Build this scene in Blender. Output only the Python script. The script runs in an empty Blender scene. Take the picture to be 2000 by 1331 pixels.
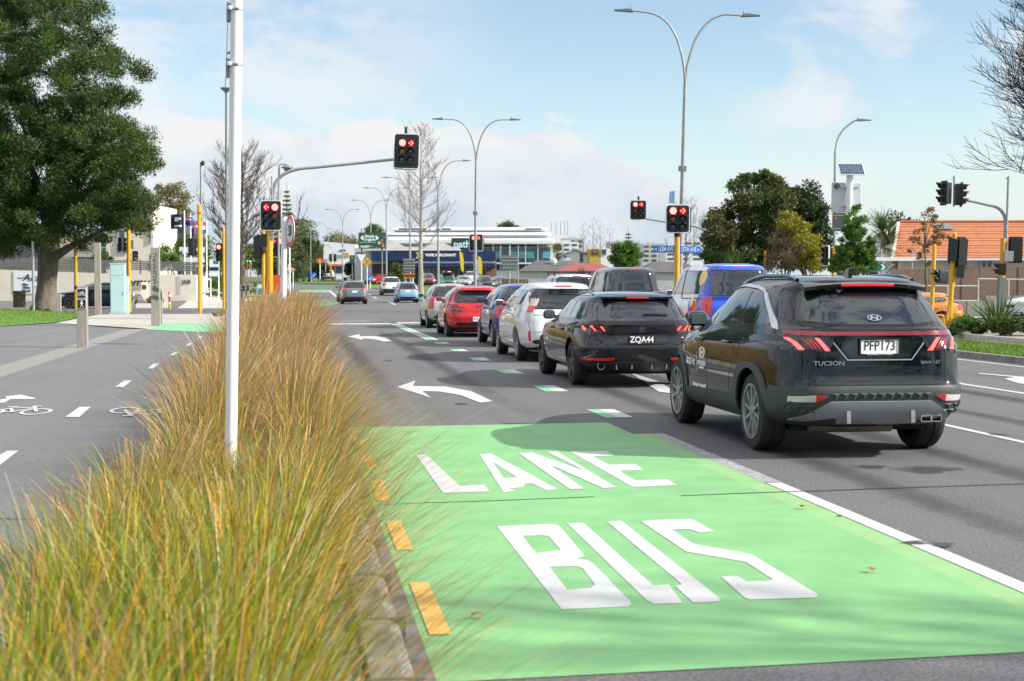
import bpy, bmesh, math, random
import numpy as np
from mathutils import Vector, Matrix
from mathutils.bvhtree import BVHTree
from mathutils.geometry import delaunay_2d_cdt, tessellate_polygon
R = math.radians
rng = np.random.default_rng(7); random.seed(7)
S = bpy.context.scene
C = S.collection
# ---------------------------------------------------------------- camera
F, CX, CY, H0 = 2930.0, 1000.0, 665.5, 1.6
YAW, PIT = R(8.31), R(2.28)
cd = bpy.data.cameras.new('camera'); cam = bpy.data.objects.new('camera', cd); C.objects.link(cam); S.camera = cam
cam.location = (0, 0, H0); cam.rotation_euler = (R(90)-PIT, 0, -YAW)
cd.sensor_width = 36; cd.lens = F*36/2000; cd.clip_end = 6000; cd.clip_start = .05
cd.dof.use_dof = True; cd.dof.focus_distance = 19; cd.dof.aperture_fstop = 4.6
# ---------------------------------------------------------------- light
SUN_EL, SUN_AZ = R(31), R(110)          # azimuth clockwise from +Y
w = bpy.data.worlds.new('World'); S.world = w; w.use_nodes = True
nt = w.node_tree; nt.nodes.clear()
def N(tree, t, **k):
    n = tree.nodes.new(t)
    for a, b in k.items():
        if a == 'i':
            for kk, vv in b.items(): n.inputs[kk].default_value = vv
        else: setattr(n, a, b)
    return n
out = N(nt, 'ShaderNodeOutputWorld'); bg = N(nt, 'ShaderNodeBackground'); bg.inputs[1].default_value = .15
sky = N(nt, 'ShaderNodeTexSky', sky_type='NISHITA', sun_disc=False, sun_elevation=SUN_EL, sun_rotation=SUN_AZ, air_density=1.0, dust_density=.3, ozone_density=1.6)
tc = N(nt, 'ShaderNodeTexCoord'); sep = N(nt, 'ShaderNodeSeparateXYZ'); nt.links.new(tc.outputs['Generated'], sep.inputs[0])
def math_(op, a, b=None, c=None):
    n = N(nt, 'ShaderNodeMath', operation=op)
    for i, v in enumerate((a, b, c)):
        if v is None: continue
        if isinstance(v, (int, float)): n.inputs[i].default_value = v
        else: nt.links.new(v, n.inputs[i])
    return n.outputs[0]
def noise_(vec, sc, det, ro=.55, dist=0):
    n = N(nt, 'ShaderNodeTexNoise', i={'Scale': sc, 'Detail': det, 'Roughness': ro, 'Distortion': dist}); nt.links.new(vec, n.inputs['Vector']); return n.outputs['Fac']
def vmul(v):
    n = N(nt, 'ShaderNodeMapping'); n.inputs['Scale'].default_value = v; nt.links.new(tc.outputs['Generated'], n.inputs[0]); return n.outputs[0]
def rng_(v, a, b, c=0, d=1, t='SMOOTHSTEP'):
    n = N(nt, 'ShaderNodeMapRange', interpolation_type=t); nt.links.new(v, n.inputs[0])
    for i, x in enumerate((a, b, c, d)): n.inputs[i+1].default_value = x
    return n.outputs[0]
ez, ex = sep.outputs['Z'], sep.outputs['X']
n1 = noise_(vmul((5, 5, 14)), 1.0, 6, .55, .2)        # broad banks
n2 = noise_(vmul((22, 22, 34)), 1.0, 9, .62, .2)      # puffs
n3 = noise_(vmul((9, 9, 20)), 1.0, 5, .5, .3)
def add(*a):
    r = a[0]
    for b in a[1:]: r = math_('ADD', r, b)
    return r
def mul(a, b): return math_('MULTIPLY', a, b)
# cumulus bank that reaches up to about 7 degrees and sinks towards the right
top = add(.104, mul(math_('SUBTRACT', n2, .5), .045), mul(math_('SUBTRACT', n3, .5), .05), mul(rng_(ex, .17, .36, t='LINEAR'), -.085))
dep = math_('SUBTRACT', top, ez)
bank = rng_(dep, -.003, .006)
hi_l = mul(rng_(ex, .17, -.02), rng_(add(n1, mul(n2, .25)), .51, .70)); hi_r = mul(rng_(ex, .26, .34), rng_(add(n3, mul(n2, .2)), .54, .74))
high = mul(math_('MINIMUM', add(hi_l, hi_r), 1.0), .8)
zen = mul(rng_(ez, .24, .5), rng_(add(n1, mul(n2, .3)), .5, .72))  # unseen clouds overhead, added to raise the fill light
mask = math_('MINIMUM', add(mul(bank, rng_(n3, .2, .55, .72, 1)), high, zen), 1.0)
shade = math_('MINIMUM', add(mul(rng_(dep, .035, .0), .55), mul(rng_(add(n3, mul(n2, .35)), .52, .80), .75), mul(high, .25)), 1.0)
ccol = N(nt, 'ShaderNodeMix', data_type='RGBA'); nt.links.new(shade, ccol.inputs[0])
ccol.inputs[6].default_value = (1.98, 2.34, 2.70, 1); ccol.inputs[7].default_value = (3.0, 3.04, 3.1, 1)
def boost(sock, lo, hi_):
    n = N(nt, 'ShaderNodeMix', data_type='RGBA', blend_type='MULTIPLY', i={0: 1.0}); nt.links.new(sock, n.inputs[6]); nt.links.new(rng_(ez, .22, .55, lo, hi_), n.inputs[7]); return n.outputs[2]
ccol2 = boost(ccol.outputs[2], 1., 1.45)
skm = N(nt, 'ShaderNodeMix', data_type='RGBA', blend_type='MULTIPLY', i={0: 1.0}); nt.links.new(sky.outputs[0], skm.inputs[6]); skm.inputs[7].default_value = (.61, .59, .57, 1)
hz = N(nt, 'ShaderNodeMix', data_type='RGBA'); nt.links.new(mul(rng_(ez, .115, .0), .8), hz.inputs[0]); nt.links.new(skm.outputs[2], hz.inputs[6]); hz.inputs[7].default_value = (2.2, 2.6, 2.98, 1)
sk2 = boost(hz.outputs[2], 1., 1.25)
mix = N(nt, 'ShaderNodeMix', data_type='RGBA'); nt.links.new(mask, mix.inputs[0]); nt.links.new(sk2, mix.inputs[6]); nt.links.new(ccol2, mix.inputs[7])
nt.links.new(mix.outputs[2], bg.inputs[0]); nt.links.new(bg.outputs[0], out.inputs[0])
sd = bpy.data.lights.new('sun', 'SUN'); sd.energy = 3.9; sd.angle = R(.55); sd.color = (1, .95, .87)
sun = bpy.data.objects.new('sun', sd); C.objects.link(sun)
sdir = Vector((math.sin(SUN_AZ)*math.cos(SUN_EL), math.cos(SUN_AZ)*math.cos(SUN_EL), math.sin(SUN_EL)))
sun.rotation_euler = (-sdir).to_track_quat('-Z', 'Y').to_euler(); sun.location = sdir*60
vs = S.view_settings; vs.view_transform = 'Standard'; vs.look = 'None'; vs.exposure = 1.0; vs.gamma = 1
S.cycles.max_bounces = 6; S.cycles.transparent_max_bounces = 6; S.cycles.use_denoising = True
# ---------------------------------------------------------------- helpers
RM = cam.rotation_euler.to_matrix()
def At(u, v, d): return Vector((0, 0, H0)) + RM @ Vector(((u-CX)/F*d, -(v-CY)/F*d, -d))
def Gp(u, v, z=0.):
    r = RM @ Vector(((u-CX)/F, -(v-CY)/F, -1)); return Vector((0, 0, H0)) + r*((z-H0)/r.z)
def terr(y): return 0. if y < 112 else (.0114*(y-112) if y < 330 else 2.485)
def base(u, d):
    p = At(u, 549, d); return Vector((p.x, p.y, terr(p.y)))
def zat(v, d): return At(1000, v, d).z
def lin(c): return c/12.92 if c <= .04045 else ((c+.055)/1.055)**2.4
def srgb(r, g, b): return (lin(r/255), lin(g/255), lin(b/255))
_m = {}
def mat(name, col=(.5, .5, .5), rough=.6, metal=0., col2=None, sc=6., bump=0., bsc=40., coat=0., emit=None, es=1., spec=.5, det=5, lo=.35, hi=.65, stretch=None, trans=0.):
    if name in _m: return _m[name]
    m = bpy.data.materials.new(name); m.use_nodes = True; _m[name] = m
    t = m.node_tree; b = t.nodes['Principled BSDF']
    b.inputs['Base Color'].default_value = (*col, 1); b.inputs['Roughness'].default_value = rough
    b.inputs['Metallic'].default_value = metal; b.inputs['Coat Weight'].default_value = coat; b.inputs['Coat Roughness'].default_value = .03
    b.inputs['Specular IOR Level'].default_value = spec
    if trans: b.inputs['Transmission Weight'].default_value = trans
    if emit: b.inputs['Emission Color'].default_value = (*emit, 1); b.inputs['Emission Strength'].default_value = es
    geo = None
    def pos():
        nonlocal geo
        if geo is None:
            g = N(t, 'ShaderNodeTexCoord'); mp = N(t, 'ShaderNodeMapping')
            if stretch: mp.inputs['Scale'].default_value = stretch
            t.links.new(g.outputs['Object'], mp.inputs[0]); geo = mp.outputs[0]
        return geo
    if col2:
        n = N(t, 'ShaderNodeTexNoise', i={'Scale': sc, 'Detail': det, 'Roughness': .6}); t.links.new(pos(), n.inputs['Vector'])
        mr = N(t, 'ShaderNodeMapRange'); t.links.new(n.outputs['Fac'], mr.inputs[0]); mr.inputs[1].default_value = lo; mr.inputs[2].default_value = hi
        mx = N(t, 'ShaderNodeMix', data_type='RGBA'); t.links.new(mr.outputs[0], mx.inputs[0]); mx.inputs[6].default_value = (*col, 1); mx.inputs[7].default_value = (*col2, 1)
        t.links.new(mx.outputs[2], b.inputs['Base Color'])
    if bump:
        n = N(t, 'ShaderNodeTexNoise', i={'Scale': bsc, 'Detail': 4}); t.links.new(pos(), n.inputs['Vector'])
        bp = N(t, 'ShaderNodeBump', i={'Strength': bump, 'Distance': .02}); t.links.new(n.outputs['Fac'], bp.inputs['Height']); t.links.new(bp.outputs[0], b.inputs['Normal'])
    return m
class MB:
    def __init__(s): s.v = []; s.f = []
    def add(s, vs, fs):
        o = len(s.v); s.v += [tuple(x) for x in vs]; s.f += [tuple(i+o for i in f) for f in fs]; return s
    def box(s, c, d, rz=0, M=None):
        x, y, z = [k/2 for k in d]; vs = [Vector((a*x, b*y, e*z)) for a in (-1, 1) for b in (-1, 1) for e in (-1, 1)]
        m = M if M is not None else Matrix.Rotation(rz, 3, 'Z')
        return s.add([m @ p + Vector(c) for p in vs], [(0, 1, 3, 2), (4, 6, 7, 5), (0, 4, 5, 1), (2, 3, 7, 6), (0, 2, 6, 4), (1, 5, 7, 3)])
    def tube(s, pts, rad, n=8, cap=True):
        pts = [Vector(p) for p in pts]
        if isinstance(rad, (int, float)): rad = [rad]*len(pts)
        o = len(s.v); up = None
        for i, p in enumerate(pts):
            t = (pts[min(i+1, len(pts)-1)] - pts[max(i-1, 0)]).normalized()
            if up is None: up = t.orthogonal().normalized()
            up = (up - t*up.dot(t)); up = up.normalized() if up.length > 1e-6 else t.orthogonal().normalized()
            b = t.cross(up)
            for k in range(n):
                a = 2*math.pi*k/n; s.v.append(tuple(p + (up*math.cos(a)+b*math.sin(a))*rad[i]))
        for i in range(len(pts)-1):
            for k in range(n):
                a, b_ = o+i*n+k, o+i*n+(k+1) % n; s.f.append((a, b_, b_+n, a+n))
        if cap:
            s.f.append(tuple(o+k for k in range(n))[::-1]); s.f.append(tuple(o+(len(pts)-1)*n+k for k in range(n)))
        return s
    def cyl(s, p0, p1, r, r1=None, n=12): return s.tube([p0, p1], [r, r if r1 is None else r1], n)
    def prism(s, poly, h0, h1, ax='Z'):
        n = len(poly)
        def P(a, b, h): return {'Z': (a, b, h), 'Y': (a, h, b), 'X': (h, a, b)}[ax]
        vs = [P(a, b, h0) for a, b in poly] + [P(a, b, h1) for a, b in poly]
        tr = tessellate_polygon([[Vector((a, b, 0)) for a, b in poly]])
        fs = [tuple(t) for t in tr] + [tuple(i+n for i in t)[::-1] for t in tr] + [(i, (i+1) % n, (i+1) % n+n, i+n) for i in range(n)]
        return s.add(vs, fs)
    def ring(s, poly_o, poly_i, h0, h1, ax='Y'):
        n = len(poly_o)
        def P(a, b, h): return {'Z': (a, b, h), 'Y': (a, h, b), 'X': (h, a, b)}[ax]
        vs = [P(a, b, h) for h in (h0, h1) for q in (poly_o, poly_i) for a, b in q]; fs = []
        for i in range(n):
            j = (i+1) % n
            fs += [(i, j, n+j, n+i), (2*n+i, 3*n+i, 3*n+j, 2*n+j), (i, 2*n+i, 2*n+j, j), (n+i, n+j, 3*n+j, 3*n+i)]
        return s.add(vs, fs)
    def lathe(s, prof, c=(0, 0, 0), n=16, ax='Z', cap=True):
        o = len(s.v)
        for r, h in prof:
            for k in range(n):
                a = 2*math.pi*k/n; x, y = r*math.cos(a), r*math.sin(a)
                p = {'Z': (x, y, h), 'Y': (x, h, y), 'X': (h, x, y)}[ax]; s.v.append((p[0]+c[0], p[1]+c[1], p[2]+c[2]))
        for i in range(len(prof)-1):
            for k in range(n):
                a, b = o+i*n+k, o+i*n+(k+1) % n; s.f.append((a, b, b+n, a+n))
        if cap: s.f.append(tuple(o+k for k in range(n))[::-1]); s.f.append(tuple(o+(len(prof)-1)*n+k for k in range(n)))
        return s
    def build(s, name, m, parent=None, smooth=True, bev=0, kind=None, ang=35):
        me = bpy.data.meshes.new(name); me.from_pydata(s.v, [], s.f); me.validate()
        bm = bmesh.new(); bm.from_mesh(me); bmesh.ops.recalc_face_normals(bm, faces=bm.faces); bm.to_mesh(me); bm.free()
        return link(name, me, m, parent, smooth, bev, kind, ang)
def link(name, me, m, parent=None, smooth=True, bev=0, kind=None, ang=35):
    o = bpy.data.objects.new(name, me); C.objects.link(o)
    for k in (m if isinstance(m, (list, tuple)) else [m]): me.materials.append(k)
    if smooth: me.shade_smooth(); me.set_sharp_from_angle(angle=R(ang))
    if parent: o.parent = parent
    if bev: b = o.modifiers.new('Bevel', 'BEVEL'); b.width = bev; b.segments = 2; b.limit_method = 'ANGLE'
    if kind: o['kind'] = kind
    return o
def tag(o, label, cat, group=None):
    o['label'] = label; o['category'] = cat
    if group: o['group'] = group
    return o
def thing(name, label, cat, loc=(0, 0, 0), rz=0, group=None, tilt=(0, 0)):
    o = bpy.data.objects.new(name, None); C.objects.link(o); o.location = loc; o.rotation_euler = (tilt[0], tilt[1], rz); o.empty_display_size = .2
    return tag(o, label, cat, group)
def big(name, verts, faces, m, parent=None, smooth=False, kind=None):   # fast numpy mesh; faces all of one size
    me = bpy.data.meshes.new(name); verts = np.asarray(verts, np.float32); faces = np.asarray(faces, np.int32); k = faces.shape[1]
    me.vertices.add(len(verts)); me.vertices.foreach_set('co', verts.ravel())
    me.loops.add(faces.size); me.loops.foreach_set('vertex_index', faces.ravel())
    me.polygons.add(len(faces)); me.polygons.foreach_set('loop_start', np.arange(0, faces.size, k, dtype=np.int32))
    me.update(calc_edges=True)
    if smooth: me.shade_smooth()
    o = bpy.data.objects.new(name, me); C.objects.link(o)
    for q in (m if isinstance(m, (list, tuple)) else [m]): me.materials.append(q)
    if parent: o.parent = parent
    if kind: o['kind'] = kind
    return o
def text(name, s, size, m, parent, loc, rot=(R(90), 0, 0), ext=.002, align='CENTER', xs=1., bold=0., bvh=None):
    cu = bpy.data.curves.new(name, 'FONT'); cu.body = s; cu.size = size; cu.align_x = align; cu.align_y = 'CENTER'; cu.extrude = ext; cu.offset = bold; cu.resolution_u = 3
    t = bpy.data.objects.new(name, cu); C.objects.link(t); bpy.context.view_layer.update()
    me = bpy.data.meshes.new_from_object(t.evaluated_get(bpy.context.evaluated_depsgraph_get())); bpy.data.objects.remove(t); bpy.data.curves.remove(cu)
    me.transform(Matrix.Diagonal((xs, 1, 1, 1))); me.name = name; me.materials.clear()
    o = bpy.data.objects.new(name, me); C.objects.link(o); me.materials.append(m); o.parent = parent; o.location = loc; o.rotation_euler = rot
    return o
def rpoly(pts, r, n=4):
    res = []; L = len(pts)
    for i in range(L):
        p = Vector(pts[i]).to_2d(); a = Vector(pts[i-1]).to_2d()-p; b = Vector(pts[(i+1) % L]).to_2d()-p
        rr = r[i] if isinstance(r, (list, tuple)) else r
        rr = min(rr, a.length*.45, b.length*.45)
        if rr < 1e-4: res.append(tuple(p)); continue
        A, B = p+a.normalized()*rr, p+b.normalized()*rr
        for k in range(n+1):
            t = k/n; res.append(tuple(A*(1-t)**2 + p*2*t*(1-t) + B*t*t))
    return res
def rrect(w, h, r, cx=0, cy=0): return rpoly([(cx-w/2, cy-h/2), (cx+w/2, cy-h/2), (cx+w/2, cy+h/2), (cx-w/2, cy+h/2)], r)
def circ(r, n=20, cx=0, cy=0): return [(cx+r*math.cos(2*math.pi*k/n), cy+r*math.sin(2*math.pi*k/n)) for k in range(n)]
def copy_tree(o, parent=None):
    c = o.copy(); C.objects.link(c)
    if parent: c.parent = parent
    for ch in list(o.children): copy_tree(ch, c)
    return c
# ---------------------------------------------------------------- shared materials
def paintm(name, c, metal=.35, rough=.28): return mat('car_paint_'+name, c, rough, metal, coat=1.0, spec=(.3 if max(c) > .05 else .02))
M_glass = mat('car_glass', (.012, .015, .018), .04, 0, spec=.8, coat=.6)
M_glassc = mat('car_glass_light', (.05, .075, .085), .04, 0, spec=.9, coat=.8)
M_blk = mat('black_plastic', (.015, .015, .016), .55); M_gblk = mat('gloss_black', (.008, .008, .009), .12, coat=.6)
M_clad = mat('grey_cladding', (.036, .041, .043), .55, 0, (.048, .053, .055), 30); M_skid = mat('silver_trim', (.26, .27, .285), .4, .15)
M_brt = mat('bright_trim', (.62, .63, .65), .3, .25)
M_chr = mat('chrome', (.75, .75, .76), .12, 1.); M_rubber = mat('tyre_rubber', (.016, .016, .017), .8, 0, (.024, .024, .024), 20, .2, 60)
M_rimS = mat('alloy_silver', (.33, .33, .335), .3, .6); M_rimD = mat('alloy_dark', (.09, .085, .08), .35, .7); M_gap = mat('panel_gap', (.003, .003, .003), .8)
M_red = mat('tail_light_red', (.45, .008, .012), .15, coat=1., emit=(1, .02, .02), es=.05); M_redlit = mat('tail_light_lit', (.8, .03, .04), .2, coat=1., emit=(1, .08, .06), es=1.6)
M_redbar = mat('tail_bar', (.16, .008, .014), .15, coat=1., emit=(1, .03, .05), es=.07); M_brk = mat('brake_light', (.5, .012, .012), .2, emit=(1, .02, .015), es=.45)
M_clear = mat('clear_lens', (.55, .5, .48), .12, coat=1.); M_orl = mat('amber_lens', (.58, .45, .42), .15, coat=1.); M_pw = mat('plate_white', (.80, .80, .78), .5); M_pb = mat('plate_black', (.018, .018, .02), .5)
M_ink = mat('plate_ink', (.01, .01, .012), .5); M_wh = mat('white_vinyl', (.8, .8, .8), .5); M_under = mat('underbody', (.012, .012, .012), .9)
# ---------------------------------------------------------------- ground
def sheet(name, poly, z, m, kind='structure', parent=None, thick=0, zf=None):
    bm = bmesh.new(); vs = [bm.verts.new((x, y, 0)) for x, y in poly]; f = bm.faces.new(vs)
    for yb in (112, 330):
        bmesh.ops.bisect_plane(bm, geom=bm.verts[:]+bm.edges[:]+bm.faces[:], plane_co=(0, yb, 0), plane_no=(0, 1, 0))
    bmesh.ops.triangulate(bm, faces=[f for f in bm.faces if len(f.verts) > 4])
    bmesh.ops.recalc_face_normals(bm, faces=bm.faces)
    for f in bm.faces:
        if f.normal.z < 0: f.normal_flip()
    if thick:
        r = bmesh.ops.extrude_face_region(bm, geom=bm.faces[:]); 
        for v in [e for e in r['geom'] if isinstance(e, bmesh.types.BMVert)]: v.co.z += thick
        bmesh.ops.recalc_face_normals(bm, faces=bm.faces)
    for v in bm.verts: v.co.z += terr(v.co.y)+z
    me = bpy.data.meshes.new(name); bm.to_mesh(me); bm.free()
    return link(name, me, m, parent, False, 0, kind)
def px(pts): return [tuple(Gp(u, v).xy) for u, v in pts]
def rect(x0, x1, y0, y1): return [(x0, y0), (x1, y0), (x1, y1), (x0, y1)]
def yv(v): return Gp(572, v).y
def asphalt(name, c, c2, big_=(.9, 1.08)):
    m = mat(name, c, .82, 0, c2, 48, .6, 130, det=2, lo=.38, hi=.62)
    t = m.node_tree; b = t.nodes['Principled BSDF']; lk = b.inputs['Base Color'].links[0]; src = lk.from_socket
    tcn = N(t, 'ShaderNodeTexCoord'); n = N(t, 'ShaderNodeTexNoise', i={'Scale': .35, 'Detail': 6, 'Roughness': .65}); t.links.new(tcn.outputs['Object'], n.inputs['Vector'])
    mp = N(t, 'ShaderNodeMapping'); mp.inputs['Scale'].default_value = (1.6, .09, 1); t.links.new(tcn.outputs['Object'], mp.inputs[0])
    n2 = N(t, 'ShaderNodeTexNoise', i={'Scale': 1, 'Detail': 4}); t.links.new(mp.outputs[0], n2.inputs['Vector'])
    ad = N(t, 'ShaderNodeMath', operation='ADD'); t.links.new(n.outputs['Fac'], ad.inputs[0]); t.links.new(n2.outputs['Fac'], ad.inputs[1])
    mr = N(t, 'ShaderNodeMapRange'); t.links.new(ad.outputs[0], mr.inputs[0]); mr.inputs[1].default_value = .75; mr.inputs[2].default_value = 1.25; mr.inputs[3].default_value = big_[0]; mr.inputs[4].default_value = big_[1]
    mm = N(t, 'ShaderNodeMix', data_type='RGBA', blend_type='MULTIPLY', i={0: 1.}); t.links.new(src, mm.inputs[6]); t.links.new(mr.outputs[0], mm.inputs[7]); t.links.new(mm.outputs[2], b.inputs['Base Color'])
    return m
M_road = asphalt('asphalt', (.078, .078, .082), (.155, .154, .157), (.86, 1.14))
M_road2 = asphalt('asphalt_patch', (.078, .078, .083), (.11, .11, .114), (.9, 1.1))
M_path = asphalt('path_asphalt', (.128, .131, .133), (.172, .175, .176))
M_conc = mat('concrete', (.33, .31, .28), .85, 0, (.42, .40, .37), 9, .2, 120)
M_conc2 = mat('pale_concrete', (.40, .38, .345), .85, 0, (.48, .46, .42), 4, .15, 90)
M_pave = mat('paving_slabs', (.36, .34, .30), .85, 0, (.44, .415, .37), 2.4, .25, 40)
M_agg = mat('exposed_aggregate', (.16, .155, .14), .9, 0, (.29, .28, .25), 60, .4, 150)
M_kerb = mat('kerb_concrete', (.14, .13, .115), .9, 0, (.25, .235, .21), 7, .3, 90)
M_chan = mat('kerb_channel', (.10, .095, .09), .9, 0, (.17, .16, .15), 5, .3, 60)
def paint(name, c, c2, wear=(.62, .74), under=(.12, .12, .125)):
    m = mat(name, c, .65, 0, c2, 2.2, .15, 220, lo=.3, hi=.7)
    t = m.node_tree; b = t.nodes['Principled BSDF']; src = b.inputs['Base Color'].links[0].from_socket
    tcn = N(t, 'ShaderNodeTexCoord'); n = N(t, 'ShaderNodeTexNoise', i={'Scale': 14, 'Detail': 10, 'Roughness': .85}); t.links.new(tcn.outputs['Object'], n.inputs['Vector'])
    mr = N(t, 'ShaderNodeMapRange'); t.links.new(n.outputs['Fac'], mr.inputs[0]); mr.inputs[1].default_value = wear[0]; mr.inputs[2].default_value = wear[1]
    mx = N(t, 'ShaderNodeMix', data_type='RGBA'); t.links.new(mr.outputs[0], mx.inputs[0]); t.links.new(src, mx.inputs[6]); mx.inputs[7].default_value = (*under, 1); t.links.new(mx.outputs[2], b.inputs['Base Color'])
    return m
M_green = paint('green_road_paint', (.145, .345, .135), (.195, .43, .175), (.60, .85), (.09, .22, .09))
M_green2 = paint('green_path_paint', (.17, .42, .22), (.21, .47, .26), (.66, .85), (.12, .25, .14))
M_limey = paint('yellowed_green_paint', (.20, .385, .14), (.25, .43, .19), (.66, .8))
M_white = paint('white_road_paint', (.43, .435, .43), (.52, .52, .515), (.56, .76), (.24, .25, .24))
M_worn = paint('worn_white_paint', (.30, .30, .30), (.42, .42, .41), (.46, .62))
M_yel = paint('yellow_road_paint', (.60, .34, .06), (.68, .42, .11), (.55, .72), (.3, .22, .1))
M_lawn = mat('lawn', (.06, .15, .012), .9, 0, (.105, .22, .02), 3, .6, 70, lo=.3, hi=.7)
M_field = mat('verge_ground', (.06, .09, .03), .95, 0, (.10, .12, .045), .3, .3, 4)
M_mulch = mat('planter_mulch', (.16, .13, .10), .95, 0, (.36, .32, .27), 14, .8, 30)
sheet('ground', rect(-900, 900, -60, 2500), -.03, M_field)
sheet('road', [(.5, -30), (60, -30), (200, 47), (200, 108), (19, 108), (17, 420), (4, 420), (-1.2, 200), (-1.2, 118), (-120, 118), (-120, 66), (-1.2, 66), (-1.2, 56), (.5, 56)], 0, M_road)
# cycle path, footpath, paving on the left
sheet('cycle_path', rect(-4.8, -1.0, -10, 50.5), .0, M_path)
sheet('paving_band', rect(-5.45, -4.8, -10, 51), .002, M_agg)
sheet('footpath', px([(0, 800), (0, 640), (120, 628), (292, 640), (290, 643)])[:0] or [(-5.45, -10), (-5.45, 51), (-8.9, 58.6), (-10.4, 52.9), (-14, 44), (-32, 38), (-32, -10)], 0, M_path)
sheet('paving', [(-1.0, 50.5), (-4.8, 50.5), (-4.8, 51.2), (-8.9, 58.6), (-9.1, 73.5), (-1.0, 73.5)], .006, M_pave)
sheet('green_path_patch', px([(289, 645), (319, 631), (490, 633), (490, 654)]), .012, M_green2, )
sheet('driveway', px([(345, 603), (372, 585), (440, 571), (440, 603)]), .012, M_conc2)
sheet('driveway', px([(265, 603), (268, 580), (330, 576), (330, 603)]), .012, M_conc)
sheet('path_stripe', px([(340, 601), (352, 590), (392, 577), (402, 578), (365, 590), (350, 601)]), .017, M_chan)
sheet('green_path_patch', px([(490, 583), (560, 583), (560, 572), (500, 572)]), .02, M_green2)
sheet('green_path_patch', px([(475, 592), (552, 592), (552, 586), (480, 586)]), .02, M_green2)
# lawn mound under the big tree
def lawn(name, poly, zf, m, n=26):
    xs = [p[0] for p in poly]; ys = [p[1] for p in poly]; bm = bmesh.new(); f = bm.faces.new([bm.verts.new((x, y, 0)) for x, y in poly])
    for k in range(1, n):
        for co, no in (((min(xs)+(max(xs)-min(xs))*k/n, 0, 0), (1, 0, 0)), ((0, min(ys)+(max(ys)-min(ys))*k/n, 0), (0, 1, 0))):
            bmesh.ops.bisect_plane(bm, geom=bm.verts[:]+bm.edges[:]+bm.faces[:], plane_co=co, plane_no=no)
    for v in bm.verts: v.co.z = zf(v.co.x, v.co.y)
    bmesh.ops.recalc_face_normals(bm, faces=bm.faces)
    for f in bm.faces:
        if f.normal.z < 0: f.normal_flip()
    me = bpy.data.meshes.new(name); bm.to_mesh(me); bm.free(); return link(name, me, m, None, True, 0, 'structure')
lawn_poly = [(-9.0, 58.7), (-10.45, 52.8), (-14, 44), (-45, 36), (-52, 83), (-14, 83), (-12.3, 76), (-9.2, 73.5)]
def lawn_z(x, y):
    d = 1e9
    for i in range(len(lawn_poly)):
        a, b = Vector(lawn_poly[i]), Vector(lawn_poly[(i+1) % len(lawn_poly)]); t = max(0, min(1, (Vector((x, y))-a).dot(b-a)/(b-a).length_squared)); d = min(d, (Vector((x, y))-a-(b-a)*t).length)
    return .02+.32*(1-math.exp(-d/3.5))
lawn('lawn', lawn_poly, lawn_z, M_lawn)
# planter between cycle path and bus lane
sheet('planter_bed', rect(-.88, .26, -6, 60), .085, M_mulch)
def strip(name, prof, y0, y1, m):      # prof = closed (x, z) outline run along y
    mb = MB(); mb.prism(prof, y0, y1, 'Y'); return mb.build(name, m, None, False, .01, 'structure')
strip('kerb', [(.27, -.02), (.27, .125), (.40, .125), (.45, .10), (.475, -.02)], -6, 60.5, M_kerb)
mj = MB()
for k in range(66): mj.box((.345, -5.5+k*1.0, .07), (.27, .008, .125))
mj.build('kerb_joints', M_chan, None, False, 0, 'structure')
sheet('kerb_channel', rect(.47, .56, -6, 60), .004, M_chan)
strip('kerb', [(-1.02, -.02), (-1.02, .11), (-.86, .11), (-.86, -.02)], -6, 60.5, M_kerb)
# --- markings
YG0, YG1 = yv(832), Gp(900, 1331).y
gl = Gp(735, 835); gr = Gp(1175, 826.5); b0 = Gp(812, 1337); b1 = Gp(2000, 1275.5)
k_ = (b1.y-b0.y)/(b1.x-b0.x)
sheet('bus_lane', [(.56, gl.y), (3.5, gr.y), (3.5, b0.y+k_*(3.5-b0.x)), (.56, b0.y)], .004, M_green)
ys0 = yv(859); yl = yv(962)
sheet('bus_lane_edge', rect(3.5, 3.68, b0.y+k_*(3.6-b0.x), ys0), .004, M_limey)
sheet('lane_line', rect(3.68, 3.83, yl, ys0), .005, M_worn); sheet('lane_line', rect(3.69, 3.82, -4, yl-.03), .005, M_white)
c1 = lambda p: [(600+x*.41408, 780+y*.41408) for x, y in p]
c2 = lambda p: [(1200+x*.4, 800+y*.4) for x, y in p]
zi = [0]
def mark(name, pts, m=M_white, z=.0062):
    zi[0] += 1; return sheet(name, px(pts), z+.0002*(zi[0] % 6), m)
def annot(nm, outer, holes):
    pv = [Vector(p) for p in px(outer)]; ed = [(i, (i+1) % len(pv)) for i in range(len(pv))]
    for h in holes:
        o = len(pv); hp = [Vector(p) for p in px(h)]; pv += hp; ed += [(o+i, o+(i+1) % len(hp)) for i in range(len(hp))]
    hs = [[Vector(p) for p in px(h)] for h in holes]
    vs, _, fs, _, _, _ = delaunay_2d_cdt(pv, ed, [], 1, 1e-5)
    def inside(p, q):
        r = False
        for i in range(len(q)):
            a, b = q[i], q[i-1]
            if (a.y > p.y) != (b.y > p.y) and p.x < (b.x-a.x)*(p.y-a.y)/(b.y-a.y)+a.x: r = not r
        return r
    fs = [f for f in fs if not any(inside(sum((vs[i] for i in f), Vector((0, 0)))/len(f), h) for h in hs)]
    mb = MB(); mb.add([(v.x, v.y, .0062) for v in vs], fs); return mb.build(nm, M_white, None, False, 0, 'structure')
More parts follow.
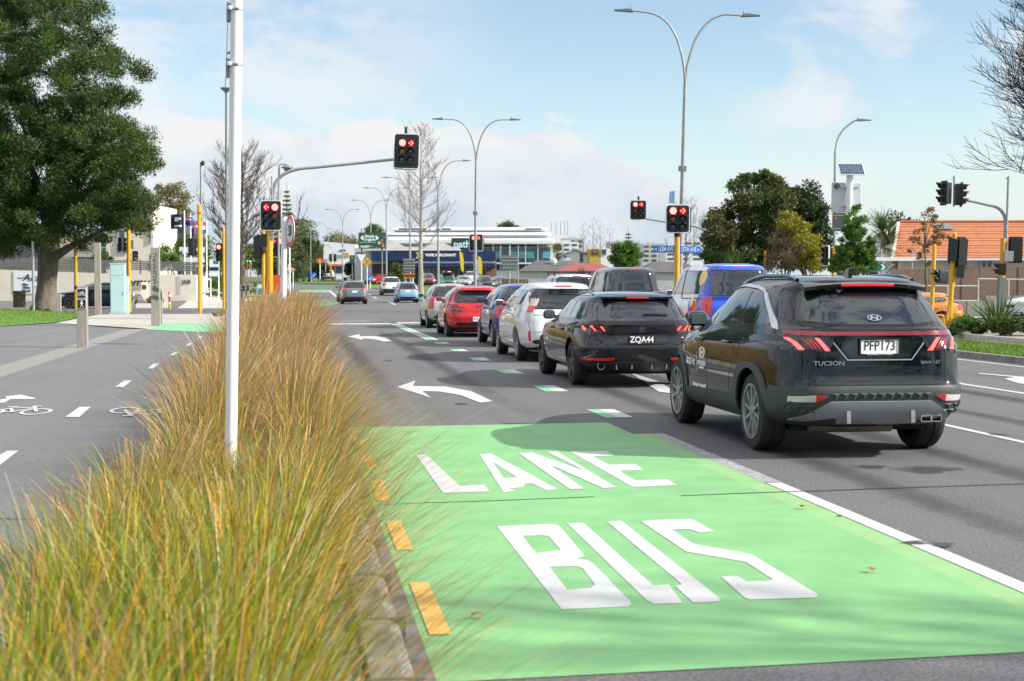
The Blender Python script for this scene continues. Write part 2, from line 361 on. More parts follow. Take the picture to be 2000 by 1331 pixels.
annot('road_letter', c1([(893, 603), (1150, 593), (1180, 597), (1200, 612), (1310, 745), (1268, 757), (1320, 762), (1345, 775), (1525, 962), (1530, 975), (1510, 984), (1200, 997)]), [c1([(1017, 650), (1110, 646), (1140, 652), (1195, 716), (1080, 730)]), c1([(1143, 796), (1270, 793), (1300, 803), (1357, 880), (1335, 896), (1228, 905)])])
mark('road_letter', [(1107, 1024), (1140, 1023), (1276, 1146), (1306, 1144), (1334, 1181), (1278, 1182), (1265, 1177)])
mark('road_letter', [(1185, 1021), (1214, 1019), (1408, 1173), (1403, 1178), (1354, 1180), (1318, 1147), (1332, 1144)])
mark('road_letter', c2([(130, 552), (160, 545), (365, 539), (395, 545), (490, 602), (415, 606), (370, 590), (285, 592), (388, 662), (670, 712), (992, 908), (995, 918), (980, 926), (660, 935), (635, 925), (520, 822), (605, 820), (645, 845), (750, 843), (774, 836), (640, 750), (350, 700)]))
mark('road_letter', c1([(512, 266), (560, 264), (718, 412), (835, 408), (862, 440), (640, 447)]))
annot('road_letter', c1([(812, 262), (868, 259), (1188, 430), (1130, 434), (1062, 402), (1030, 402), (1018, 420), (955, 424), (985, 438), (925, 443)]), [c1([(878, 302), (990, 372), (928, 376)])])
mark('road_letter', c1([(995, 257), (1060, 254), (1300, 338), (1130, 252), (1180, 250), (1460, 420), (1395, 424), (1150, 315), (1308, 426), (1240, 430)]))
mark('road_letter', c1([(1240, 250), (1412, 247), (1452, 270), (1350, 273), (1425, 312), (1550, 308), (1588, 337), (1475, 341), (1545, 386), (1700, 382), (1748, 410), (1535, 418)]))
for a, b in ((808, 825), (759, 771), (726.5, 734.5), (702, 708), (685, 689), (671, 674)):
    y0, y1 = yv(b), yv(a)
    sheet('lane_dash', rect(3.60, 3.76, y0, y1), .005, M_green2); sheet('lane_dash', rect(3.76, 3.94, y0, y1), .005, M_white)
y0, y1 = yv(666), yv(634)
sheet('lane_dash', rect(3.58, 3.64, y0, y1), .005, M_white); sheet('lane_dash', rect(3.64, 3.80, y0, y1), .0055, M_green2); sheet('lane_dash', rect(3.80, 3.90, y0, y1), .005, M_white)
sheet('stop_line', rect(.6, 3.6, yv(634.6), yv(632.6)), .005, M_white); sheet('stop_line', rect(1.2, 3.0, yv(629), yv(628)), .005, M_worn)
sheet('stop_line', rect(3.9, 12.5, yv(633), yv(631)), .005, M_white)
mark('turn_arrow', [(776, 757), (812, 744), (806, 755), (870, 756), (920, 765), (962, 785), (938, 788), (900, 773), (860, 766), (825, 765), (842, 778)])
mark('turn_arrow', [(680, 658), (703, 653.5), (702, 657.5), (735, 657.5), (753, 661), (765, 667), (750, 668), (735, 664), (710, 661.5), (707, 664.5)])
mark('turn_arrow', [(1229, 728), (1283, 745), (1330, 772), (1286, 766)])
mark('turn_arrow', [(1962, 741), (1985, 737), (2100, 742), (2100, 762), (1990, 750)]); mark('lane_line', [(1912, 729.5), (2100, 746), (2100, 749), (1912, 731)])
sheet('lane_line', rect(10.2, 10.32, 6, 26.5), .005, M_white); sheet('lane_line', rect(13.35, 13.45, 6, 40), .005, M_white)
sheet('lane_line', rect(7.1, 7.2, -4, 20), .005, M_white)
for v0, v1 in ((1148, 1253), (1025, 1083), (944, 984), (893, 921), (857, 878)): sheet('kerb_dash', rect(.60, .70, yv(v1), yv(v0)), .009, M_yel)
for q in ([(-36, 910), (0, 910), (36, 882), (14, 882)], [(127, 816), (155, 816), (177, 796), (155, 796)], [(225, 757), (241, 757), (258, 744), (243, 744)], [(288, 721), (299, 721), (312, 711), (300, 711)], [(331, 695), (340, 695), (350, 688), (341, 688)], [(361, 676.5), (369, 676.5), (377, 671), (369, 671)], [(385, 661), (391, 661), (398, 657), (392, 657)]): mark('path_dash', q)
def bike_mark(x, y, s, flip=1):
    mb = MB(); k = 0
    def el(cx, cy, rx, ry, w):
        o = [(x+flip*(cx+rx*math.cos(a))*s, y+flip*(cy+ry*math.sin(a))*s*2.4) for a in [2*math.pi*i/24 for i in range(24)]]
        q = [(x+flip*(cx+(rx-w)*math.cos(a))*s, y+flip*(cy+(ry-w)*math.sin(a))*s*2.4) for a in [2*math.pi*i/24 for i in range(24)]]
        mb.add([(a, b, .008) for a, b in o+q], [(i, (i+1) % 24, 24+(i+1) % 24, 24+i) for i in range(24)])
    def ln(a, b, w, z):
        a, b = Vector(a), Vector(b); n = (b-a).normalized(); n = Vector((-n.y, n.x))*w/2
        mb.add([(x+flip*p.x*s, y+flip*p.y*s*2.4, z) for p in (a-n, a+n, b+n, b-n)], [(0, 1, 2, 3)])
    el(-.33, 0, .22, .22, .055); el(.33, 0, .22, .22, .055)
    for i, (a, b) in enumerate((((-.33, 0), (-.14, .28)), ((-.14, .28), (.2, .28)), ((.2, .28), (0, 0)), ((0, 0), (-.14, .28)), ((-.33, 0), (0, 0)), ((.33, 0), (.16, .38)), ((.12, .38), (.26, .4)), ((-.22, .36), (-.06, .36)))): ln(a, b, .05, .0085+.0004*i)
    return mb.build('cycle_symbol', M_white, None, False, 0, 'structure')
p = Gp(24, 806); bike_mark(p.x, p.y, .85); p = Gp(290, 802); bike_mark(p.x, p.y, .85, -1)
mark('path_arrow', [(0, 788), (8, 788), (20, 781), (70, 781), (66, 778), (40, 772), (8, 776), (14, 779), (-10, 784)])
# seams, stains and patches in the asphalt
def soft(name, c, k=.9, sc=5):
    m = mat(name, c, .75); t = m.node_tree; b = t.nodes['Principled BSDF']; g = N(t, 'ShaderNodeTexCoord'); v = N(t, 'ShaderNodeVectorMath', operation='DISTANCE'); t.links.new(g.outputs['Generated'], v.inputs[0]); v.inputs[1].default_value = (.5, .5, 0)
    mp = N(t, 'ShaderNodeMapping'); mp.inputs['Scale'].default_value = (1, 1, 0); t.links.new(g.outputs['Generated'], mp.inputs[0]); t.links.new(mp.outputs[0], v.inputs[0]); n = N(t, 'ShaderNodeTexNoise', i={'Scale': sc, 'Detail': 6, 'Roughness': .7}); t.links.new(g.outputs['Object'], n.inputs['Vector'])
    s = N(t, 'ShaderNodeMath', operation='MULTIPLY_ADD', i={1: -1.6, 2: .75}); t.links.new(v.outputs['Value'], s.inputs[0]); a = N(t, 'ShaderNodeMath', operation='ADD'); t.links.new(s.outputs[0], a.inputs[0]); t.links.new(n.outputs['Fac'], a.inputs[1])
    r = N(t, 'ShaderNodeMapRange', i={1: .45, 2: 1.0, 3: 0., 4: k}); t.links.new(a.outputs[0], r.inputs[0]); t.links.new(r.outputs[0], b.inputs['Alpha']); return m
M_seam = mat('bitumen_seam', (.028, .028, .03), .6); M_stain = soft('oil_stain', (.035, .035, .037), .75, 4)
M_stain2 = soft('bitumen_patch', (.04, .04, .043), .95, 12)
def seam(pts, w, m=M_seam, z=.0065):
    q = px(pts); mb = MB()
    for i in range(len(q)-1):
        a, b = Vector(q[i]), Vector(q[i+1]); n = (b-a).normalized(); n = Vector((-n.y, n.x))*w/2
        mb.add([(v.x, v.y, z) for v in (a-n, a+n, b+n, b-n)], [(0, 1, 2, 3)])
    return mb.build('road_seam', m, None, False, 0, 'structure')
seam([(735, 988), (830, 984), (930, 981), (1060, 976), (1160, 972)], .022); seam([(1330, 970), (1430, 966), (1540, 962), (1565, 961.5), (1700, 956), (1850, 951), (2000, 946), (2200, 940)], .028)
seam([(650, 686), (800, 685), (1000, 683)], .05, M_road2, .003); seam([(640, 716), (760, 715)], .04, M_road2, .003)
def blob(name, u, v, ru, rv, m, z=.003):
    pts = []
    for k in range(22):
        a = 2*math.pi*k/22; r = 1+.25*math.sin(3*a+u)+.14*math.sin(7*a+v); pts.append((u+ru*r*math.cos(a), v+rv*r*math.sin(a)))
    return sheet(name, px(pts), z, m)
blob('stain', 1800, 918, 75, 9, M_stain); blob('stain', 1700, 912, 40, 5, M_stain, .0025); blob('stain', 1838, 1066, 26, 7, M_stain2, .0066); blob('stain', 1790, 1062, 30, 5, M_stain2, .0072)
sheet('road_patch', px([(640, 634), (1300, 634), (1300, 628), (640, 628)]), .002, M_road2); sheet('road_patch', px([(620, 612), (1500, 612), (1500, 606), (620, 606)]), .002, M_road2)
# bus boxes beyond the intersection
def vd(v):
    lo, hi = 60., 320.
    for _ in range(40):
        d = (lo+hi)/2
        if 549+(1.6-terr(d))*F/d > v: lo = d
        else: hi = d
    return lo
def far(name, pts, m, z=.006): return sheet(name, [tuple(base(u, vd(v)).xy) for u, v in pts], z, m)
far('bus_lane', [(592, 601), (592, 588), (664, 588), (664, 594), (640, 598)], M_green); far('bus_lane', [(583, 572), (583, 567.5), (640, 567.5), (645, 572)], M_green)
far('lane_line', [(640, 568), (645, 568), (668, 587), (662, 587)], M_white)
for q in ([(733, 584), (738, 584), (730, 580), (727, 580)], [(757, 590), (771, 596.5), (775, 596.5), (762, 590)], [(722, 577.5), (726, 577.5), (722, 575), (719, 575)]): far('lane_dash', q, M_white)
# berm, cycle lane and garden bed on the right
sheet('berm', rect(14.05, 16.5, -5, 44), .11, M_lawn); strip('kerb', [(13.88, -.02), (13.9, .12), (14.06, .12), (14.06, -.02)], -5, 44.2, M_kerb)
strip('kerb', [(16.5, -.02), (16.5, .12), (16.62, .12), (16.62, -.02)], -5, 44.2, M_kerb)
sheet('cycle_lane', rect(16.62, 18.3, -5, 44), .004, M_green2); sheet('cycle_lane_edge', rect(18.0, 18.3, -5, 44), .009, M_conc)
strip('kerb', [(18.3, -.02), (18.3, .14), (18.5, .14), (18.5, -.02)], -5, 44.2, M_conc)
sheet('garden_soil', rect(18.5, 22.6, -5, 44), .1, M_mulch)
sheet('far_footpath', [(26, 61), (80, 69), (80, 66.8), (26, 58.9)], .05, M_conc)
sheet('far_verge', [(26, 62.6), (80, 70.6), (80, 69), (26, 61)], .06, M_lawn)
# grass strips beyond the intersection
far('verge', [(560, 553), (566, 549.2), (632, 549.5), (690, 556), (640, 557)], M_lawn, .05)
far('verge', [(690, 562), (720, 554), (850, 560), (860, 572), (760, 566)], M_lawn, .05); far('verge', [(780, 580), (815, 578), (900, 582), (900, 590), (815, 588)], M_lawn, .06)
# tyre tracks, drips and scuffs
M_track = soft('tyre_film', (.03, .03, .032), .42, 3)
for x, y0, y1, wd in ((4.55, 4, 30, .5), (5.95, 4, 30, .5), (1.35, 17, 50, .5), (2.75, 17, 50, .5), (8.1, 6, 40, .5), (9.6, 6, 40, .5)): sheet('tyre_film', rect(x-wd/2, x+wd/2, y0, y1), .0016, M_track)
for u, v, a, b in ((1150, 700, 10, 2), (900, 790, 14, 2), (760, 705, 9, 1.5), (1950, 850, 20, 3), (1640, 1010, 9, 1.5)): blob('stain', u, v, a, b, M_stain2, .0078)
M_leaf = mat('dry_leaf', (.28, .12, .05), .8)
for u, v in ((1570, 996), (1700, 1120), (930, 1210), (690, 1250), (720, 1180), (660, 1290), (1240, 700), (60, 905), (205, 705)):
    p = Gp(u, v); mb = MB(); s_ = .03; a = u*.7; mb.add([(p.x+s_*math.cos(a+k)*r, p.y+s_*math.sin(a+k)*r, .02+.012*((i % 2))) for i, (k, r) in enumerate(((0, 1.3), (1.2, .7), (2.1, 1), (3.14, 1.2), (4.2, .8), (5.2, .7)))], [(0, 1, 2, 3, 4, 5)]); o = mb.build('fallen_leaf', M_leaf, None, False); tag(o, 'small dry brown leaf lying on the road surface', 'leaf', 'fallen leaves')
# ---------------------------------------------------------------- tussock grass in the planter
def grass_mat(name, green, orange, tan):
    m = bpy.data.materials.new(name); m.use_nodes = True; t = m.node_tree; b = t.nodes['Principled BSDF']
    a = N(t, 'ShaderNodeAttribute', attribute_name='tint'); s = N(t, 'ShaderNodeSeparateColor'); t.links.new(a.outputs['Color'], s.inputs[0])
    m1 = N(t, 'ShaderNodeMix', data_type='RGBA'); t.links.new(s.outputs[0], m1.inputs[0]); m1.inputs[6].default_value = (*green, 1); m1.inputs[7].default_value = (*orange, 1)
    m2 = N(t, 'ShaderNodeMix', data_type='RGBA'); t.links.new(s.outputs[1], m2.inputs[0]); t.links.new(m1.outputs[2], m2.inputs[6]); m2.inputs[7].default_value = (*tan, 1)
    t.links.new(m2.outputs[2], b.inputs['Base Color']); b.inputs['Roughness'].default_value = .5; b.inputs['Specular IOR Level'].default_value = .3
    tr = N(t, 'ShaderNodeBsdfTranslucent'); t.links.new(m2.outputs[2], tr.inputs[0]); mx = N(t, 'ShaderNodeMixShader', i={0: .22}); o = t.nodes['Material Output']
    t.links.new(b.outputs[0], mx.inputs[1]); t.links.new(tr.outputs[0], mx.inputs[2]); t.links.new(mx.outputs[0], o.inputs[0]); return m
def blades(name, bx, by, bz, az, ln, lean, droop, wid, tint, seg, m, parent=None, kind=None, rgb=None):
    n = len(bx); t = np.linspace(0, 1, seg+1)[None, :]; dx, dy = np.cos(az)[:, None], np.sin(az)[:, None]
    # angle from vertical grows along the blade
    ang = lean[:, None] + droop[:, None]*t**1.4; ds = ln[:, None]/seg
    hr = np.concatenate([np.zeros((n, 1)), np.cumsum(np.sin((ang[:, :-1]+ang[:, 1:])/2)*ds, 1)], 1)
    hz = np.concatenate([np.zeros((n, 1)), np.cumsum(np.cos((ang[:, :-1]+ang[:, 1:])/2)*ds, 1)], 1)
    X, Y, Z = bx[:, None]+dx*hr, by[:, None]+dy*hr, np.maximum(bz[:, None]+hz, .012)
    fa = rng.uniform(0, math.pi, n)[:, None]; wx, wy = np.cos(fa), np.sin(fa); W = wid[:, None]*(1-.75*t**2)*.5
    V = np.empty((n, seg+1, 2, 3), np.float32)
    for s_, k in ((-1, 0), (1, 1)):
        V[:, :, k, 0] = X+s_*wx*W; V[:, :, k, 1] = Y+s_*wy*W; V[:, :, k, 2] = Z
    i = (np.arange(n)*(seg+1)*2)[:, None]+(np.arange(seg)*2)[None, :]
    Fc = np.stack([i, i+1, i+3, i+2], -1).reshape(-1, 4)
    o = big(name, V.reshape(-1, 3), Fc, m, parent, True, kind)
    at = o.data.color_attributes.new('tint', 'FLOAT_COLOR', 'POINT')
    col = np.zeros((n, seg+1, 2, 4), np.float32); col[..., 3] = 1
    col[..., 0] = tint[:, 0][:, None, None]; col[..., 1] = np.clip(tint[:, 1][:, None]+np.clip((t-.45)/.55, 0, 1)*tint[:, 2][:, None], 0, 1)[..., None]
    if rgb is not None:
        k = np.clip((t-.35)/.65, 0, 1)[..., None]; cc = rgb[0][:, None, :]*(1-k)+rgb[1][:, None, :]*k; col[..., :3] = cc[:, :, None, :]
    at.data.foreach_set('color', col.ravel()); return o
def rgb_mat(name, tr=.2):
    m = bpy.data.materials.new(name); m.use_nodes = True; t = m.node_tree; b = t.nodes['Principled BSDF']; a = N(t, 'ShaderNodeAttribute', attribute_name='tint'); t.links.new(a.outputs['Color'], b.inputs['Base Color'])
    b.inputs['Roughness'].default_value = .42; b.inputs['Specular IOR Level'].default_value = .4; tl = N(t, 'ShaderNodeBsdfTranslucent'); t.links.new(a.outputs['Color'], tl.inputs[0]); mx = N(t, 'ShaderNodeMixShader', i={0: tr}); o = t.nodes['Material Output']
    t.links.new(b.outputs[0], mx.inputs[1]); t.links.new(tl.outputs[0], mx.inputs[2]); t.links.new(mx.outputs[0], o.inputs[0]); return m
M_tuss = rgb_mat('tussock')
PAL = np.array([(.105, .205, .008), (.24, .31, .012), (.50, .41, .02), (.72, .29, .02), (.44, .25, .125), (.26, .135, .07), (.62, .48, .31)])
def blade_cols(n, p, ptip, kt):
    b = PAL[rng.choice(7, n, p=p)]*rng.uniform(.45, 1.25, n)[:, None]; tp = PAL[rng.choice(7, n, p=ptip)]*rng.uniform(.6, 1.3, n)[:, None]
    q = (rng.uniform(0, 1, n) < kt)[:, None]; return b, np.where(q, tp, b*1.08)
def tussock():
    sets = {6: [], 4: []}; y = 1.9
    while y < 61:
        near = y < 17; sp = .40 if y < 9 else (.46 if near else .5); f = min(1, max(0, (y-5)/9))
        hf = float(np.interp(y, [2, 4.4, 6, 8, 9.6, 11, 13, 20, 25, 60], [.80, .78, .60, .46, .46, .58, .74, .80, 1.02, 1.06]))
        for row, x0 in enumerate((-.72, -.36, .02) if y > 7 else (-.74, -.46, -.2)):
            x = x0+rng.normal(0, .07); yy = y+rng.uniform(-.15, .15)+row*.13; sc = rng.uniform(.8, 1.12)*hf*(1 if row == 1 else (1.22 if 5 < y < 13 else 1.05))
            n = int((210 if y < 9 else (230 if near else (170 if y < 34 else 100)))*rng.uniform(.7, 1.25))
            r = .13*np.sqrt(rng.uniform(0, 1, n)); a = rng.uniform(0, 2*math.pi, n); az = a+rng.normal(0, .45, n); side = np.cos(az); out = rng.beta(1.25, 1.7, n)
            ln = sc*rng.uniform(.62, 1.02, n)*(1.0+.3*out)*(1+(.16*(side > 0)+.05)*(y > 7)*(y < 40))
            p = np.array([.47, .28, .10, .09, .02, .02, .02])*(1-f)+np.array([.22, .12, .05, .05, .29, .22, .05])*f; pt = np.array([.05, .12, .18, .30, .15, .05, .15])*(1-f)+np.array([.02, .03, .02, .06, .45, .34, .08])*f
            wd = rng.uniform(.003, .0068, n)*(1 if y < 9 else (1.15 if near else (1.7 if y < 34 else 2.8)))
            sets[6 if near else 4].append((x+r*np.cos(a), yy+r*np.sin(a), az, ln, .04+out*.5, .1+(.75+.75*f)*out*rng.uniform(.4, 1.3, n), wd, *blade_cols(n, p/p.sum(), pt/pt.sum(), .35+.45*f)))
            if row == 2 and y < 16:      # long blades that flop over the kerb
                n = 85 if y < 9 else 120; az = rng.normal(0, .75, n); a = rng.uniform(0, 6.28, n); r = .2*np.sqrt(rng.uniform(0, 1, n))
                sets[6].append((x+r*np.cos(a)+.1, yy+r*np.sin(a), az, rng.uniform(.7, 1.2, n), rng.uniform(.35, .8, n), rng.uniform(.5, 1.25, n), rng.uniform(.0022, .004, n), *blade_cols(n, np.array([.3, .2, .1, .1, .15, .1, .05]), np.array([.05, .05, .1, .2, .3, .2, .1]), .7)))
        y += sp
    return [(seg, [np.concatenate([q[i] for q in L]) for i in range(9)]) for seg, L in sets.items()]
tv = tussock()
gm = [blades('tussock_grass', c[0], c[1], np.full(len(c[0]), .08), c[2], c[3], c[4], c[5], c[6], np.zeros((len(c[0]), 3)), seg, M_tuss, rgb=(c[7], c[8])) for seg, c in tv]
S_ctx = bpy.context
def join(objs):       # one mesh out of several of the same vertex layout
    bm = bmesh.new()
    for o in objs: bm.from_mesh(o.data)
    me = objs[0].data; bm.to_mesh(me); bm.free()
    for o in objs[1:]: bpy.data.objects.remove(o)
    return objs[0]
g = join(gm); g['kind'] = 'stuff'; g['label'] = 'long row of arching orange and green tussock grass between the cycle path and the bus lane'; g['category'] = 'tussock grass'
# short lawn blades
M_turf = grass_mat('turf_blades', (.075, .19, .012), (.17, .25, .02), (.2, .2, .07))
def turf(n, xr, yr, zf, inside=None, h=.07, w=.012):
    x = rng.uniform(*xr, n); y = rng.uniform(*yr, n)
    if inside is not None:
        k = np.array([inside(a, b) for a, b in zip(x, y)]); x, y = x[k], y[k]; n = len(x)
    z = np.array([zf(a, b) for a, b in zip(x, y)]); t = np.stack([rng.uniform(0, 1, n), rng.uniform(0, .3, n), np.zeros(n)], 1)
    return x, y, z, rng.uniform(0, 6.28, n), rng.uniform(.6, 1.3, n)*h, rng.uniform(0, .5, n), rng.uniform(.2, 1, n), np.full(n, w), t
def inpoly(poly):
    def f(x, y):
        r = False
        for i in range(len(poly)):
            a, b = poly[i], poly[i-1]
            if (a[1] > y) != (b[1] > y) and x < (b[0]-a[0])*(y-a[1])/(b[1]-a[1])+a[0]: r = not r
        return r
    return f
a = turf(30000, (-24, -9), (42, 80), lambda x, y: lawn_z(x, y), inpoly(lawn_poly), .08, .016); b = turf(26000, (14.08, 16.48), (24, 44), lambda x, y: .11, None, .075, .014)
c = [np.concatenate(q) for q in zip(a, b)]
t_ = blades('turf', c[0], c[1], c[2], c[3], c[4], c[5], c[6], c[7], c[8], 2, M_turf, None, 'stuff'); t_['label'] = 'short mown green turf on the left lawn and the right berm'; t_['category'] = 'grass'
# ---------------------------------------------------------------- vegetation
def leafmat(name, a, b, c, sc=.9, tr=.25):
    m = bpy.data.materials.new(name); m.use_nodes = True; t = m.node_tree; p = t.nodes['Principled BSDF']
    at = N(t, 'ShaderNodeAttribute', attribute_name='tint'); s = N(t, 'ShaderNodeSeparateColor'); t.links.new(at.outputs['Color'], s.inputs[0])
    m1 = N(t, 'ShaderNodeMix', data_type='RGBA'); t.links.new(s.outputs[0], m1.inputs[0]); m1.inputs[6].default_value = (*a, 1); m1.inputs[7].default_value = (*b, 1)
    m2 = N(t, 'ShaderNodeMix', data_type='RGBA'); t.links.new(s.outputs[1], m2.inputs[0]); t.links.new(m1.outputs[2], m2.inputs[6]); m2.inputs[7].default_value = (*c, 1)
    t.links.new(m2.outputs[2], p.inputs['Base Color']); p.inputs['Roughness'].default_value = .55; p.inputs['Specular IOR Level'].default_value = .35
    tl = N(t, 'ShaderNodeBsdfTranslucent'); t.links.new(m2.outputs[2], tl.inputs[0]); mx = N(t, 'ShaderNodeMixShader', i={0: tr}); o = t.nodes['Material Output']
    t.links.new(p.outputs[0], mx.inputs[1]); t.links.new(tl.outputs[0], mx.inputs[2]); t.links.new(mx.outputs[0], o.inputs[0]); return m
def leaves(name, cl, m, parent, per, size, asp=.45, up=.3, shell=.45, blossom=0., flat=1.):
    """leaf sprays scattered through clumps (x, y, z, r) in local coordinates"""
    cl = np.asarray(cl, float); n = len(cl)*per; ci = np.repeat(np.arange(len(cl)), per); d = rng.normal(size=(n, 3)); d /= np.linalg.norm(d, axis=1)[:, None]
    rad = rng.uniform(0, 1, n)**shell*rng.uniform(.75, 1.12, n); pos = cl[ci, :3]+d*(rad*cl[ci, 3])[:, None]*np.array([1, 1, .78*flat])
    ax = d+rng.normal(0, .55, (n, 3)); ax[:, 2] += up; ax /= np.linalg.norm(ax, axis=1)[:, None]; q = np.cross(ax, rng.normal(size=(n, 3))); q /= np.linalg.norm(q, axis=1)[:, None]
    L = (size*rng.uniform(.6, 1.35, n))[:, None]; W = L*asp
    V = np.stack([pos-ax*L*.5, pos+q*W*.5, pos+ax*L*.5, pos-q*W*.5], 1).reshape(-1, 3); Fc = np.arange(n*4).reshape(-1, 4)
    o = big(name, V, Fc, m, parent); at = o.data.color_attributes.new('tint', 'FLOAT_COLOR', 'POINT')
    cb = rng.uniform(0, 1, len(cl))[ci]; tn = np.clip(.55*cb+.45*rng.uniform(0, 1, n), 0, 1); bl = np.clip(blossom*rng.uniform(0, 2, n)*(rng.uniform(0, 1, len(cl))[ci] > .35), 0, 1)
    col = np.stack([tn, bl, tn*0, tn*0+1], 1).astype(np.float32); at.data.foreach_set('color', np.repeat(col, 4, 0).ravel()); return o
M_bark = mat('bark', (.09, .075, .055), .95, 0, (.17, .145, .115), 5, .9, 14, stretch=(1, 1, .25)); M_barkg = mat('pale_bark', (.24, .215, .18), .9, 0, (.36, .33, .28), 4, .5, 12); M_twig = mat('twig', (.13, .10, .085), .9); M_twigp = mat('pale_twig', (.26, .22, .19), .9, 0, (.36, .31, .27), 3); M_twigd = mat('dark_twig', (.012, .010, .010), .95)
def tree(name, label, loc, cl, m, per, size, trunk=None, limbs=0, r0=.2, bark=None, group=None, cat='tree', **k):
    t = thing(name, label, cat, loc, 0, group); leaves('crown', cl, m, t, per, size, **k)
    if trunk or limbs:
        mb = MB(); th = trunk or .5; mb.tube([(0, 0, -.2), (0, 0, .15), (.03*th, 0, th*.4), (.0, .02*th, th)], [r0*1.5, r0*1.15, r0*.9, r0*.75], 9)
        for i in range(limbs):
            c = cl[(i*7) % len(cl)]; a = Vector((0, .02*th, th*.93)); b = Vector(c[:3]); mid = (a+b)/2+Vector((0, 0, .12*(b-a).length)); mb.tube([a, a*.5+mid*.5, mid, b], [r0*.6, r0*.45, r0*.3, r0*.08], 6)
        mb.build('trunk', bark or M_bark, t)
    return t
def pxclumps(poly, n, rpx, d, loc, depth, uc, uw):
    ins = inpoly(poly); xs = [p[0] for p in poly]; ys = [p[1] for p in poly]; r = []
    while len(r) < n:
        u, v = rng.uniform(min(xs), max(xs)), rng.uniform(min(ys), max(ys))
        if not ins(u, v): continue
        dd = d+depth*rng.uniform(-1, 1)*math.sqrt(max(.08, 1-((u-uc)/uw)**2)); p = At(u, v, d)-Vector(loc); q = At(1000, 549, dd)-At(1000, 549, d)
        r.append((p.x+q.x, p.y+q.y, p.z, rpx*rng.uniform(.65, 1.3)*d/F))
    return r
# the big dark tree on the lawn
M_tot = leafmat('dark_foliage', (.014, .046, .010), (.085, .125, .022), (.12, .10, .03))
bt = base(88, 79); loc = Vector((bt.x, bt.y, .3))
poly = [(-90, -70), (120, -60), (160, 5), (198, 75), (258, 122), (250, 190), (230, 214), (276, 255), (297, 300), (284, 343), (303, 378), (300, 418), (266, 450), (226, 445), (205, 468), (150, 484), (118, 455), (70, 476), (0, 490), (-90, 490)]
cl = pxclumps(poly, 640, 28, 79, loc, 5.5, 90, 235)
cl += [(*(At(u, v, 79+dd)-loc), r_*79/F) for u, v, dd, r_ in [(rng.uniform(100, 290), rng.uniform(255, 440), rng.uniform(-5.5, -2), rng.uniform(20, 34)) for _ in range(70)]]+[(*(At(rng.uniform(-20, 110), rng.uniform(250, 455), 79+rng.uniform(-5, -2))-loc), .75) for _ in range(40)]
t = thing('evergreen_tree', 'huge dark evergreen tree with a thick trunk on the left lawn', 'tree', loc); leaves('crown', cl, M_tot, t, 470, .19, .26, .4, .5, .10, .88)
mb = MB(); L_ = lambda u, v, dd=0: At(u, v, 79+dd)-loc
mb.tube([L_(88, 622), L_(88, 604), L_(90, 585), L_(92, 550), L_(94, 515), L_(97, 480), L_(104, 430), L_(112, 360), L_(120, 250)], [1.05, .78, .57, .50, .54, .52, .4, .28, .1], 16)
mb.tube([L_(100, 505), L_(125, 490, -1), L_(150, 475, -1), L_(185, 462, -2), L_(230, 430, -2)], [.30, .21, .15, .10, .04], 8); mb.tube([L_(90, 500), L_(70, 470, 1), L_(40, 440, 1), L_(0, 400, 1)], [.34, .26, .18, .08], 8)
mb.tube([L_(98, 470), L_(85, 400, 1), L_(60, 320, 2), L_(40, 220, 2)], [.34, .22, .14, .05], 8); mb.tube([L_(104, 440), L_(140, 385, 2), L_(180, 330, 3), L_(210, 300, 3)], [.24, .16, .1, .03], 8); mb.tube([L_(110, 370), L_(160, 290, 1), L_(190, 200, 1)], [.25, .16, .05], 7)
mb.build('trunk', M_bark, t)
# leafless trees
def bare(name, label, loc, h, r0, first, spread, m, nb, mt=None, sub=(7, 4), lean=0., group=None, up=.9, seed=1, az=None, droop=0., rmin=.007, br_=1.):
    rg = random.Random(seed); t = thing(name, label, 'tree', loc, 0, group); tr = MB(); tw = MB(); pts = [Vector((lean*z*z/h+rg.uniform(-.04, .04)*z/h*3, rg.uniform(-.03, .03)*z/h*3, z)) for z in np.linspace(-.1, h, 14)]
    tr.tube(pts, [max(.012, r0*(1-i/13.5)**1.15*(1.25 if i == 0 else 1)) for i in range(14)], 9); tr.build('trunk', m, t)
    def at(z): i = min(12, int((z+.1)/(h+.1)*13)); f_ = (z+.1)/(h+.1)*13-i; return pts[i].lerp(pts[i+1], f_)
    def br(p, d, ln, r, lev):
        n = 6 if lev == 0 else 4; q = [p]; dd = d.copy()
        for i in range(n): dd = (dd+Vector((rg.uniform(-.22, .22), rg.uniform(-.22, .22), (up*.16 if lev < 2 else up*.10)-droop*.12+rg.uniform(-.12, .12)))).normalized(); q.append(q[-1]+dd*ln/n)
        tw.tube(q, [max(rmin, r*(1-.9*i/n)) for i in range(n+1)], 5 if lev == 0 else 3, False)
        if lev < 2:
            for _ in range(sub[lev]):
                f_ = rg.uniform(.22, 1)*n; i = min(n-1, int(f_)); b = q[i].lerp(q[i+1], f_-i); e = (q[i+1]-q[i]).normalized(); s_ = (e+Vector((rg.uniform(-1, 1), rg.uniform(-1, 1), rg.uniform(-.5, .7)))*.75).normalized(); br(b, s_, ln*rg.uniform(.3, .55)*(1.1-.3*f_/n), r*.46, lev+1)
    for k in range(nb):
        z = first+(h*.97-first)*(k/nb)**.85; f_ = 1-(z-first)/(h-first); a = (k*2.4+rg.uniform(-.4, .4)) if az is None else rg.uniform(*az)
        br(at(z), Vector((math.cos(a), math.sin(a), up*rg.uniform(.35, .9))).normalized(), spread*(.25+.75*f_**.8)*rg.uniform(.75, 1.15), br_*r0*(.07+.15*f_), 0)
    tw.build('branches', mt or M_twig, t, False); return t
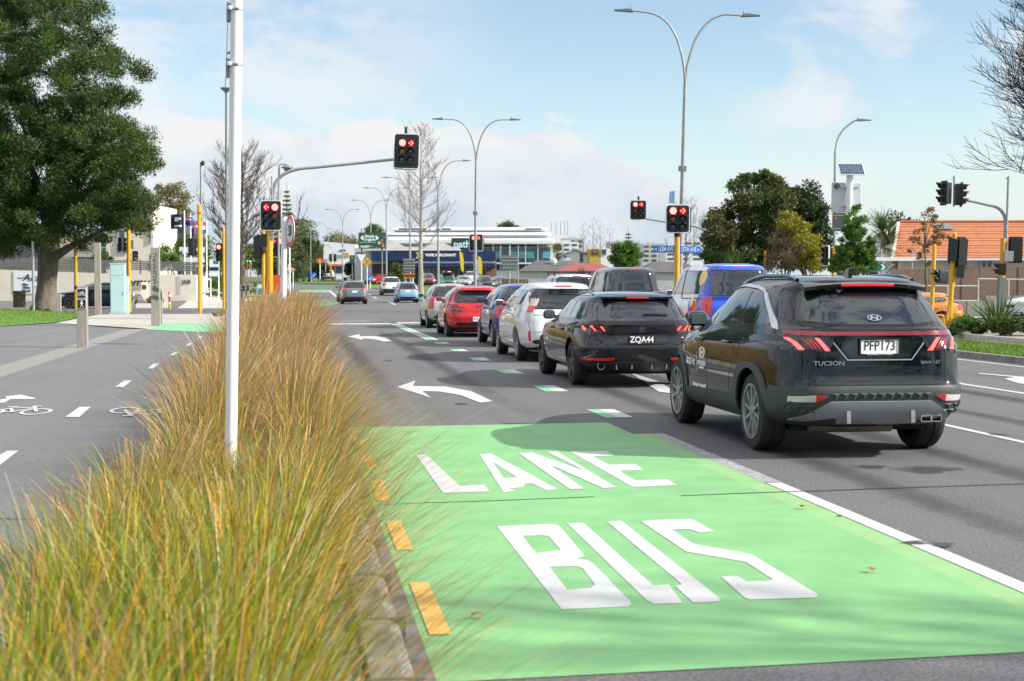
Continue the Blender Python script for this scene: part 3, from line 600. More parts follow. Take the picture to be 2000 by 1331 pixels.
bare('bare_tree', 'tall leafless street tree with a pale trunk in front of the shops', base(822, 123), 14.2, .24, 4.0, 3.6, M_barkg, 46, M_twigp, (9, 5), seed=3, up=.75)
bare('bare_tree', 'leafless spreading tree behind the white foreground pole', base(474, 128), 12.6, .34, 3.0, 5.2, M_bark, 44, M_twig, (11, 6), seed=5, up=.8, br_=1.4)
bare('bare_tree', 'dark bare tree whose branches reach in at the top right corner', base(2165, 36), 9.6, .2, 3.4, 3.3, M_bark, 52, M_twigd, (13, 8), seed=9, up=.5, droop=.22, az=(2.1, 4.2), rmin=.0048, br_=.65)
for i, (u, d, h) in enumerate(((1140, 300, 11), (1158, 310, 12.5), (1172, 300, 11.5), (1190, 305, 10.5))): bare('bare_tree', 'thin leafless trees in a row far behind the yellow building', base(u, d), h, .16, 2.5, 3, M_twig, 16, M_twig, (5, 3), seed=20+i, group='far bare trees')
bare('bare_tree', 'leafless tree behind the blue street name signs', base(1340, 170), 10, .2, 2, 4, M_bark, 22, M_twig, (6, 4), seed=31)
bare('bare_tree', 'wide leafless tree left of the dark bushes on the right', base(1385, 150), 7.5, .2, 1.5, 3.8, M_bark, 20, M_twig, (6, 4), seed=33); bare('bare_tree', 'pale leafless tree between the far lamp posts', base(660, 320), 9, .2, 3, 4, M_twigp, 14, M_twigp, (5, 3), seed=35)
for x, y, h, sd in ((15.6, 1.5, 9.5, 41), (15.5, -7, 9, 45)): bare('bare_tree', 'leafless berm tree standing beyond the right edge of the view', (x, y, .1), h, .2, 2.2, 3.4, M_bark, 44, M_twigd, (9, 5), seed=sd, up=.6, rmin=.006, group='berm trees out of frame')
# leafy trees and bushes
def ball(n, cx, cy, cz, rx, ry, rz, r):
    o = []
    for _ in range(n): d = rng.normal(size=3); d /= np.linalg.norm(d); k = rng.uniform(.25, 1)**.5; o.append((cx+d[0]*rx*k, cy+d[1]*ry*k, cz+d[2]*rz*k, r*rng.uniform(.7, 1.25)))
    return o
M_g1 = leafmat('mid_foliage', (.035, .075, .015), (.085, .14, .025), (.12, .11, .05)); M_g2 = leafmat('bright_foliage', (.05, .13, .015), (.12, .22, .03), (.2, .2, .05)); M_g3 = leafmat('olive_foliage', (.06, .085, .02), (.14, .15, .045), (.24, .20, .11))
M_rust = leafmat('rusty_foliage', (.035, .075, .015), (.085, .125, .028), (.24, .11, .07)); M_gold = leafmat('golden_foliage', (.14, .15, .012), (.34, .30, .02), (.2, .16, .06)); M_dry = leafmat('dry_foliage', (.13, .10, .06), (.24, .18, .10), (.12, .12, .04)); M_dk = leafmat('deep_foliage', (.014, .038, .011), (.05, .08, .02), (.06, .05, .02)); M_tan = leafmat('tan_foliage', (.12, .12, .05), (.26, .23, .11), (.3, .22, .13))
def pxtree(name, label, u, d, poly, m, n, rpx, per, size, depth=1.6, trunk=None, limbs=0, r0=.2, group=None, cat='tree', **k):
    loc = base(u, d); us = [p[0] for p in poly]; cl = pxclumps(poly, n, rpx, d, loc, depth, (min(us)+max(us))/2, (max(us)-min(us))/2+1); return tree(name, label, loc, cl, m, per, size, trunk, limbs, r0, None, group, cat, **k)
GB = 'bushy trees behind the queue on the right'
pxtree('bushy_tree', 'tall bushy tree with rusty seed heads on its crown', 1462, 82, [(1385, 520), (1392, 430), (1425, 398), (1440, 355), (1470, 340), (1520, 345), (1545, 380), (1540, 520)], M_rust, 130, 20, 280, .20, 2.4, 2.5, 8, .16, GB, blossom=.15)
pxtree('bushy_tree', 'dense dark green tree right of the rusty crowned tree', 1572, 84, [(1530, 520), (1530, 380), (1560, 362), (1590, 380), (1608, 430), (1612, 520)], M_dk, 100, 19, 280, .18, 2.2, 2, 6, .16, GB)
pxtree('bushy_tree', 'low dark tree with reddish leaves at the left end of the bushes', 1402, 80, [(1376, 525), (1382, 430), (1400, 412), (1425, 440), (1435, 525)], M_rust, 36, 18, 230, .18, 1.8, 1.5, 5, .12, GB, blossom=.25)
pxtree('shrub', 'golden yellow shrub in front of the dark green tree', 1580, 77, [(1520, 440), (1545, 408), (1562, 425), (1575, 440), (1598, 470), (1600, 525), (1560, 525), (1555, 470)], M_gold, 40, 14, 200, .13, 1.2, 1.2, 6, .08, GB, 'shrub')
pxtree('shrub', 'half dead brown shrub with bare stems beside the golden shrub', 1535, 77.5, [(1500, 525), (1505, 450), (1530, 430), (1560, 465), (1565, 525)], M_dry, 26, 15, 130, .13, 1.2, 1.6, 9, .07, GB, 'shrub')
tree('round_tree', 'round clipped bright green tree above the queue', base(1221, 150), ball(70, 0, 0, 3.65, 1.45, 1.45, 1.35, .5), M_g2, 190, .22, 1.8, 4, .13)
pxtree('tapered_shrub', 'pointed leafy green shrub in front of the solar sign', 1668, 57, [(1618, 530), (1640, 470), (1660, 425), (1672, 398), (1684, 425), (1700, 470), (1712, 530)], M_g2, 170, 9, 120, .14, .8, .6, 4, .06, None, 'shrub', asp=.25, up=.6)
pxtree('slender_tree', 'slender young tree with sparse bronze leaves on the corner', 1806, 63, [(1770, 500), (1782, 470), (1800, 440), (1812, 402), (1830, 430), (1850, 440), (1852, 480), (1835, 510), (1800, 520)], leafmat('bronze_foliage', (.07, .09, .02), (.16, .13, .03), (.28, .12, .04)), 30, 9, 70, .10, .8, 3.2, 12, .05, None, blossom=.6)
pxtree('far_tree', 'dark tree behind the orange tiled roof', 1775, 118, [(1742, 460), (1750, 425), (1780, 418), (1800, 440), (1800, 470)], M_dk, 30, 16, 160, .25, 2, 3, 2, .2)
for x, y, r in ((-22, -20, 4.5), (-12, -30, 5), (-2, -34, 4.6), (7, -30, 5.2), (16, -33, 5), (26, -26, 4.6), (36, -22, 5)): tree('street_tree', 'unseen leafy tree added behind the viewpoint for dark car reflections', (x, y, 0), ball(40, 0, 0, r*1.15, r, r, r*.8, r*.4), M_g1, 110, .5, r*.5, 3, .25, group='trees added behind the viewpoint for reflections')  # row out of view, added so the queued cars reflect something dark
# trees along the left and far side
GT = 'trees at the far end of the road'
pxtree('gum_tree', 'tan and grey gum tree rising behind the motel', 335, 175, [(300, 440), (300, 385), (318, 350), (345, 360), (368, 395), (362, 425), (340, 440)], M_tan, 46, 15, 120, .35, 3, 8, 8, .3)
pxtree('hedge_tree', 'round green tree behind the flag poles', 382, 150, [(338, 520), (345, 480), (375, 455), (410, 475), (425, 525)], M_g1, 50, 17, 170, .26, 2.5, 2, 3, .2)
pxtree('shrub', 'bright green shrub above the motel fence right of the aqua cabinet', 330, 119, [(292, 525), (300, 490), (325, 482), (350, 495), (368, 525)], M_g2, 34, 13, 160, .18, 1.3, .8, 2, .08, cat='shrub'); pxtree('shrub', 'dark shrub above the fence left of the aqua cabinet', 205, 119, [(182, 520), (190, 498), (205, 492), (216, 505), (216, 520)], M_g1, 18, 11, 140, .16, 1, .8, 2, .08, cat='shrub')
pxtree('hedge', 'clipped green hedge behind the small blue and white sign', 432, 135, [(410, 565), (412, 528), (440, 520), (440, 565)], M_g2, 24, 10, 160, .16, 1, cat='hedge')
pxtree('conifer', 'tall yellow green conifer behind the speed sign', 572, 225, [(548, 548), (552, 440), (566, 415), (585, 440), (596, 500), (600, 548)], M_g3, 70, 12, 170, .35, 3, 1, 2, .3, GT, asp=.3, up=-.3)
pxtree('conifer', 'olive conifer between the two yellow signal poles', 528, 230, [(500, 545), (510, 470), (525, 440), (545, 470), (552, 545)], M_g3, 45, 13, 150, .36, 3, 1, 2, .3, GT)
pxtree('broad_tree', 'broad dark green tree right of the yellow green conifer', 598, 250, [(570, 540), (575, 445), (590, 432), (612, 445), (625, 480), (625, 540)], M_g1, 60, 13, 160, .36, 3, 3, 3, .3, GT)
for u, l in ((592, 'small dense street tree right of the give way post'), (609, 'middle one of the three dense street trees by the median'), (626, 'right hand dense street tree by the median')): pxtree('street_tree', l, u, 240, [(u-13, 540), (u-12, 518), (u, 508), (u+12, 518), (u+13, 540)], M_dk, 16, 9, 130, .3, 1.2, 1, 2, .12, 'street trees by the median')
pxtree('far_tree', 'brown green tree mass above the white shop', 668, 330, [(635, 490), (640, 470), (660, 458), (690, 462), (696, 490)], M_tan, 40, 13, 120, .45, 5, 4, 2, .3, GT)
pxtree('far_tree', 'green tree showing over the top of the green billboard', 727, 300, [(703, 462), (712, 448), (730, 442), (748, 450), (752, 465)], M_g1, 26, 11, 120, .4, 3, 8, 2, .3, GT); pxtree('far_tree', 'green domed tree on the skyline behind the long white building', 992, 330, [(966, 462), (970, 446), (990, 437), (1010, 444), (1016, 462)], M_g1, 26, 11, 120, .4, 3, 10, 2, .3, GT)
pxtree('shrub', 'mixed green shrub between the yellow diamond sign and the grey sign', 775, 150, [(755, 560), (758, 528), (772, 512), (790, 520), (795, 560)], M_g1, 30, 9, 140, .2, 1.4, .7, 3, .07, cat='shrub', blossom=.3); pxtree('street_tree', 'small dark street tree beside the small green sign', 692, 215, [(676, 545), (678, 518), (690, 508), (704, 518), (708, 545)], M_dk, 24, 9, 130, .28, 1.5, 1, 3, .12, 'street trees by the median')
pxtree('far_tree', 'olive tree at the right end of the glass fronted building', 1088, 240, [(1076, 520), (1078, 485), (1090, 478), (1102, 500), (1104, 520)], M_g3, 22, 10, 130, .3, 2, 2, 2, .2, GT)
def farrow(us, d, h, m, label):
    for i, u in enumerate(us): tree('far_tree', label, base(u, d+rng.uniform(-15, 15)), ball(20, 0, 0, h*.6, h*.5, h*.5, h*.4, h*.2), m, 90, h*.075, h*.3, 2, .2, group='trees on the skyline')
farrow((440, 470, 505, 545, 610, 650, 690), 380, 9, M_g1, 'distant green trees closing the far end of the road'); farrow((1245, 1290, 1330, 1365), 360, 6.5, M_g3, 'distant olive trees low on the skyline behind the white blocks'); farrow((-60, 20, 120, 210, 270), 260, 9, M_g1, 'distant trees behind the cream motel'); farrow((1640, 1700, 1745, 1840, 1900, 1990, 2060), 190, 5, M_g1, 'distant trees behind the orange roofed house')
def norfolk(u, d, h, label, m, dens=1., w=.2):
    t = thing('norfolk_pine', label, 'tree', base(u, d)); mb = MB(); mb.cyl((0, 0, -.2), (0, 0, h), .16, .03, 7); mb.build('trunk', M_bark, t); cl = []
    for k in range(int(13*dens)):
        f_ = k/(13*dens); z = h*(.22+.76*f_); R_ = h*w*(1-f_)+.15
        for a in np.arange(0, 6.28, 6.28/6):
            for s in (.35, .65, 1.): cl.append((R_*s*math.cos(a+k), R_*s*math.sin(a+k), z+.12*R_*s, .13*R_+.08))
    leaves('crown', cl, m, t, 14, .06*h*.35, .4, .2, .5); return t
norfolk(1227, 262, 9.2, 'small tiered pine behind the round clipped tree', M_dk, .9, .2); norfolk(561, 260, 17, 'tall thin tiered pine on the skyline behind the speed sign', M_tan, 1.3, .11)
# strap leaved plants
M_strap = grass_mat('strap_leaf', (.025, .08, .010), (.085, .13, .022), (.22, .18, .09))
def straps(t, name, n, z, ln, w, lean, droop, r=.05, dry=0., c=(0, 0)):
    a = rng.uniform(0, 6.28, n); rr = r*np.sqrt(rng.uniform(0, 1, n)); tint = np.stack([rng.uniform(0, 1, n), np.full(n, dry), rng.uniform(0, .25, n)], 1)
    return blades(name, c[0]+rr*np.cos(a), c[1]+rr*np.sin(a), np.full(n, z), a+rng.normal(0, .2, n), ln*rng.uniform(.7, 1.15, n), rng.uniform(lean[0], lean[1], n), rng.uniform(droop[0], droop[1], n), np.full(n, w), tint, 5, M_strap, t)
def cabbage(u, d, heads, label, th, ln=1.1, n=150):
    t = thing('cabbage_tree', label, 'tree', base(u, d)); mb = MB(); mb.tube([(0, 0, -.1), (.03, 0, th*.5), (0, 0, th)], [.14, .11, .1], 8)
    for i, (x, z) in enumerate(heads):
        if x or z != th: mb.tube([(0, 0, th*.75), (x*.6, 0, (th*.75+z)/2), (x, 0, z)], [.08, .07, .06], 6)
        straps(t, 'leaves', n, z, ln, .05, (.1, 1.7), (.1, .8), .06, .0, (x, 0)); straps(t, 'dry_leaves', n//5, z-.15, ln*.95, .05, (1.9, 2.5), (.2, .6), .08, .8, (x, 0))
    mb.build('trunk', M_barkg, t)
cabbage(1722, 88, ((0, 4.6), (.25, 3.7)), 'cabbage tree with a spiky head left of the orange roof', 4.6, 1.35, 190); cabbage(1752, 92, ((0, 2.7), (.5, 2.2)), 'low spiky cabbage tree half hidden by the orange roof gable', 2.7, 1.2); cabbage(1440, 76, ((0, 2.2), (.2, 1.5)), 'spiky cabbage tree in front of the rusty crowned tree', 2.2, 1.1); cabbage(1878, 74, ((0, 1.8),), 'small spiky plant above the brush fence', 1.8, .9); cabbage(1136, 130, ((0, 1.9),), 'small palm like plant in front of the red roof', 1.9, .8, 90)
def flax(u, d, h, label, n=70, x=0, z=.1):
    b = base(u, d); t = thing('flax_bush', label, 'plant', (b.x+x, b.y, z)); straps(t, 'leaves', n, 0, h, .055, (.05, .75), (.1, .9), .12); return t
flax(1948, 43, 1.15, 'spiky green flax bush in the corner garden bed')
GP = 'low plants in the corner garden bed'
for u, d, r, m, l in ((1868, 41.5, .22, M_g1, 'small dark green mound at the foot of the yellow posts'), (1888, 42, .34, M_g2, 'rounded bright green bush left of the flax'), (1914, 41.5, .26, M_rust, 'rusty red low bush in front of the flax'), (1962, 41, .36, M_g1, 'grey green bush in front of the flax'), (1990, 40.5, .36, M_rust, 'brownish bush at the right edge of the garden bed'), (2015, 41, .4, M_g1, 'green bush cut off by the right edge')):
    tree('garden_bush', l, tuple(base(u, d)+Vector((0, 0, .1))), ball(16, 0, 0, r*.75, r, r, r*.6, r*.45), m, 110, .085, group=GP, cat='shrub')
for u, d, h, l in ((492, 63.5, .75, 'dark flax clump by the orange handrail'), (508, 64.5, .6, 'flax clump right of the orange handrail')): flax(u, d, h, l, 60)
tree('garden_bush', 'orange and green bush beside the yellow signal pole', base(503, 63), ball(10, 0, 0, .3, .35, .3, .25, .2), M_gold, 100, .09, cat='shrub')
tree('garden_bush', 'low grey tuft on the kerb left of the white pole', base(428, 67), ball(8, 0, 0, .15, .6, .2, .12, .15), M_g3, 60, .08, cat='shrub'); tree('garden_bush', 'low green planting along the far footpath', base(455, 118), ball(26, 0, 0, .5, 2.6, .6, .4, .35), M_g1, 90, .12, cat='shrub')
# ---------------------------------------------------------------- buildings, walls, fences
M_cream = mat('cream_render', (.66, .60, .50), .85, 0, (.72, .66, .56), 1.5, .1, 60); M_wht = mat('white_cladding', (.72, .73, .74), .7, 0, (.78, .79, .8), .8); M_ltg = mat('light_grey_wall', (.42, .42, .43), .8, 0, (.50, .50, .5), .6)
M_dkc = mat('dark_cladding', (.045, .05, .06), .6, 0, (.07, .075, .085), 3, stretch=(6, 6, .2)); M_grf = mat('grey_roof', (.25, .24, .24), .75, 0, (.33, .32, .31), 1.2); M_drf = mat('dark_roof', (.07, .065, .065), .8, 0, (.11, .10, .10), 1)
M_rrf = mat('red_roof', (.24, .045, .04), .7, 0, (.30, .07, .06), 2); M_navy = mat('navy_fascia', (.009, .024, .085), .45, 0, (.012, .03, .10), .5); M_wood = mat('weathered_timber', (.23, .205, .18), .85, 0, (.33, .30, .27), 3, .5, 12, stretch=(8, 8, .7)); M_slat = mat('grey_slats', (.16, .17, .165), .7); M_wg = mat('window_glass', (.03, .045, .055), .06, 0, (.07, .09, .10), .6, spec=.9)
M_teal = mat('teal_glass', (.06, .26, .30), .08, 0, (.14, .42, .46), .35, spec=.9); M_tealD = mat('dark_teal_glass', (.012, .05, .075), .06, 0, (.02, .08, .11), .5, spec=.9); M_alu = mat('aluminium', (.55, .57, .58), .4, .6); M_brick = mat('brown_brick', (.22, .12, .075), .9, 0, (.30, .18, .11), 12)
M_ochre = mat('ochre_panel', (.50, .34, .06), .7); M_solar = mat('solar_glass', (.03, .05, .10), .15, 0, spec=.8)
def frame(u, d, rz=0): b = base(u, d); return b, rz-YAW         # walls square to the view axis unless turned
def bld(name, label, u0, u1, d, rz=0., cat='building', z0=None):
    b = base((u0+u1)/2, d); t = thing(name, label, cat, (b.x, b.y, b.z if z0 is None else z0), -YAW+rz); t['w'] = 0; return t
def XZ(u, v, d, uc, bz): return ((u-uc)*d/F, zat(v, d)-bz)       # pixel to wall coordinates at depth d
class Wall:
    def __init__(s, t, uc, d): s.t, s.uc, s.d, s.bz = t, uc, d, t.location.z
    def xz(s, u, v): return XZ(u, v, s.d, s.uc, s.bz)
    def box(s, name, u0, v0, u1, v1, m, y=0., th=.06, bev=0, par=None):
        a, b = s.xz(u0, v1), s.xz(u1, v0); mb = MB(); mb.box(((a[0]+b[0])/2, y-th/2, (a[1]+b[1])/2), (b[0]-a[0], th, b[1]-a[1])); return mb.build(name, m, par or s.t, True, bev)
    def poly(s, name, pts, m, y=0., th=.1, par=None): mb = MB(); mb.prism([s.xz(*p) for p in pts], y-th, y, 'Y'); return mb.build(name, m, par or s.t, False)
    def text(s, txt, u, v, hpx, m, y=-.1, xs=1., nm='lettering', bold=0., par=None, sh=0.):
        x, z = s.xz(u, v); o = text(nm, txt, hpx*s.d/F*1.38, m, par or s.t, (x, y, z), (R(90), 0, 0), .01, xs=xs, bold=bold)
        if sh: o.data.transform(Matrix(((1, sh, 0, 0), (0, 1, 0, 0), (0, 0, 1, 0), (0, 0, 0, 1))))
        return o
    def window(s, u0, v0, u1, v1, nx=2, ny=1, m=None, fm=None, y=0.):
        f = s.box('window', u0, v0, u1, v1, m or M_wg, y-.02, .05); a, b = s.xz(u0, v1), s.xz(u1, v0); mb = MB(); w_ = .06
        for i in range(nx+1): x = a[0]+(b[0]-a[0])*i/nx; mb.box((x, y-.085, (a[1]+b[1])/2), (w_, .05, b[1]-a[1]+w_))
        for j in range(ny+1): z = a[1]+(b[1]-a[1])*j/ny; mb.box(((a[0]+b[0])/2, y-.089, z), (b[0]-a[0]+w_, .05, w_))
        mb.build('frame', fm or M_alu, f); return f
# --- motel on the left: boundary wall, fence, blocks
D = 115
t = bld('boundary_wall', 'long cream rendered wall painted with motel lettering on the left', -60, 384, D, 0, 'wall'); W_ = Wall(t, 162, D); mb = MB(); xz = W_.xz
mb.prism([xz(-60, 592), xz(384, 592), xz(384, 537), xz(250, 536), xz(-60, 525)], 0, .25, 'Y'); mb.build('wall', M_cream, t)
b2 = base(384, D)-t.location; mb = MB(); Lr = 36
rm = Matrix.Rotation(-(t.rotation_euler.z), 3, 'Z'); e = base(413, D+36)-t.location; a_ = rm @ Vector((b2.x, b2.y, 0)); e_ = rm @ Vector((e.x, e.y, 0)); mb.prism([(a_.x, a_.y), (e_.x, e_.y), (e_.x-.25, e_.y), (a_.x-.25, a_.y+.25)], 0, 1.9, 'Z'); mb.build('return_wall', M_cream, t)
M_brush = mat('black_script', (.015, .015, .017), .6); M_tealp = mat('teal_script', (.02, .22, .26), .6); M_navt = mat('navy_lettering', (.02, .03, .12), .6)
pn = W_.box('sign_panel', 27, 530, 111, 574, M_wht, -.02, .03); W_.text('Aca', 63, 543, 14, M_brush, -.07, 1.1, sh=.3, par=pn); W_.text('Sky', 50, 556, 4.5, M_navt, -.07, 1.3, bold=.01, par=pn); W_.text('Sma   T', 58, 562, 4.5, M_navt, -.07, 1.3, bold=.01, par=pn); W_.text('Pool', 52, 568.5, 4.5, M_navt, -.07, 1.3, bold=.01, par=pn)
W_.poly('swoosh', [(35, 541), (38, 545), (44, 545), (58, 537), (46, 542), (40, 543)], M_tealp, -.05, .02, pn)
W_.text('emy', 270, 552, 17, M_brush, -.03, 1.15, sh=.35, bold=.012); W_.text('INN', 266, 564, 6, mat('grey_lettering', (.3, .32, .32), .6), -.03, 1.3); W_.text('JAM', 364, 551, 9, mat('grey_script', (.12, .12, .12), .6), -.03, .8, bold=.01); W_.box('painted_panel', 345, 541, 352, 575, mat('faded_mural', (.45, .44, .42), .8), -.01, .012)
t = bld('slat_fence', 'grey horizontal slat fence standing on the motel wall', -60, 382, D+2, 0, 'fence'); Wf = Wall(t, 161, D+2); mb = MB()
for k in range(5): a, b = Wf.xz(-60, 0)[0], Wf.xz(382, 0)[0]; z = 2.18+.15*k-.0; mb.prism([(a, z+.5), (b, z+.05), (b, z+.165), (a, z+.615)], 0, .03, 'Y')
mb.build('slats', M_slat, t, False); mb = MB()
for u in range(-50, 385, 27): x = Wf.xz(u, 0)[0]; mb.box((x, .07, 1.55+(.45*(382-u)/442)), (.09, .09, 3.0))
mb.build('posts', M_slat, t, False)
D2 = 140; t = bld('motel', 'cream three storey motel block behind the big tree', -60, 300, D2, 0); Wm = Wall(t, 120, D2); mb = MB()
for u0, v0, u1, y0 in ((-60, 455, 78, 2), (76, 448, 212, 5), (208, 400, 300, 0)): a, b = Wm.xz(u0, 600), Wm.xz(u1, v0); mb.box(((a[0]+b[0])/2, y0+5, b[1]/2-.5), (b[0]-a[0], 10, b[1]+1))
mb.build('wall', M_cream, t, False); mb = MB(); a, b = Wm.xz(-60, 515), Wm.xz(82, 491); mb.prism([(a[0], b[1]), (b[0], b[1]), (b[0], a[1]), (a[0], a[1])], .2, 2.2, 'Y'); mb.build('lower_roof', M_drf, t, False)
for u0, v0, u1, v1, nx, ny, y in ((20, 460, 80, 491, 4, 3, 2), (-40, 462, 8, 490, 3, 2, 2), (228, 476, 249, 495, 2, 1, 0), (233, 450, 245, 474, 1, 1, 0), (292, 448, 296, 476, 1, 1, 0), (118, 462, 145, 490, 2, 2, 5), (163, 466, 190, 498, 3, 2, 5)): Wm.window(u0, v0, u1, v1, nx, ny, y=y)
mb = MB(); a, b = Wm.xz(112, 494), Wm.xz(206, 476)
for k in range(4): mb.box(((a[0]+b[0])/2, 3.2, a[1]+(b[1]-a[1])*k/3), (b[0]-a[0], .05, .06))
mb.build('balcony_rail', M_alu, t); Wm.box('balcony_slab', 108, 496, 210, 501, M_wht, 5, 1.9)
D3 = 165; t = bld('office_building', 'dark grey clad office with white lettering and a strip window', 296, 372, D3, 0); Wo = Wall(t, 334, D3); a, b = Wo.xz(296, 560), Wo.xz(364, 428); mb = MB(); mb.box(((a[0]+b[0])/2, 5, b[1]/2), (b[0]-a[0], 10, b[1])); mb.build('wall', M_dkc, t, False); Wo.text('TAURANGA SPEC', 314, 443.5, 5.2, M_wh, -.06, 1.12, bold=.012); Wo.window(298, 453, 345, 465, 4, 1); Wo.box('lower_wall', 296, 477, 345, 520, M_ltg, 0, .15)
mb = MB(); x0, x1 = Wo.xz(296, 0)[0], Wo.xz(364, 0)[0]
for k in range(24): mb.box((x0+(x1-x0)*k/24+.1, -.03, (Wo.xz(0, 430)[1]+Wo.xz(0, 452)[1])/2), (.05, .05, Wo.xz(0, 430)[1]-Wo.xz(0, 452)[1]))
for k in range(24): mb.box((x0+(x1-x0)*k/24+.1, -.03, (Wo.xz(0, 466)[1]+Wo.xz(0, 477)[1])/2), (.05, .05, Wo.xz(0, 466)[1]-Wo.xz(0, 477)[1]))
mb.build('cladding_ribs', M_dkc, t, False)
# --- long white building with the glazed front
D4 = 232; t = bld('glass_building', 'long white building with stepped roof and teal glass front', 745, 1078, D4, 0); Wg = Wall(t, 911, D4); bx = lambda u0, v0, u1, v1, y0, dp: (lambda a, b: ((a[0]+b[0])/2, y0+dp/2, (a[1]+b[1])/2, b[0]-a[0], dp, b[1]-a[1]))(Wg.xz(u0, v1), Wg.xz(u1, v0))
mb = MB()
for q in ((930, 482, 1076, 548, .3, 16), (750, 462, 930, 548, 2, 14)): c_ = bx(*q); mb.box(c_[:3], c_[3:])
mb.build('wall', M_wht, t, False); mb = MB()
for u0, v0, u1, v1, y0, dp in ((744, 467, 1082, 478, -1.2, 18), (748, 454, 1078, 459, 2, 12), (760, 443, 1070, 448.5, 4, 8)): c_ = bx(u0, v0, u1, v1, y0, dp); mb.box(c_[:3], c_[3:])
mb.build('roof', mat('white_roof', (.78, .79, .80), .5), t, True, .25); mb = MB()
for u0, v0, u1, v1, y0, dp in ((752, 459, 1070, 467, 3, 10), (766, 448.5, 1066, 454, 5, 6)): c_ = bx(u0, v0, u1, v1, y0, dp); mb.box(c_[:3], c_[3:])
mb.build('clerestory', M_ltg, t, False)
for u0, u1 in ((775, 830), (860, 878), (1026, 1058)): Wg.box('solar_panel', u0, 444.5, u1, 447.8, M_solar, 3.9, .05)
for i in range(9): u = 930+i*16.2; Wg.box('window', u+.6, 483, u+15.6, 492, M_tealD, .2, .06); Wg.box('window', u+.6, 492, u+15.6, 504, M_teal if i % 4 != 3 else M_tealD, .2, .06); Wg.box('window', u+.6, 505, u+15.6, 513, M_tealD, .2, .06); Wg.box('window', u+.6, 516, u+15.6, 528, M_tealD if i % 2 else M_wg, .2, .06)
for u in (932, 963, 996, 1026, 1050, 1075): Wg.box('column', u-.7, 478, u+.7, 548, M_wht, -.6, .3)
Wg.box('awning', 930, 513.5, 1078, 516, M_wht, .1, 1.2)
p_ = Wg.box('sign_board', 882, 466, 945, 491, mat('charcoal_board', (.035, .04, .045), .5), -1.6, .3); Wg.text('path', 903, 478.5, 13.5, mat('pale_teal_letter', (.55, .85, .85), .5), -2.0, 1.0, bold=.04, par=p_)
# --- navy shop
D5 = 206; t = bld('shop_building', 'navy fascia shop with hipped grey roof and brick front', 690, 968, D5, 0); Ws = Wall(t, 829, D5); xz = Ws.xz; mb = MB(); a, b = xz(757, 560), xz(968, 500); mb.box(((a[0]+b[0])/2, 6, b[1]/2), (b[0]-a[0], 11, b[1])); mb.build('wall', mat('dark_shopfront', (.03, .034, .045), .5), t, False)
mb = MB(); a, b = xz(726, 510), xz(968.5, 490); mb.box(((a[0]+b[0])/2, .1, (a[1]+b[1])/2), (b[0]-a[0], 1.0, b[1]-a[1])); mb.build('fascia', M_navy, t, True, .03); mb = MB(); a, b = xz(795, 523), xz(968, 514.5); mb.box(((a[0]+b[0])/2, -.9, (a[1]+b[1])/2), (b[0]-a[0], 2.4, b[1]-a[1])); mb.build('canopy', M_navy, t, True, .03)
Ws.box('soffit', 796, 510.5, 968, 514.2, M_ltg, -.2, .1)
def hip(u0, u1, vb, vt, ua, ub, y0, dp, m, ww, tt):
    a, b, c, d_ = ww.xz(u0, vb), ww.xz(u1, vb), ww.xz(ua, vt), ww.xz(ub, vt); m_ = y0+dp/2; mb = MB(); mb.add([(a[0], y0, a[1]), (b[0], y0, b[1]), (b[0], y0+dp, b[1]), (a[0], y0+dp, a[1]), (c[0], m_, c[1]), (d_[0], m_, d_[1])], [(0, 1, 5, 4), (1, 2, 5), (2, 3, 4, 5), (3, 0, 4), (0, 3, 2, 1)]); return mb.build('roof', m, tt, False)
hip(715, 800, 490, 466, 752, 758, .2, 10, M_grf, Ws, t); hip(812, 900, 490, 470, 850, 856, 1, 10, M_grf, Ws, t); hip(770, 900, 490, 482, 775, 895, -.5, 5, M_grf, Ws, t)
Ws.text('VAPE MERCHANT', 861, 499, 5.2, M_wh, -.45, 1.05, bold=.03)
for pl in ([(812, 493), (816, 493), (821, 499), (816, 506), (812, 506), (816, 499)], [(821, 493), (827, 493), (827, 506), (822, 506), (824, 499)]): Ws.poly('logo', pl, mat('gold_logo', (.55, .42, .27), .5), -.42, .06)
for u0, u1 in ((858, 884), (952, 968)): Ws.box('brick_panel', u0, 524, u1, 548, M_brick, .4, .1)
for u0, u1 in ((824, 836), (838, 856), (886, 906), (908, 928), (930, 950)): Ws.window(u0, 525, u1, 549, 2, 1, y=.42)
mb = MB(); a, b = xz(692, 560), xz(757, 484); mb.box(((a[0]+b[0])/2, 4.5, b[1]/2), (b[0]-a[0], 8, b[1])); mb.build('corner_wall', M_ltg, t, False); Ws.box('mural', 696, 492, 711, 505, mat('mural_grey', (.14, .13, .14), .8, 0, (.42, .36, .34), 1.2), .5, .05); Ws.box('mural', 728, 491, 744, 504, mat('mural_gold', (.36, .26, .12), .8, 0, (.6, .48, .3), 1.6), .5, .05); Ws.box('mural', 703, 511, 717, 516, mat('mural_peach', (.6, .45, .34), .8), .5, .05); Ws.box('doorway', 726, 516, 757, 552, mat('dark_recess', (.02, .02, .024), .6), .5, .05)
t = bld('billboard', 'dark green advertising billboard above the shop corner', 698, 756, 200, 0, 'billboard'); Wb = Wall(t, 727, 200); bd = Wb.box('board', 700.5, 455, 755, 486, mat('billboard_green', (.012, .10, .065), .5), 0, .2); mb = MB(); [mb.cyl((x, .15, 0), (x, .15, 7.5), .1, n=8) for x in (-1.4, 1.3)]; mb.build('posts', M_slat, t)
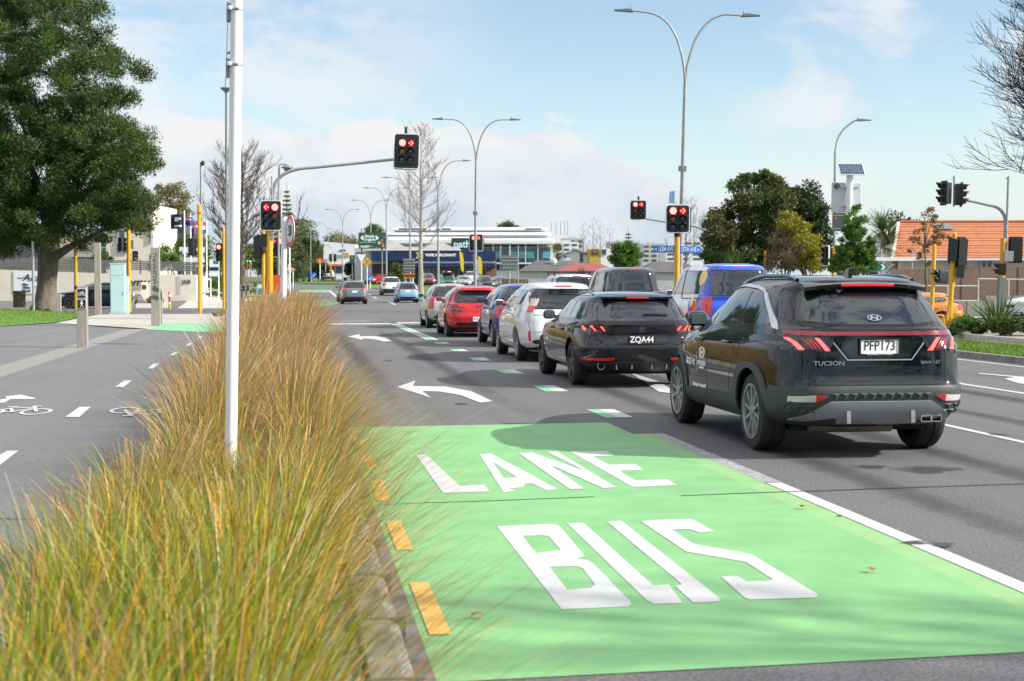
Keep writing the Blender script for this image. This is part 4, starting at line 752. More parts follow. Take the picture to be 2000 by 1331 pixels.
Wb.text('Simply', 722.5, 462, 5.2, M_wh, -.22, 1.0, bold=.02, par=bd); Wb.text('Organic', 722.5, 468.5, 5.2, M_wh, -.22, 1.0, bold=.02, par=bd); Wb.text('NATURAL SKINCARE', 719, 474, 2, M_wh, -.22, 1.2, par=bd); Wb.text('ROSEY', 714, 482.5, 4, M_wh, -.22, 1.1, bold=.02, par=bd)
for sg in (-1, 1): Wb.poly('leaf', [(722.5+sg*x, v) for x, v in ((11, 463), (13, 460), (18, 465), (15, 469), (11, 469), (12.5, 466))], M_wh, -.21, .02, bd)
for u, v, r_, cc in ((741, 475, 3, (.55, .62, .42)), (746.5, 470, 2.3, (.55, .2, .16)), (750, 464, 1.6, (.6, .16, .1)), (748, 476, 1.6, (.65, .3, .2)), (737, 484, 1.5, (.6, .14, .08)), (749, 481, 2.4, (.7, .3, .18)), (743, 484, 1.8, (.3, .06, .04)), (727, 482, 1.1, (.5, .6, .3))): x, z = Wb.xz(u, v); mb = MB(); mb.cyl((x, -.2, z), (x, -.24, z), r_*200/F, n=14); mb.build('fruit', mat('fruit_%d' % (u*3+v), cc, .6), bd)
D6 = 275; t = bld('retail_building', 'plain white shop with an orange band and small signs', 630, 696, D6, 0); Wr = Wall(t, 663, D6); xz = Wr.xz; mb = MB(); a, b, c_, z1 = xz(632, 560), xz(695, 478), xz(632, 472), 0; mb.prism([(a[0], a[1]), (b[0], a[1]), (b[0], b[1]), (c_[0], c_[1])], 0, 12, 'Y'); mb.build('wall', M_wht, t, False)
M_orange = mat('orange_sign', (.75, .20, .03), .5); Wr.box('orange_band', 632, 516, 690, 519, M_orange, 0, .1); Wr.box('shopfront', 634, 520, 690, 534, M_wg, 0, .08); Wr.box('sign', 664, 488, 676, 491, mat('blue_sign', (.03, .14, .45), .5), 0, .1); Wr.box('sign', 672, 494, 682, 503, M_ochre, 0, .1); Wr.box('sign', 659, 498, 668, 504, mat('sea_green', (.1, .42, .4), .5), 0, .1); 
t = bld('sign_board', 'dark green square shop sign on the corner beside the white shop', 683, 693, 203, 0, 'sign'); Wq = Wall(t, 688, 203); Wq.box('board', 683, 499, 693, 515, mat('billboard_green'), 0, .15); mb = MB(); mb.cyl((0, .1, 0), (0, .1, 3), .07, n=8); mb.build('post', M_slat, t); Wq.text('S', 688, 504, 4, M_wh, -.16)
# --- houses and roofs in the middle distance
def gable(name, label, u0, u1, d, ve, vr, dp, mw, mr, rz=0., front=False, over=.3, ridge_u=None):
    t = bld(name, label, u0, u1, d, rz); w_ = Wall(t, (u0+u1)/2, d); a, b = w_.xz(u0, 600), w_.xz(u1, ve); r_ = w_.xz(0, vr)[1]; x0, x1, ze = a[0], b[0], b[1]; mb = MB(); xm = (x0+x1)/2
    if front:      # gable end faces the road
        mb.prism([(x0, -.3), (x1, -.3), (x1, ze), (xm, r_), (x0, ze)], 0, dp, 'Y'); mb.build('wall', mw, t, False); mb = MB()
        for s_ in (-1, 1): e = x1 if s_ > 0 else x0; mb.prism([(xm, r_+.08), (xm, r_+.26), (e+s_*over, ze+.1), (e+s_*over, ze-.08)][::s_], -over, dp+over, 'Y')
        mb.build('roof', mr, t, False)
    else:
        mb.box(((x0+x1)/2, dp/2, ze/2-.15), (x1-x0, dp, ze+.3)); mb.build('wall', mw, t, False); mb = MB(); h_ = min((x1-x0)*.25, dp*.5); mb.add([(x0-over, -over, ze), (x1+over, -over, ze), (x1+over, dp+over, ze), (x0-over, dp+over, ze), (x0+h_, dp/2, r_), (x1-h_, dp/2, r_)], [(0, 1, 5, 4), (1, 2, 5), (2, 3, 4, 5), (3, 0, 4), (0, 3, 2, 1)]); mb.build('roof', mr, t, False)
    return t, w_
t, w_ = gable('house', 'low house with a dull red roof behind the queue', 1092, 1205, 135, 530, 514, 9, M_ltg, M_rrf); t, w_ = gable('house', 'low building with a wide dark hipped roof left of the red roof', 1015, 1150, 170, 530, 508, 12, M_ltg, M_drf); mb = MB(); mb.lathe([(.35, 0), (.35, .2), (.5, .25), (.45, .6), (.1, .8)], (0, 4, w_.xz(0, 517)[1]), 12); mb.build('roof_vent', M_alu, t)
t, w_ = gable('house', 'white weatherboard house with its gable towards the road', 1097, 1152, 205, 500, 490, 10, M_wht, M_grf, front=True); w_.window(1132, 495, 1139, 512, 1, 2); w_.window(1101, 500, 1107, 504, 1, 1)
t = bld('shop_building', 'yellow and white flat roofed building left of the round tree', 1150, 1200, 200, 0); w_ = Wall(t, 1175, 200)
for u0, v0, u1, m in ((1151, 486, 1173, M_ochre), (1173.2, 486, 1200, M_wht)): a, b = w_.xz(u0, 560), w_.xz(u1, v0); mb = MB(); mb.box(((a[0]+b[0])/2, 4, b[1]/2), (b[0]-a[0], 8, b[1])); mb.build('wall', m, t, False)
w_.box('sign', 1155.5, 488, 1168, 498, mat('brown_sign', (.07, .035, .025), .6), 0, .1); w_.text('MOTEL', 1162, 492, 2.2, M_wh, -.14); w_.window(1174.5, 487.5, 1184, 498, 1, 1); w_.text('K', 1160, 495.5, 1.6, M_wh, -.14)
t, w_ = gable('house', 'long low dark roof right of the round tree', 1255, 1375, 160, 532, 510, 12, M_ltg, M_drf); t, w_ = gable('house', 'pale low roof at the foot of the street name pole', 1345, 1440, 140, 540, 525, 9, M_wht, M_grf)
def block(u0, u1, v, d, label, m=None, rows=2, floors=None):
    t = bld('apartment_block', label, u0, u1, d, 0); w_ = Wall(t, (u0+u1)/2, d); a, b = w_.xz(u0, 560), w_.xz(u1, v); mb = MB(); mb.box(((a[0]+b[0])/2, 6, b[1]/2), (b[0]-a[0], 12, b[1])); mb.build('wall', m or M_wht, t, False)
    for j in range(rows):
        for i in range(3): s_ = (u1-u0)/3; w_.box('window', u0+s_*(i+.15), v+4+j*9, u0+s_*(i+.8), v+8+j*9, M_wg, 0, .06)
    mb = MB(); mb.box(((a[0]+b[0])/2, 5.9, b[1]+.25), ((b[0]-a[0])*.4, 4, .5)); mb.build('plant_room', M_ltg, t, False)
    return t, w_
block(1084, 1130, 473, 330, 'white block with roof aerials behind the glass fronted building', rows=3); block(1098, 1140, 466, 380, 'taller pale block rising behind the white weatherboard house', M_ltg); t, w_ = block(1190, 1250, 472, 360, 'pale office block behind the round clipped tree', M_ltg, 3); block(1255, 1300, 476, 340, 'glassy pale block right of the round clipped tree', M_ltg, 4); block(1300, 1375, 482, 300, 'long white block behind the street name signs', M_wht, 3); block(1335, 1390, 470, 420, 'far white block left of the dark bushes', M_wht, 2)
mb = MB()
tt = thing('aerial_mast', 'cluster of thin aerials on the distant white block', 'aerial', base(1100, 331)+Vector((0, 0, 9.2)))
for x in (-1.6, -.6, .5, 1.4, 2.1): mb.cyl((x, 6, .2), (x, 6, 3.2+x*.2), .06, n=5)
mb.build('aerials', M_slat, tt)
# --- house with the orange tiled roof
D7 = 90; t = bld('house', 'cream house with a bright orange tiled roof on the right', 1752, 2160, D7, R(-3)); w_ = Wall(t, 1956, D7); xz = w_.xz
tile = mat('orange_tiles', (.37, .125, .05), .8, 0, (.47, .175, .075), 5, .1, 40); tt_ = tile.node_tree; wv = N(tt_, 'ShaderNodeTexWave', wave_type='BANDS', bands_direction='Z', i={'Scale': 1.35, 'Distortion': 0}); gg = N(tt_, 'ShaderNodeTexCoord'); tt_.links.new(gg.outputs['Object'], wv.inputs['Vector']); bp = N(tt_, 'ShaderNodeBump', i={'Strength': 1., 'Distance': .06}); tt_.links.new(wv.outputs['Fac'], bp.inputs['Height']); tt_.links.new(bp.outputs[0], tt_.nodes['Principled BSDF'].inputs['Normal'])
x0, ze = xz(1762, 503); x1 = xz(2160, 0)[0]; zr = xz(0, 430)[1]; xr = xz(1786, 0)[0]; mb = MB(); mb.box(((x0+x1)/2, 4.2, ze/2), (x1-x0-.2, 7.6, ze-.1)); mb.build('wall', M_cream, t, False)
mb = MB(); nr_ = 15; mb.v = []; 
for k in range(nr_+1):      # courses of tiles as shallow steps
    f_ = k/nr_; y = -.5+4.6*f_; z = ze-.05+(zr-ze+.05)*f_; xl = x0-.6+(xr-x0+.6)*f_*.9
    for dz in (0, .035): mb.v += [(xl, y, z+dz), (x1+.6, y, z+dz)]
for k in range(nr_): a = k*4; mb.f += [(a+2, a+3, a+5, a+4), (a+4, a+5, a+7, a+6)]
o = len(mb.v); mb.v += [(xr-.05, 4.1, zr), (x1+.6, 4.1, zr), (x1+.6, 8.6, ze-.05), (x0-.6, 8.6, ze-.05)]; mb.f += [(o, o+1, o+2, o+3)]; mb.build('roof', tile, t, False)
mb = MB(); mb.prism([(-.35, ze-.02), (8.5, ze-.02), (4.1, zr-.12)], x0-.35, x0-.25, 'X'); ge = mb.build('gable_end', mat('white_weatherboard', (.66, .66, .66), .7, 0, (.74, .74, .74), 2, stretch=(1, 1, 8)), t, False)
mb = MB(); a_, b_, c_ = Vector((x0-.62, -.55, ze-.1)), Vector((xr-.08, 4.1, zr)), Vector((x0-.62, 8.6, ze-.1)); mb.tube([a_, b_], .11, 4); mb.tube([b_, c_], .11, 4); mb.build('barge_board', M_cream, t, False); mb = MB(); mb.tube([(xr, 4.1, zr+.06), (x1+.6, 4.1, zr+.06)], .09, 6); mb.build('ridge', tile, t)
mb = MB(); mb.box(((x0+x1)/2, -.52, ze-.12), (x1-x0+1.4, .12, .14)); mb.build('gutter', M_wht, t); w_.window(1862, 510, 1880, 530, 1, 2, y=.35); w_.window(1918, 508, 1940, 535, 2, 1, y=.35); mb = MB(); s0, s1 = xz(1857, 447), xz(1890, 434); f0 = (s0[1]-ze)/(zr-ze); f1 = (s1[1]-ze)/(zr-ze); mb.add([(s0[0], -.5+4.6*f0-.1, s0[1]+.08), (s1[0], -.5+4.6*f0-.1, s0[1]+.08), (s1[0]-.3, -.5+4.6*f1-.1, s1[1]+.08), (s0[0]-.3, -.5+4.6*f1-.1, s1[1]+.08)], [(0, 1, 2, 3)]); mb.build('skylight', mat('grey_panel', (.17, .17, .17), .5), t)
# brush fence, retaining wall, rail
D8 = 69; t = bld('brush_fence', 'brown panelled brush fence in front of the orange roofed house', 1670, 2100, D8, 0, 'fence'); w_ = Wall(t, 1885, D8); M_brushf = mat('brushwood', (.15, .095, .066), .95, 0, (.25, .17, .125), 5, .8, 20, stretch=(7, 7, 1)); M_pipe = mat('galvanised_pipe', (.55, .55, .55), .45, .4)
for u0, v0, u1 in ((1670, 540, 1738), (1739, 526, 1912), (1913, 522, 2100)):
    n_ = max(1, int((u1-u0)/34))
    for k in range(n_): s_ = (u1-u0)/n_; w_.box('panel', u0+s_*k+.2, v0, u0+s_*(k+1)-.2, 592, M_brushf, .02*(k % 2), .08)
w_.box('panel', 1740, 540, 1910, 590, M_brushf, .15, .05)
t = bld('retaining_wall', 'stained low concrete retaining wall below the brush fence', 1670, 2100, D8-2, 0, 'wall'); w_ = Wall(t, 1885, D8-2); M_stw = mat('stained_concrete', (.20, .18, .15), .9, 0, (.36, .33, .28), 1.8, .3, 20, stretch=(3, 3, .5))
for k, u in enumerate(range(1670, 2100, 36)): w_.box('panel', u+.3, 588 if u < 1900 else 578, u+35.7, 628, M_stw, .01*(k % 2), .25)
t = bld('hand_rail', 'white pipe hand rail along the retaining wall', 1670, 2100, D8-3, 0, 'railing'); w_ = Wall(t, 1885, D8-3); mb = MB()
for pts in ([(1670, 558), (1911, 559), (1911, 620)], [(1670, 586), (1911, 588)], [(1911, 545), (2100, 548)], [(1911, 545), (1911, 588)]): mb.tube([(w_.xz(*p)[0], 0, w_.xz(*p)[1]) for p in pts], .03, 6)
for u in (1690, 1750, 1810, 1851): mb.cyl((w_.xz(u, 0)[0], 0, w_.xz(0, 558.5)[1]), (w_.xz(u, 0)[0], 0, w_.xz(0, 588)[1]), .03, n=6)
for u in (1970, 2030): mb.cyl((w_.xz(u, 0)[0], 0, w_.xz(0, 546)[1]), (w_.xz(u, 0)[0], 0, w_.xz(0, 580)[1]), .03, n=6)
mb.build('pipes', M_pipe, t)
t = bld('guard_rail', 'white horizontal beam on posts left of the brush fence', 1700, 1790, 74, 0, 'railing'); w_ = Wall(t, 1745, 74); w_.box('beam', 1700, 503, 1790, 510, M_wht, 0, .1)
for u in (1722, 1782): w_.box('post', u-1.3, 487, u+1.3, 548, M_alu, .1, .08)
def railfence(u0, u1, v0, d, label):
    t = bld('median_fence', label, u0, u1, d, 0, 'fence'); w_ = Wall(t, (u0+u1)/2, d); mb = MB(); a, b = w_.xz(u0, 0)[0], w_.xz(u1, 0)[0]; h = w_.xz(0, v0)[1]; mb.box(((a+b)/2, 0, h), (b-a, .08, .08)); mb.box(((a+b)/2, 0, h*.5), (b-a, .05, .06))
    for x in np.arange(a, b, .35): mb.box((x, 0, h/2), (.04, .04, h))
    mb.build('bars', M_alu, t, False)
railfence(562, 632, 541, 246, 'grey barred median fence behind the blue keep left sign'); railfence(1005, 1100, 545, 140, 'dark barred fence left of the red roofed house')
t = bld('low_wall', 'low brown timber wall behind the dark parked cars', 980, 1030, 150, 0, 'wall'); Wall(t, 1005, 150).box('boards', 980, 545, 1032, 572, mat('brown_boards', (.12, .08, .055), .9, 0, (.18, .12, .09), 6), 0, .2)
# ---------------------------------------------------------------- signals, lamps, signs, posts
M_yp = mat('signal_yellow', (.66, .34, .008), .45, 0, (.58, .29, .01), 2.5); M_galv = mat('galvanised_steel', (.27, .285, .295), .5, .35, (.34, .355, .365), 3); M_wpole = mat('white_pole_paint', (.74, .75, .77), .4, 0, (.68, .69, .70), 1.2, .05, 30); M_bb = mat('signal_black', (.016, .017, .018), .5); M_wb = mat('white_border', (.8, .8, .8), .5)
M_lred = mat('red_lens_lit', (.8, .05, .05), .3, emit=(1, .17, .14), es=2.3); M_halo = mat('red_lens_dim', (.35, .01, .01), .2, emit=(1, .01, .015), es=.35); M_lamb = mat('amber_lens_off', (.20, .065, .008), .2, coat=1); M_lgrn = mat('green_lens_off', (.006, .035, .055), .15, coat=1); M_loff = mat('lens_off', (.014, .012, .012), .2, coat=1); M_lgo = mat('green_lens_lit', (.02, .5, .3), .3, emit=(.05, 1, .5), es=2.5); M_led = mat('lamp_head', (.16, .17, .175), .5)
def arrow_poly(s, k=1):
    a = [(-.95, .17), (-.35, .17), (-.35, -.17), (-.95, -.17)]; c = [(-.15, .9), (.15, .9), (.95, 0), (.15, -.9), (-.15, -.9), (.5, 0)]
    return [[(x*s*k, z*s) for x, z in q] for q in (a, c)]
def head(parent, loc, w, h, cols, lit, rz=0., board=True, border=True, rows=3, hood=.2, name='signal_head'):
    """lit: dict (col, row) -> 'red' | 'left' | 'right' | 'green'; faces -Y before rz"""
    mb = MB(); pl = rrect(w, h, .13*min(w, h)); 
    if board: mb.prism(pl, -.015, .015, 'Y')
    hw, hh = (.32*cols+.06, min(h*.86, .32*rows+.06)); k = min(w/max(.01, w), 1); sc = min(hw, w*.82)/hw; hw *= sc; mb.prism(rrect(hw, hh, .04), -.06, .22, 'Y'); o = mb.build(name, M_bb, parent, True); o.location = loc; o.rotation_euler = (0, 0, rz)
    if border and board: b = MB(); b.ring(rrect(w+.03, h+.03, .14*min(w, h)), rrect(w-.035, h-.035, .115*min(w, h)), -.024, .02, 'Y'); b.build('border', M_wb, o)
    r = min(.135, hw/cols*.44, hh/rows*.44)
    for c in range(cols):
        for q in range(rows):
            x = (c-(cols-1)/2)*hw/cols; z = ((rows-1)/2-q)*hh/rows; st = lit.get((c, q))
            m = {'red': M_lred, 'left': M_halo, 'right': M_halo, 'green': M_lgo, None: (M_halo if 0 else (M_lamb if q == 1 and c == lit.get('round', 0) else (M_lgrn if q == 2 else M_loff)))}[st]
            l = MB(); l.lathe([(r, -.062), (r*.8, -.078), (r*.4, -.088), (.0, -.09)], (x, 0, z), 20, 'Y'); lo = l.build('lens', m, o)
            if st in ('left', 'right'):
                a = MB(); [a.prism([(px_+x, pz+z) for px_, pz in pl_], -.10, -.092, 'Y') for pl_ in arrow_poly(r*.8, 1 if st == 'right' else -1)]; a.build('arrow', M_lred, o)
            if st == 'red': a = MB(); a.ring(circ(r*1.12, 20, x, z), circ(r*.99, 20, x, z), -.064, -.06, 'Y'); a.build('lens_rim', M_halo, o)
            v = MB(); n = 14; t0, t1 = R(-35), R(215); rr = r*1.12
            for i in range(n+1):
                a = t0+(t1-t0)*i/n; ca, sa = math.cos(a)*rr, math.sin(a)*rr; ln = hood*(.45+.55*max(0, math.sin(a))); v.v += [(x+ca, -.06, z+sa), (x+ca, -.06-ln, z+sa)]
            v.f = [(2*i, 2*i+1, 2*i+3, 2*i+2) for i in range(n)]; vo = v.build('visor', M_bb, o); sm = vo.modifiers.new('s', 'SOLIDIFY'); sm.thickness = .008
    return o
def pole(t, z1, r, m, name='pole', z0=-.15, x=0., y=0., top=None): mb = MB(); mb.tube([(x, y, z0), (x, y, z1*.5), (x, y, z1)], [r*1.06, r*1.02, r], 14); o = mb.build(name, m, t); return o
def band(t, z, r, m=None, h=.06, name='band'): mb = MB(); mb.lathe([(r+.004, -h/2), (r+.008, -h/2+.005), (r+.008, h/2-.005), (r+.004, h/2)], (0, 0, z), 14); return mb.build(name, m or M_bb, t)
def rel(u, v, d, t): p = At(u, v, d)-t.location; return Matrix.Rotation(-t.rotation_euler.z, 3, 'Z') @ p
SG = 'traffic signals around the intersection'
def sig(u, d, label, z, r=.085, m=None, lean=0., name='traffic_signal', group=SG):
    t = thing(name, label, 'traffic light', base(u, d), -YAW, group, (0, lean)); pole(t, z, r, m or M_yp); c = MB(); c.lathe([(r, 0), (r, .03), (r*.6, .06), (.01, .07)], (0, 0, z), 12); c.build('pole_cap', m or M_yp, t); return t
def arm(t, pts, r0, r1, m=None, name='mast_arm'): mb = MB(); n = len(pts); mb.tube(pts, [r0+(r1-r0)*i/(n-1) for i in range(n)], 12); return mb.build(name, m or M_galv, t)
def bez(p0, p1, p2, n=10): return [tuple(Vector(p0)*(1-t)**2+Vector(p1)*2*t*(1-t)+Vector(p2)*t*t for t in [k/n])[0] for k in range(n+1)]
# big mast arm signal left of centre
t = sig(527, 62, 'mast arm signal on a thick yellow pole with two red lit heads', 4.45, .13); X = lambda u, v: rel(u, v, 62, t)
p0, p1, p2 = X(533, 455), X(536, 322), X(600, 326); arm(t, [p0, X(534, 400)]+bez(X(535, 370), X(540, 330), X(610, 328))+[X(690, 320), X(768, 312)], .085, .06); pole(t, X(0, 345).z, .035, M_galv, 'extension', X(0, 455).z, X(532, 0).x, .05)
head(t, X(795, 297)+Vector((0, -.25, 0)), 1.04, 1.42, 2, {(0, 0): 'red', (1, 0): 'right', 'round': 0}).rotation_euler = (0, R(2), 0); mb = MB(); c_ = X(793, 262); mb.cyl(c_+Vector((0, 0, -1.45)), c_+Vector((0, 0, .28)), .06, n=10); mb.build('hanger', M_bb, t); arm(t, [X(755, 313), X(795, 310)], .06, .06, name='arm_end')
mb = MB(); c_ = X(795, 297); mb.prism(rrect(1.02, 1.38, .13), .02, .05, 'Y'); o = mb.build('rear_board', M_bb, t); o.location = c_+Vector((-.04, -.1, -.05)); o.rotation_euler = (0, R(2), 0)
head(t, X(531.5, 422)+Vector((0, -.3, 0)), .86, 1.22, 2, {(0, 0): 'left', (1, 0): 'red', 'round': 1}); mb = MB(); c_ = X(531, 463); mb.box(c_+Vector((0, -.13, 0)), (.18, .14, .26)); mb.build('control_box', M_galv, t, True, .01)
[arm(t, q, .012, .012, M_blk, 'bracket') for q in ([X(519, 454), X(524, 464), X(528, 462)], [X(541, 450), X(537, 458), X(533, 462)])]
head(t, X(520, 470)+Vector((0, .1, 0)), .36, .62, 1, {}, R(150), False, rows=2, hood=.12)
mb = MB(); mb.box(X(523, 578)+Vector((0, -.15, 0)), (.14, .1, .3)); mb.build('push_button', M_bb, t, True, .02); mb = MB(); mb.box(X(531, 560)+Vector((0, .16, 0)), (.62, .05, .95)); mb.build('warning_board', mat('red_board', (.55, .09, .05), .6), t)
t = sig(515, 67, 'thin yellow pole with black heads turned away left of the mast arm', 4.4, .075); X = lambda u, v: rel(u, v, 67, t)
head(t, X(506, 483), .42, 1.06, 1, {}, R(165), True, False, hood=.15); head(t, X(517, 478)+Vector((.1, -.2, 0)), .34, .8, 1, {}, R(120), False, rows=2); mb = MB(); mb.box(X(508, 570), (.16, .1, .3)); mb.build('push_button', mat('blue_button', (.02, .2, .45), .4), t, True, .02)
t = sig(548, 76, 'rear signal with a red arrow half hidden by the speed sign', 3.95, .07); X = lambda u, v: rel(u, v, 76, t); head(t, X(543, 483)+Vector((0, -.2, 0)), .86, 1.02, 2, {(0, 0): 'left', (1, 0): 'red', 'round': 1}); head(t, X(550, 530), .3, .9, 1, {}, R(90), False, rows=2)
# hoop hand rail
t = thing('hand_rail', 'orange cycle lean rail with a red and white banded leg', 'railing', base(497, 60.5), -YAW); X = lambda u, v: rel(u, v, 60.5, t); arm(t, [X(526, 578.5), X(490, 578.5)]+bez(X(487, 578.5), X(480, 578.5), X(480, 585))+[X(480, 604)]+bez(X(480, 606), X(480, 612), X(487, 612))+[X(526, 612)], .04, .04, M_yp, 'rail')
for v0, v1, m in ((585, 589, M_wb), (589.3, 601, mat('red_band', (.55, .03, .02), .5)), (601.3, 605, M_wb)): mb = MB(); mb.cyl(X(480, v1), X(480, v0), .046, n=12); mb.build('band', m, t)
# left hand signals
t = sig(390, 73, 'tall slightly rough yellow pole with a black head facing away', 5.25, .09); X = lambda u, v: rel(u, v, 73, t); head(t, X(377, 483), .34, .98, 1, {}, R(160), False); band(t, X(0, 417).z, .09); mb = MB(); mb.tube([X(391.5, 418), X(394, 432), X(389, 440), X(394, 455), X(384, 468)], .018, 5); mb.build('cable', M_bb, t)
t = sig(437, 84, 'yellow pole with a single red light just left of the white pole', 4.55, .075); X = lambda u, v: rel(u, v, 84, t); head(t, X(428.5, 493)+Vector((0, -.1, 0)), .34, 1.0, 1, {(0, 0): 'red', 'round': 5}, 0, True, False)
t = sig(252, 77, 'yellow pole behind the aqua cabinet with a pedestrian head', 4.2, .1); X = lambda u, v: rel(u, v, 77, t); head(t, X(264.5, 500), .3, .58, 1, {}, R(25), False, rows=2, hood=.1); head(t, X(240, 478), .3, .8, 1, {}, R(150), False); mb = MB(); mb.box(X(251, 565), (.2, .16, .28)); mb.build('push_button', mat('blue_button'), t, True, .02); mb = MB(); mb.box(X(258, 478), (.14, .1, .45)); mb.build('grey_panel', M_slat, t)
t = sig(148, 83, 'yellow pole by the tree trunk with a small black head', 4.0, .09); X = lambda u, v: rel(u, v, 83, t); head(t, X(161, 478), .32, .6, 1, {}, R(150), False, rows=2); band(t, X(0, 562).z, .092, None, .2)
# centre and right hand signals
t = sig(927, 110, 'far centre signal on a yellow pole with a red light and arrow', 3.5, .1); X = lambda u, v: rel(u, v, 110, t); head(t, X(930, 474.5)+Vector((0, -.2, 0)), 1.0, 1.22, 2, {(0, 0): 'red', (1, 0): 'right', 'round': 0}); band(t, X(0, 508).z, .1, None, .12)
t = sig(1322, 54, 'signal on the yellow pole that carries the blue street name blades', 3.45, .10); X = lambda u, v: rel(u, v, 54, t); head(t, X(1322, 428.5)+Vector((0, -.3, 0)), 84e-2, .99, 2, {(0, 0): 'red', (1, 0): 'right', 'round': 0}); mb = MB(); mb.prism(rrect(.82, .98, .11), 0, .03, 'Y'); o = mb.build('rear_board', M_bb, t); o.location = X(1328, 429)+Vector((0, .1, 0)); band(t, X(0, 458).z,   .10, None, .2)
M_bl = mat('street_sign_blue', (.008, .17, .60), .4)
for sg, u0, u1 in ((-1, 1276.5, 1318), (1, 1326.5, 1368)):
    a, b = X(u0, 487 if sg < 0 else 488.5), X(u1, 487.5 if sg < 0 else 489); mb = MB(); mb.box(((a.x+b.x)/2, 0, a.z), (b.x-a.x, .03, 0.255)); o = mb.build('street_name_blade', M_bl, t, True, .01); q = MB(); q.ring(rrect(b.x-a.x-.02, 0.238, .025, (a.x+b.x)/2, a.z), rrect(b.x-a.x-.045, 0.215, .018, (a.x+b.x)/2, a.z), -.019, -.014, 'Y'); 
    text('lettering', '15TH AVE', .225, M_wh, o, ((a.x+b.x)/2-sg*.045, -.02, a.z), (R(90), 0, 0), .003, xs=.56, bold=.006); q = MB(); e = a.x+.04 if sg < 0 else b.x-.04; q.prism([(e, a.z), (e-sg*.07, a.z+.068), (e-sg*.07, a.z-.068)], -.021, -.016, 'Y'); q.build('arrow', M_wh, o)
t = sig(1390, 92, 'grey mast arm signal reaching left behind the street name pole', 2.95, .1); X = lambda u, v: rel(u, v, 92, t); arm(t, [X(1392, 492), X(1392, 480)]+bez(X(1392, 475), X(1388, 447), X(1352, 442))+[X(1300, 434), X(1250, 426)], .08, .055); pole(t, X(0, 453).z, .03, M_galv, 'extension', X(0, 492).z, .16)
head(t, X(1246, 411)+Vector((0, -.2, 0)), .98, 1.18, 2, {(0, 0): 'red', (1, 0): 'right', 'round': 0}); mb = MB(); mb.cyl(X(1247, 392), X(1247, 384), .06, n=8); mb.build('hanger', M_bb, t); head(t, X(1383, 502), .5, 1.1, 1, {}, R(200), True, False); head(t, X(1396, 503), .3, 1.0, 1, {}, R(170), False)
t = sig(1494, 78, 'short bare yellow post in front of the bushes', 3.1, .07); band(t, 2.85, .07)
t = sig(1627, 74, 'yellow post with a white edged three lamp head at the foot of the bushes', 3.2, .075); X = lambda u, v: rel(u, v, 74, t); head(t, X(1613, 500), .46, .98, 1, {}, R(-62), True, True)
# right mast
t = thing('traffic_signal', 'grey mast arm signal at the far right with two heads seen side on', 'traffic light', base(1955, 56), -YAW, SG, (0, R(1.2))); X = lambda u, v: rel(u, v, 56, t)
mb = MB(); mb.box((0, 0, X(0, 600).z-.0), (.27, .27, 2*(X(0, 542).z-X(0, 600).z))); mb.build('base_post', M_slat, t, True, .01); pole(t, X(0, 466).z, .10, M_yp, 'pole', X(0, 543).z); arm(t, [X(1960, 468), X(1960, 440)]+bez(X(1960, 432), X(1956, 405), X(1928, 402))+[X(1900, 396), X(1858, 389)], .07, .05); pole(t, X(0, 345).z, .045, M_galv, 'extension', X(0, 440).z, X(1961, 0).x)
mb = MB(); mb.cyl(X(1858, 406), X(1858, 350), .035, n=8); mb.cyl(X(1858, 358), X(1858, 346), .05, n=8); mb.build('hanger', M_galv, t)
head(t, X(1838, 380), .50, .92, 1, {}, R(-78), True, False, hood=.26); head(t, X(1872, 382), .50, .92, 1, {}, R(82), True, False, hood=.26); head(t, X(1980, 488), .52, .98, 1, {}, R(172), True, False); head(t, X(1950, 526), .3, .5, 1, {}, R(-100), False, rows=2)
mb = MB(); mb.box(X(1964, 501)+Vector((0, -.16, 0)), (.33, .12, .38)); mb.build('control_box', M_galv, t, True, .01); mb = MB(); mb.cyl(X(1959, 347), X(1962, 347), .06, n=10); mb.build('sensor', M_wb, t)
t = sig(1854, 42.3, 'leaning thick yellow post in the corner garden bed with a camera', 2.9, .07, lean=R(2.6)); X = lambda u, v: rel(u, v, 42.3, t); head(t, X(1868, 492), .30, .85, 1, {}, R(185), True, False); head(t, X(1856, 489), .30, .75, 1, {}, R(150), True, False); head(t, X(1868, 530), .22, .42, 1, {}, R(175), False, rows=2); mb = MB(); mb.cyl(X(1872, 478)+Vector((-.1, -.14, 0)), X(1872, 478)+Vector((.06, -.14, 0)), .05, n=12); mb.build('camera', M_galv, t)
mb = MB(); mb.tube([X(1846, 650)+Vector((-.02, 0, 0)), X(1858, 546)], .045, 10); mb.build('brace_post', M_yp, t)
t = sig(1819, 46, 'yellow post behind the dark SUV with a small side facing head', 2.65, .06, lean=R(1.8)); X = lambda u, v: rel(u, v, 46, t); head(t, X(1832, 540), .28, .48, 1, {}, R(-75), False, rows=2); band(t, X(0, 535).z, .06)
t = thing('hand_rail', 'low yellow hoop rail beside the leaning yellow post', 'railing', base(1832, 47), -YAW); X = lambda u, v: rel(u, v, 47, t); arm(t, [X(1822, 616)]+bez(X(1836, 616), X(1843, 616), X(1843, 622))+[X(1843, 648)], .025, .025, M_yp, 'rail')
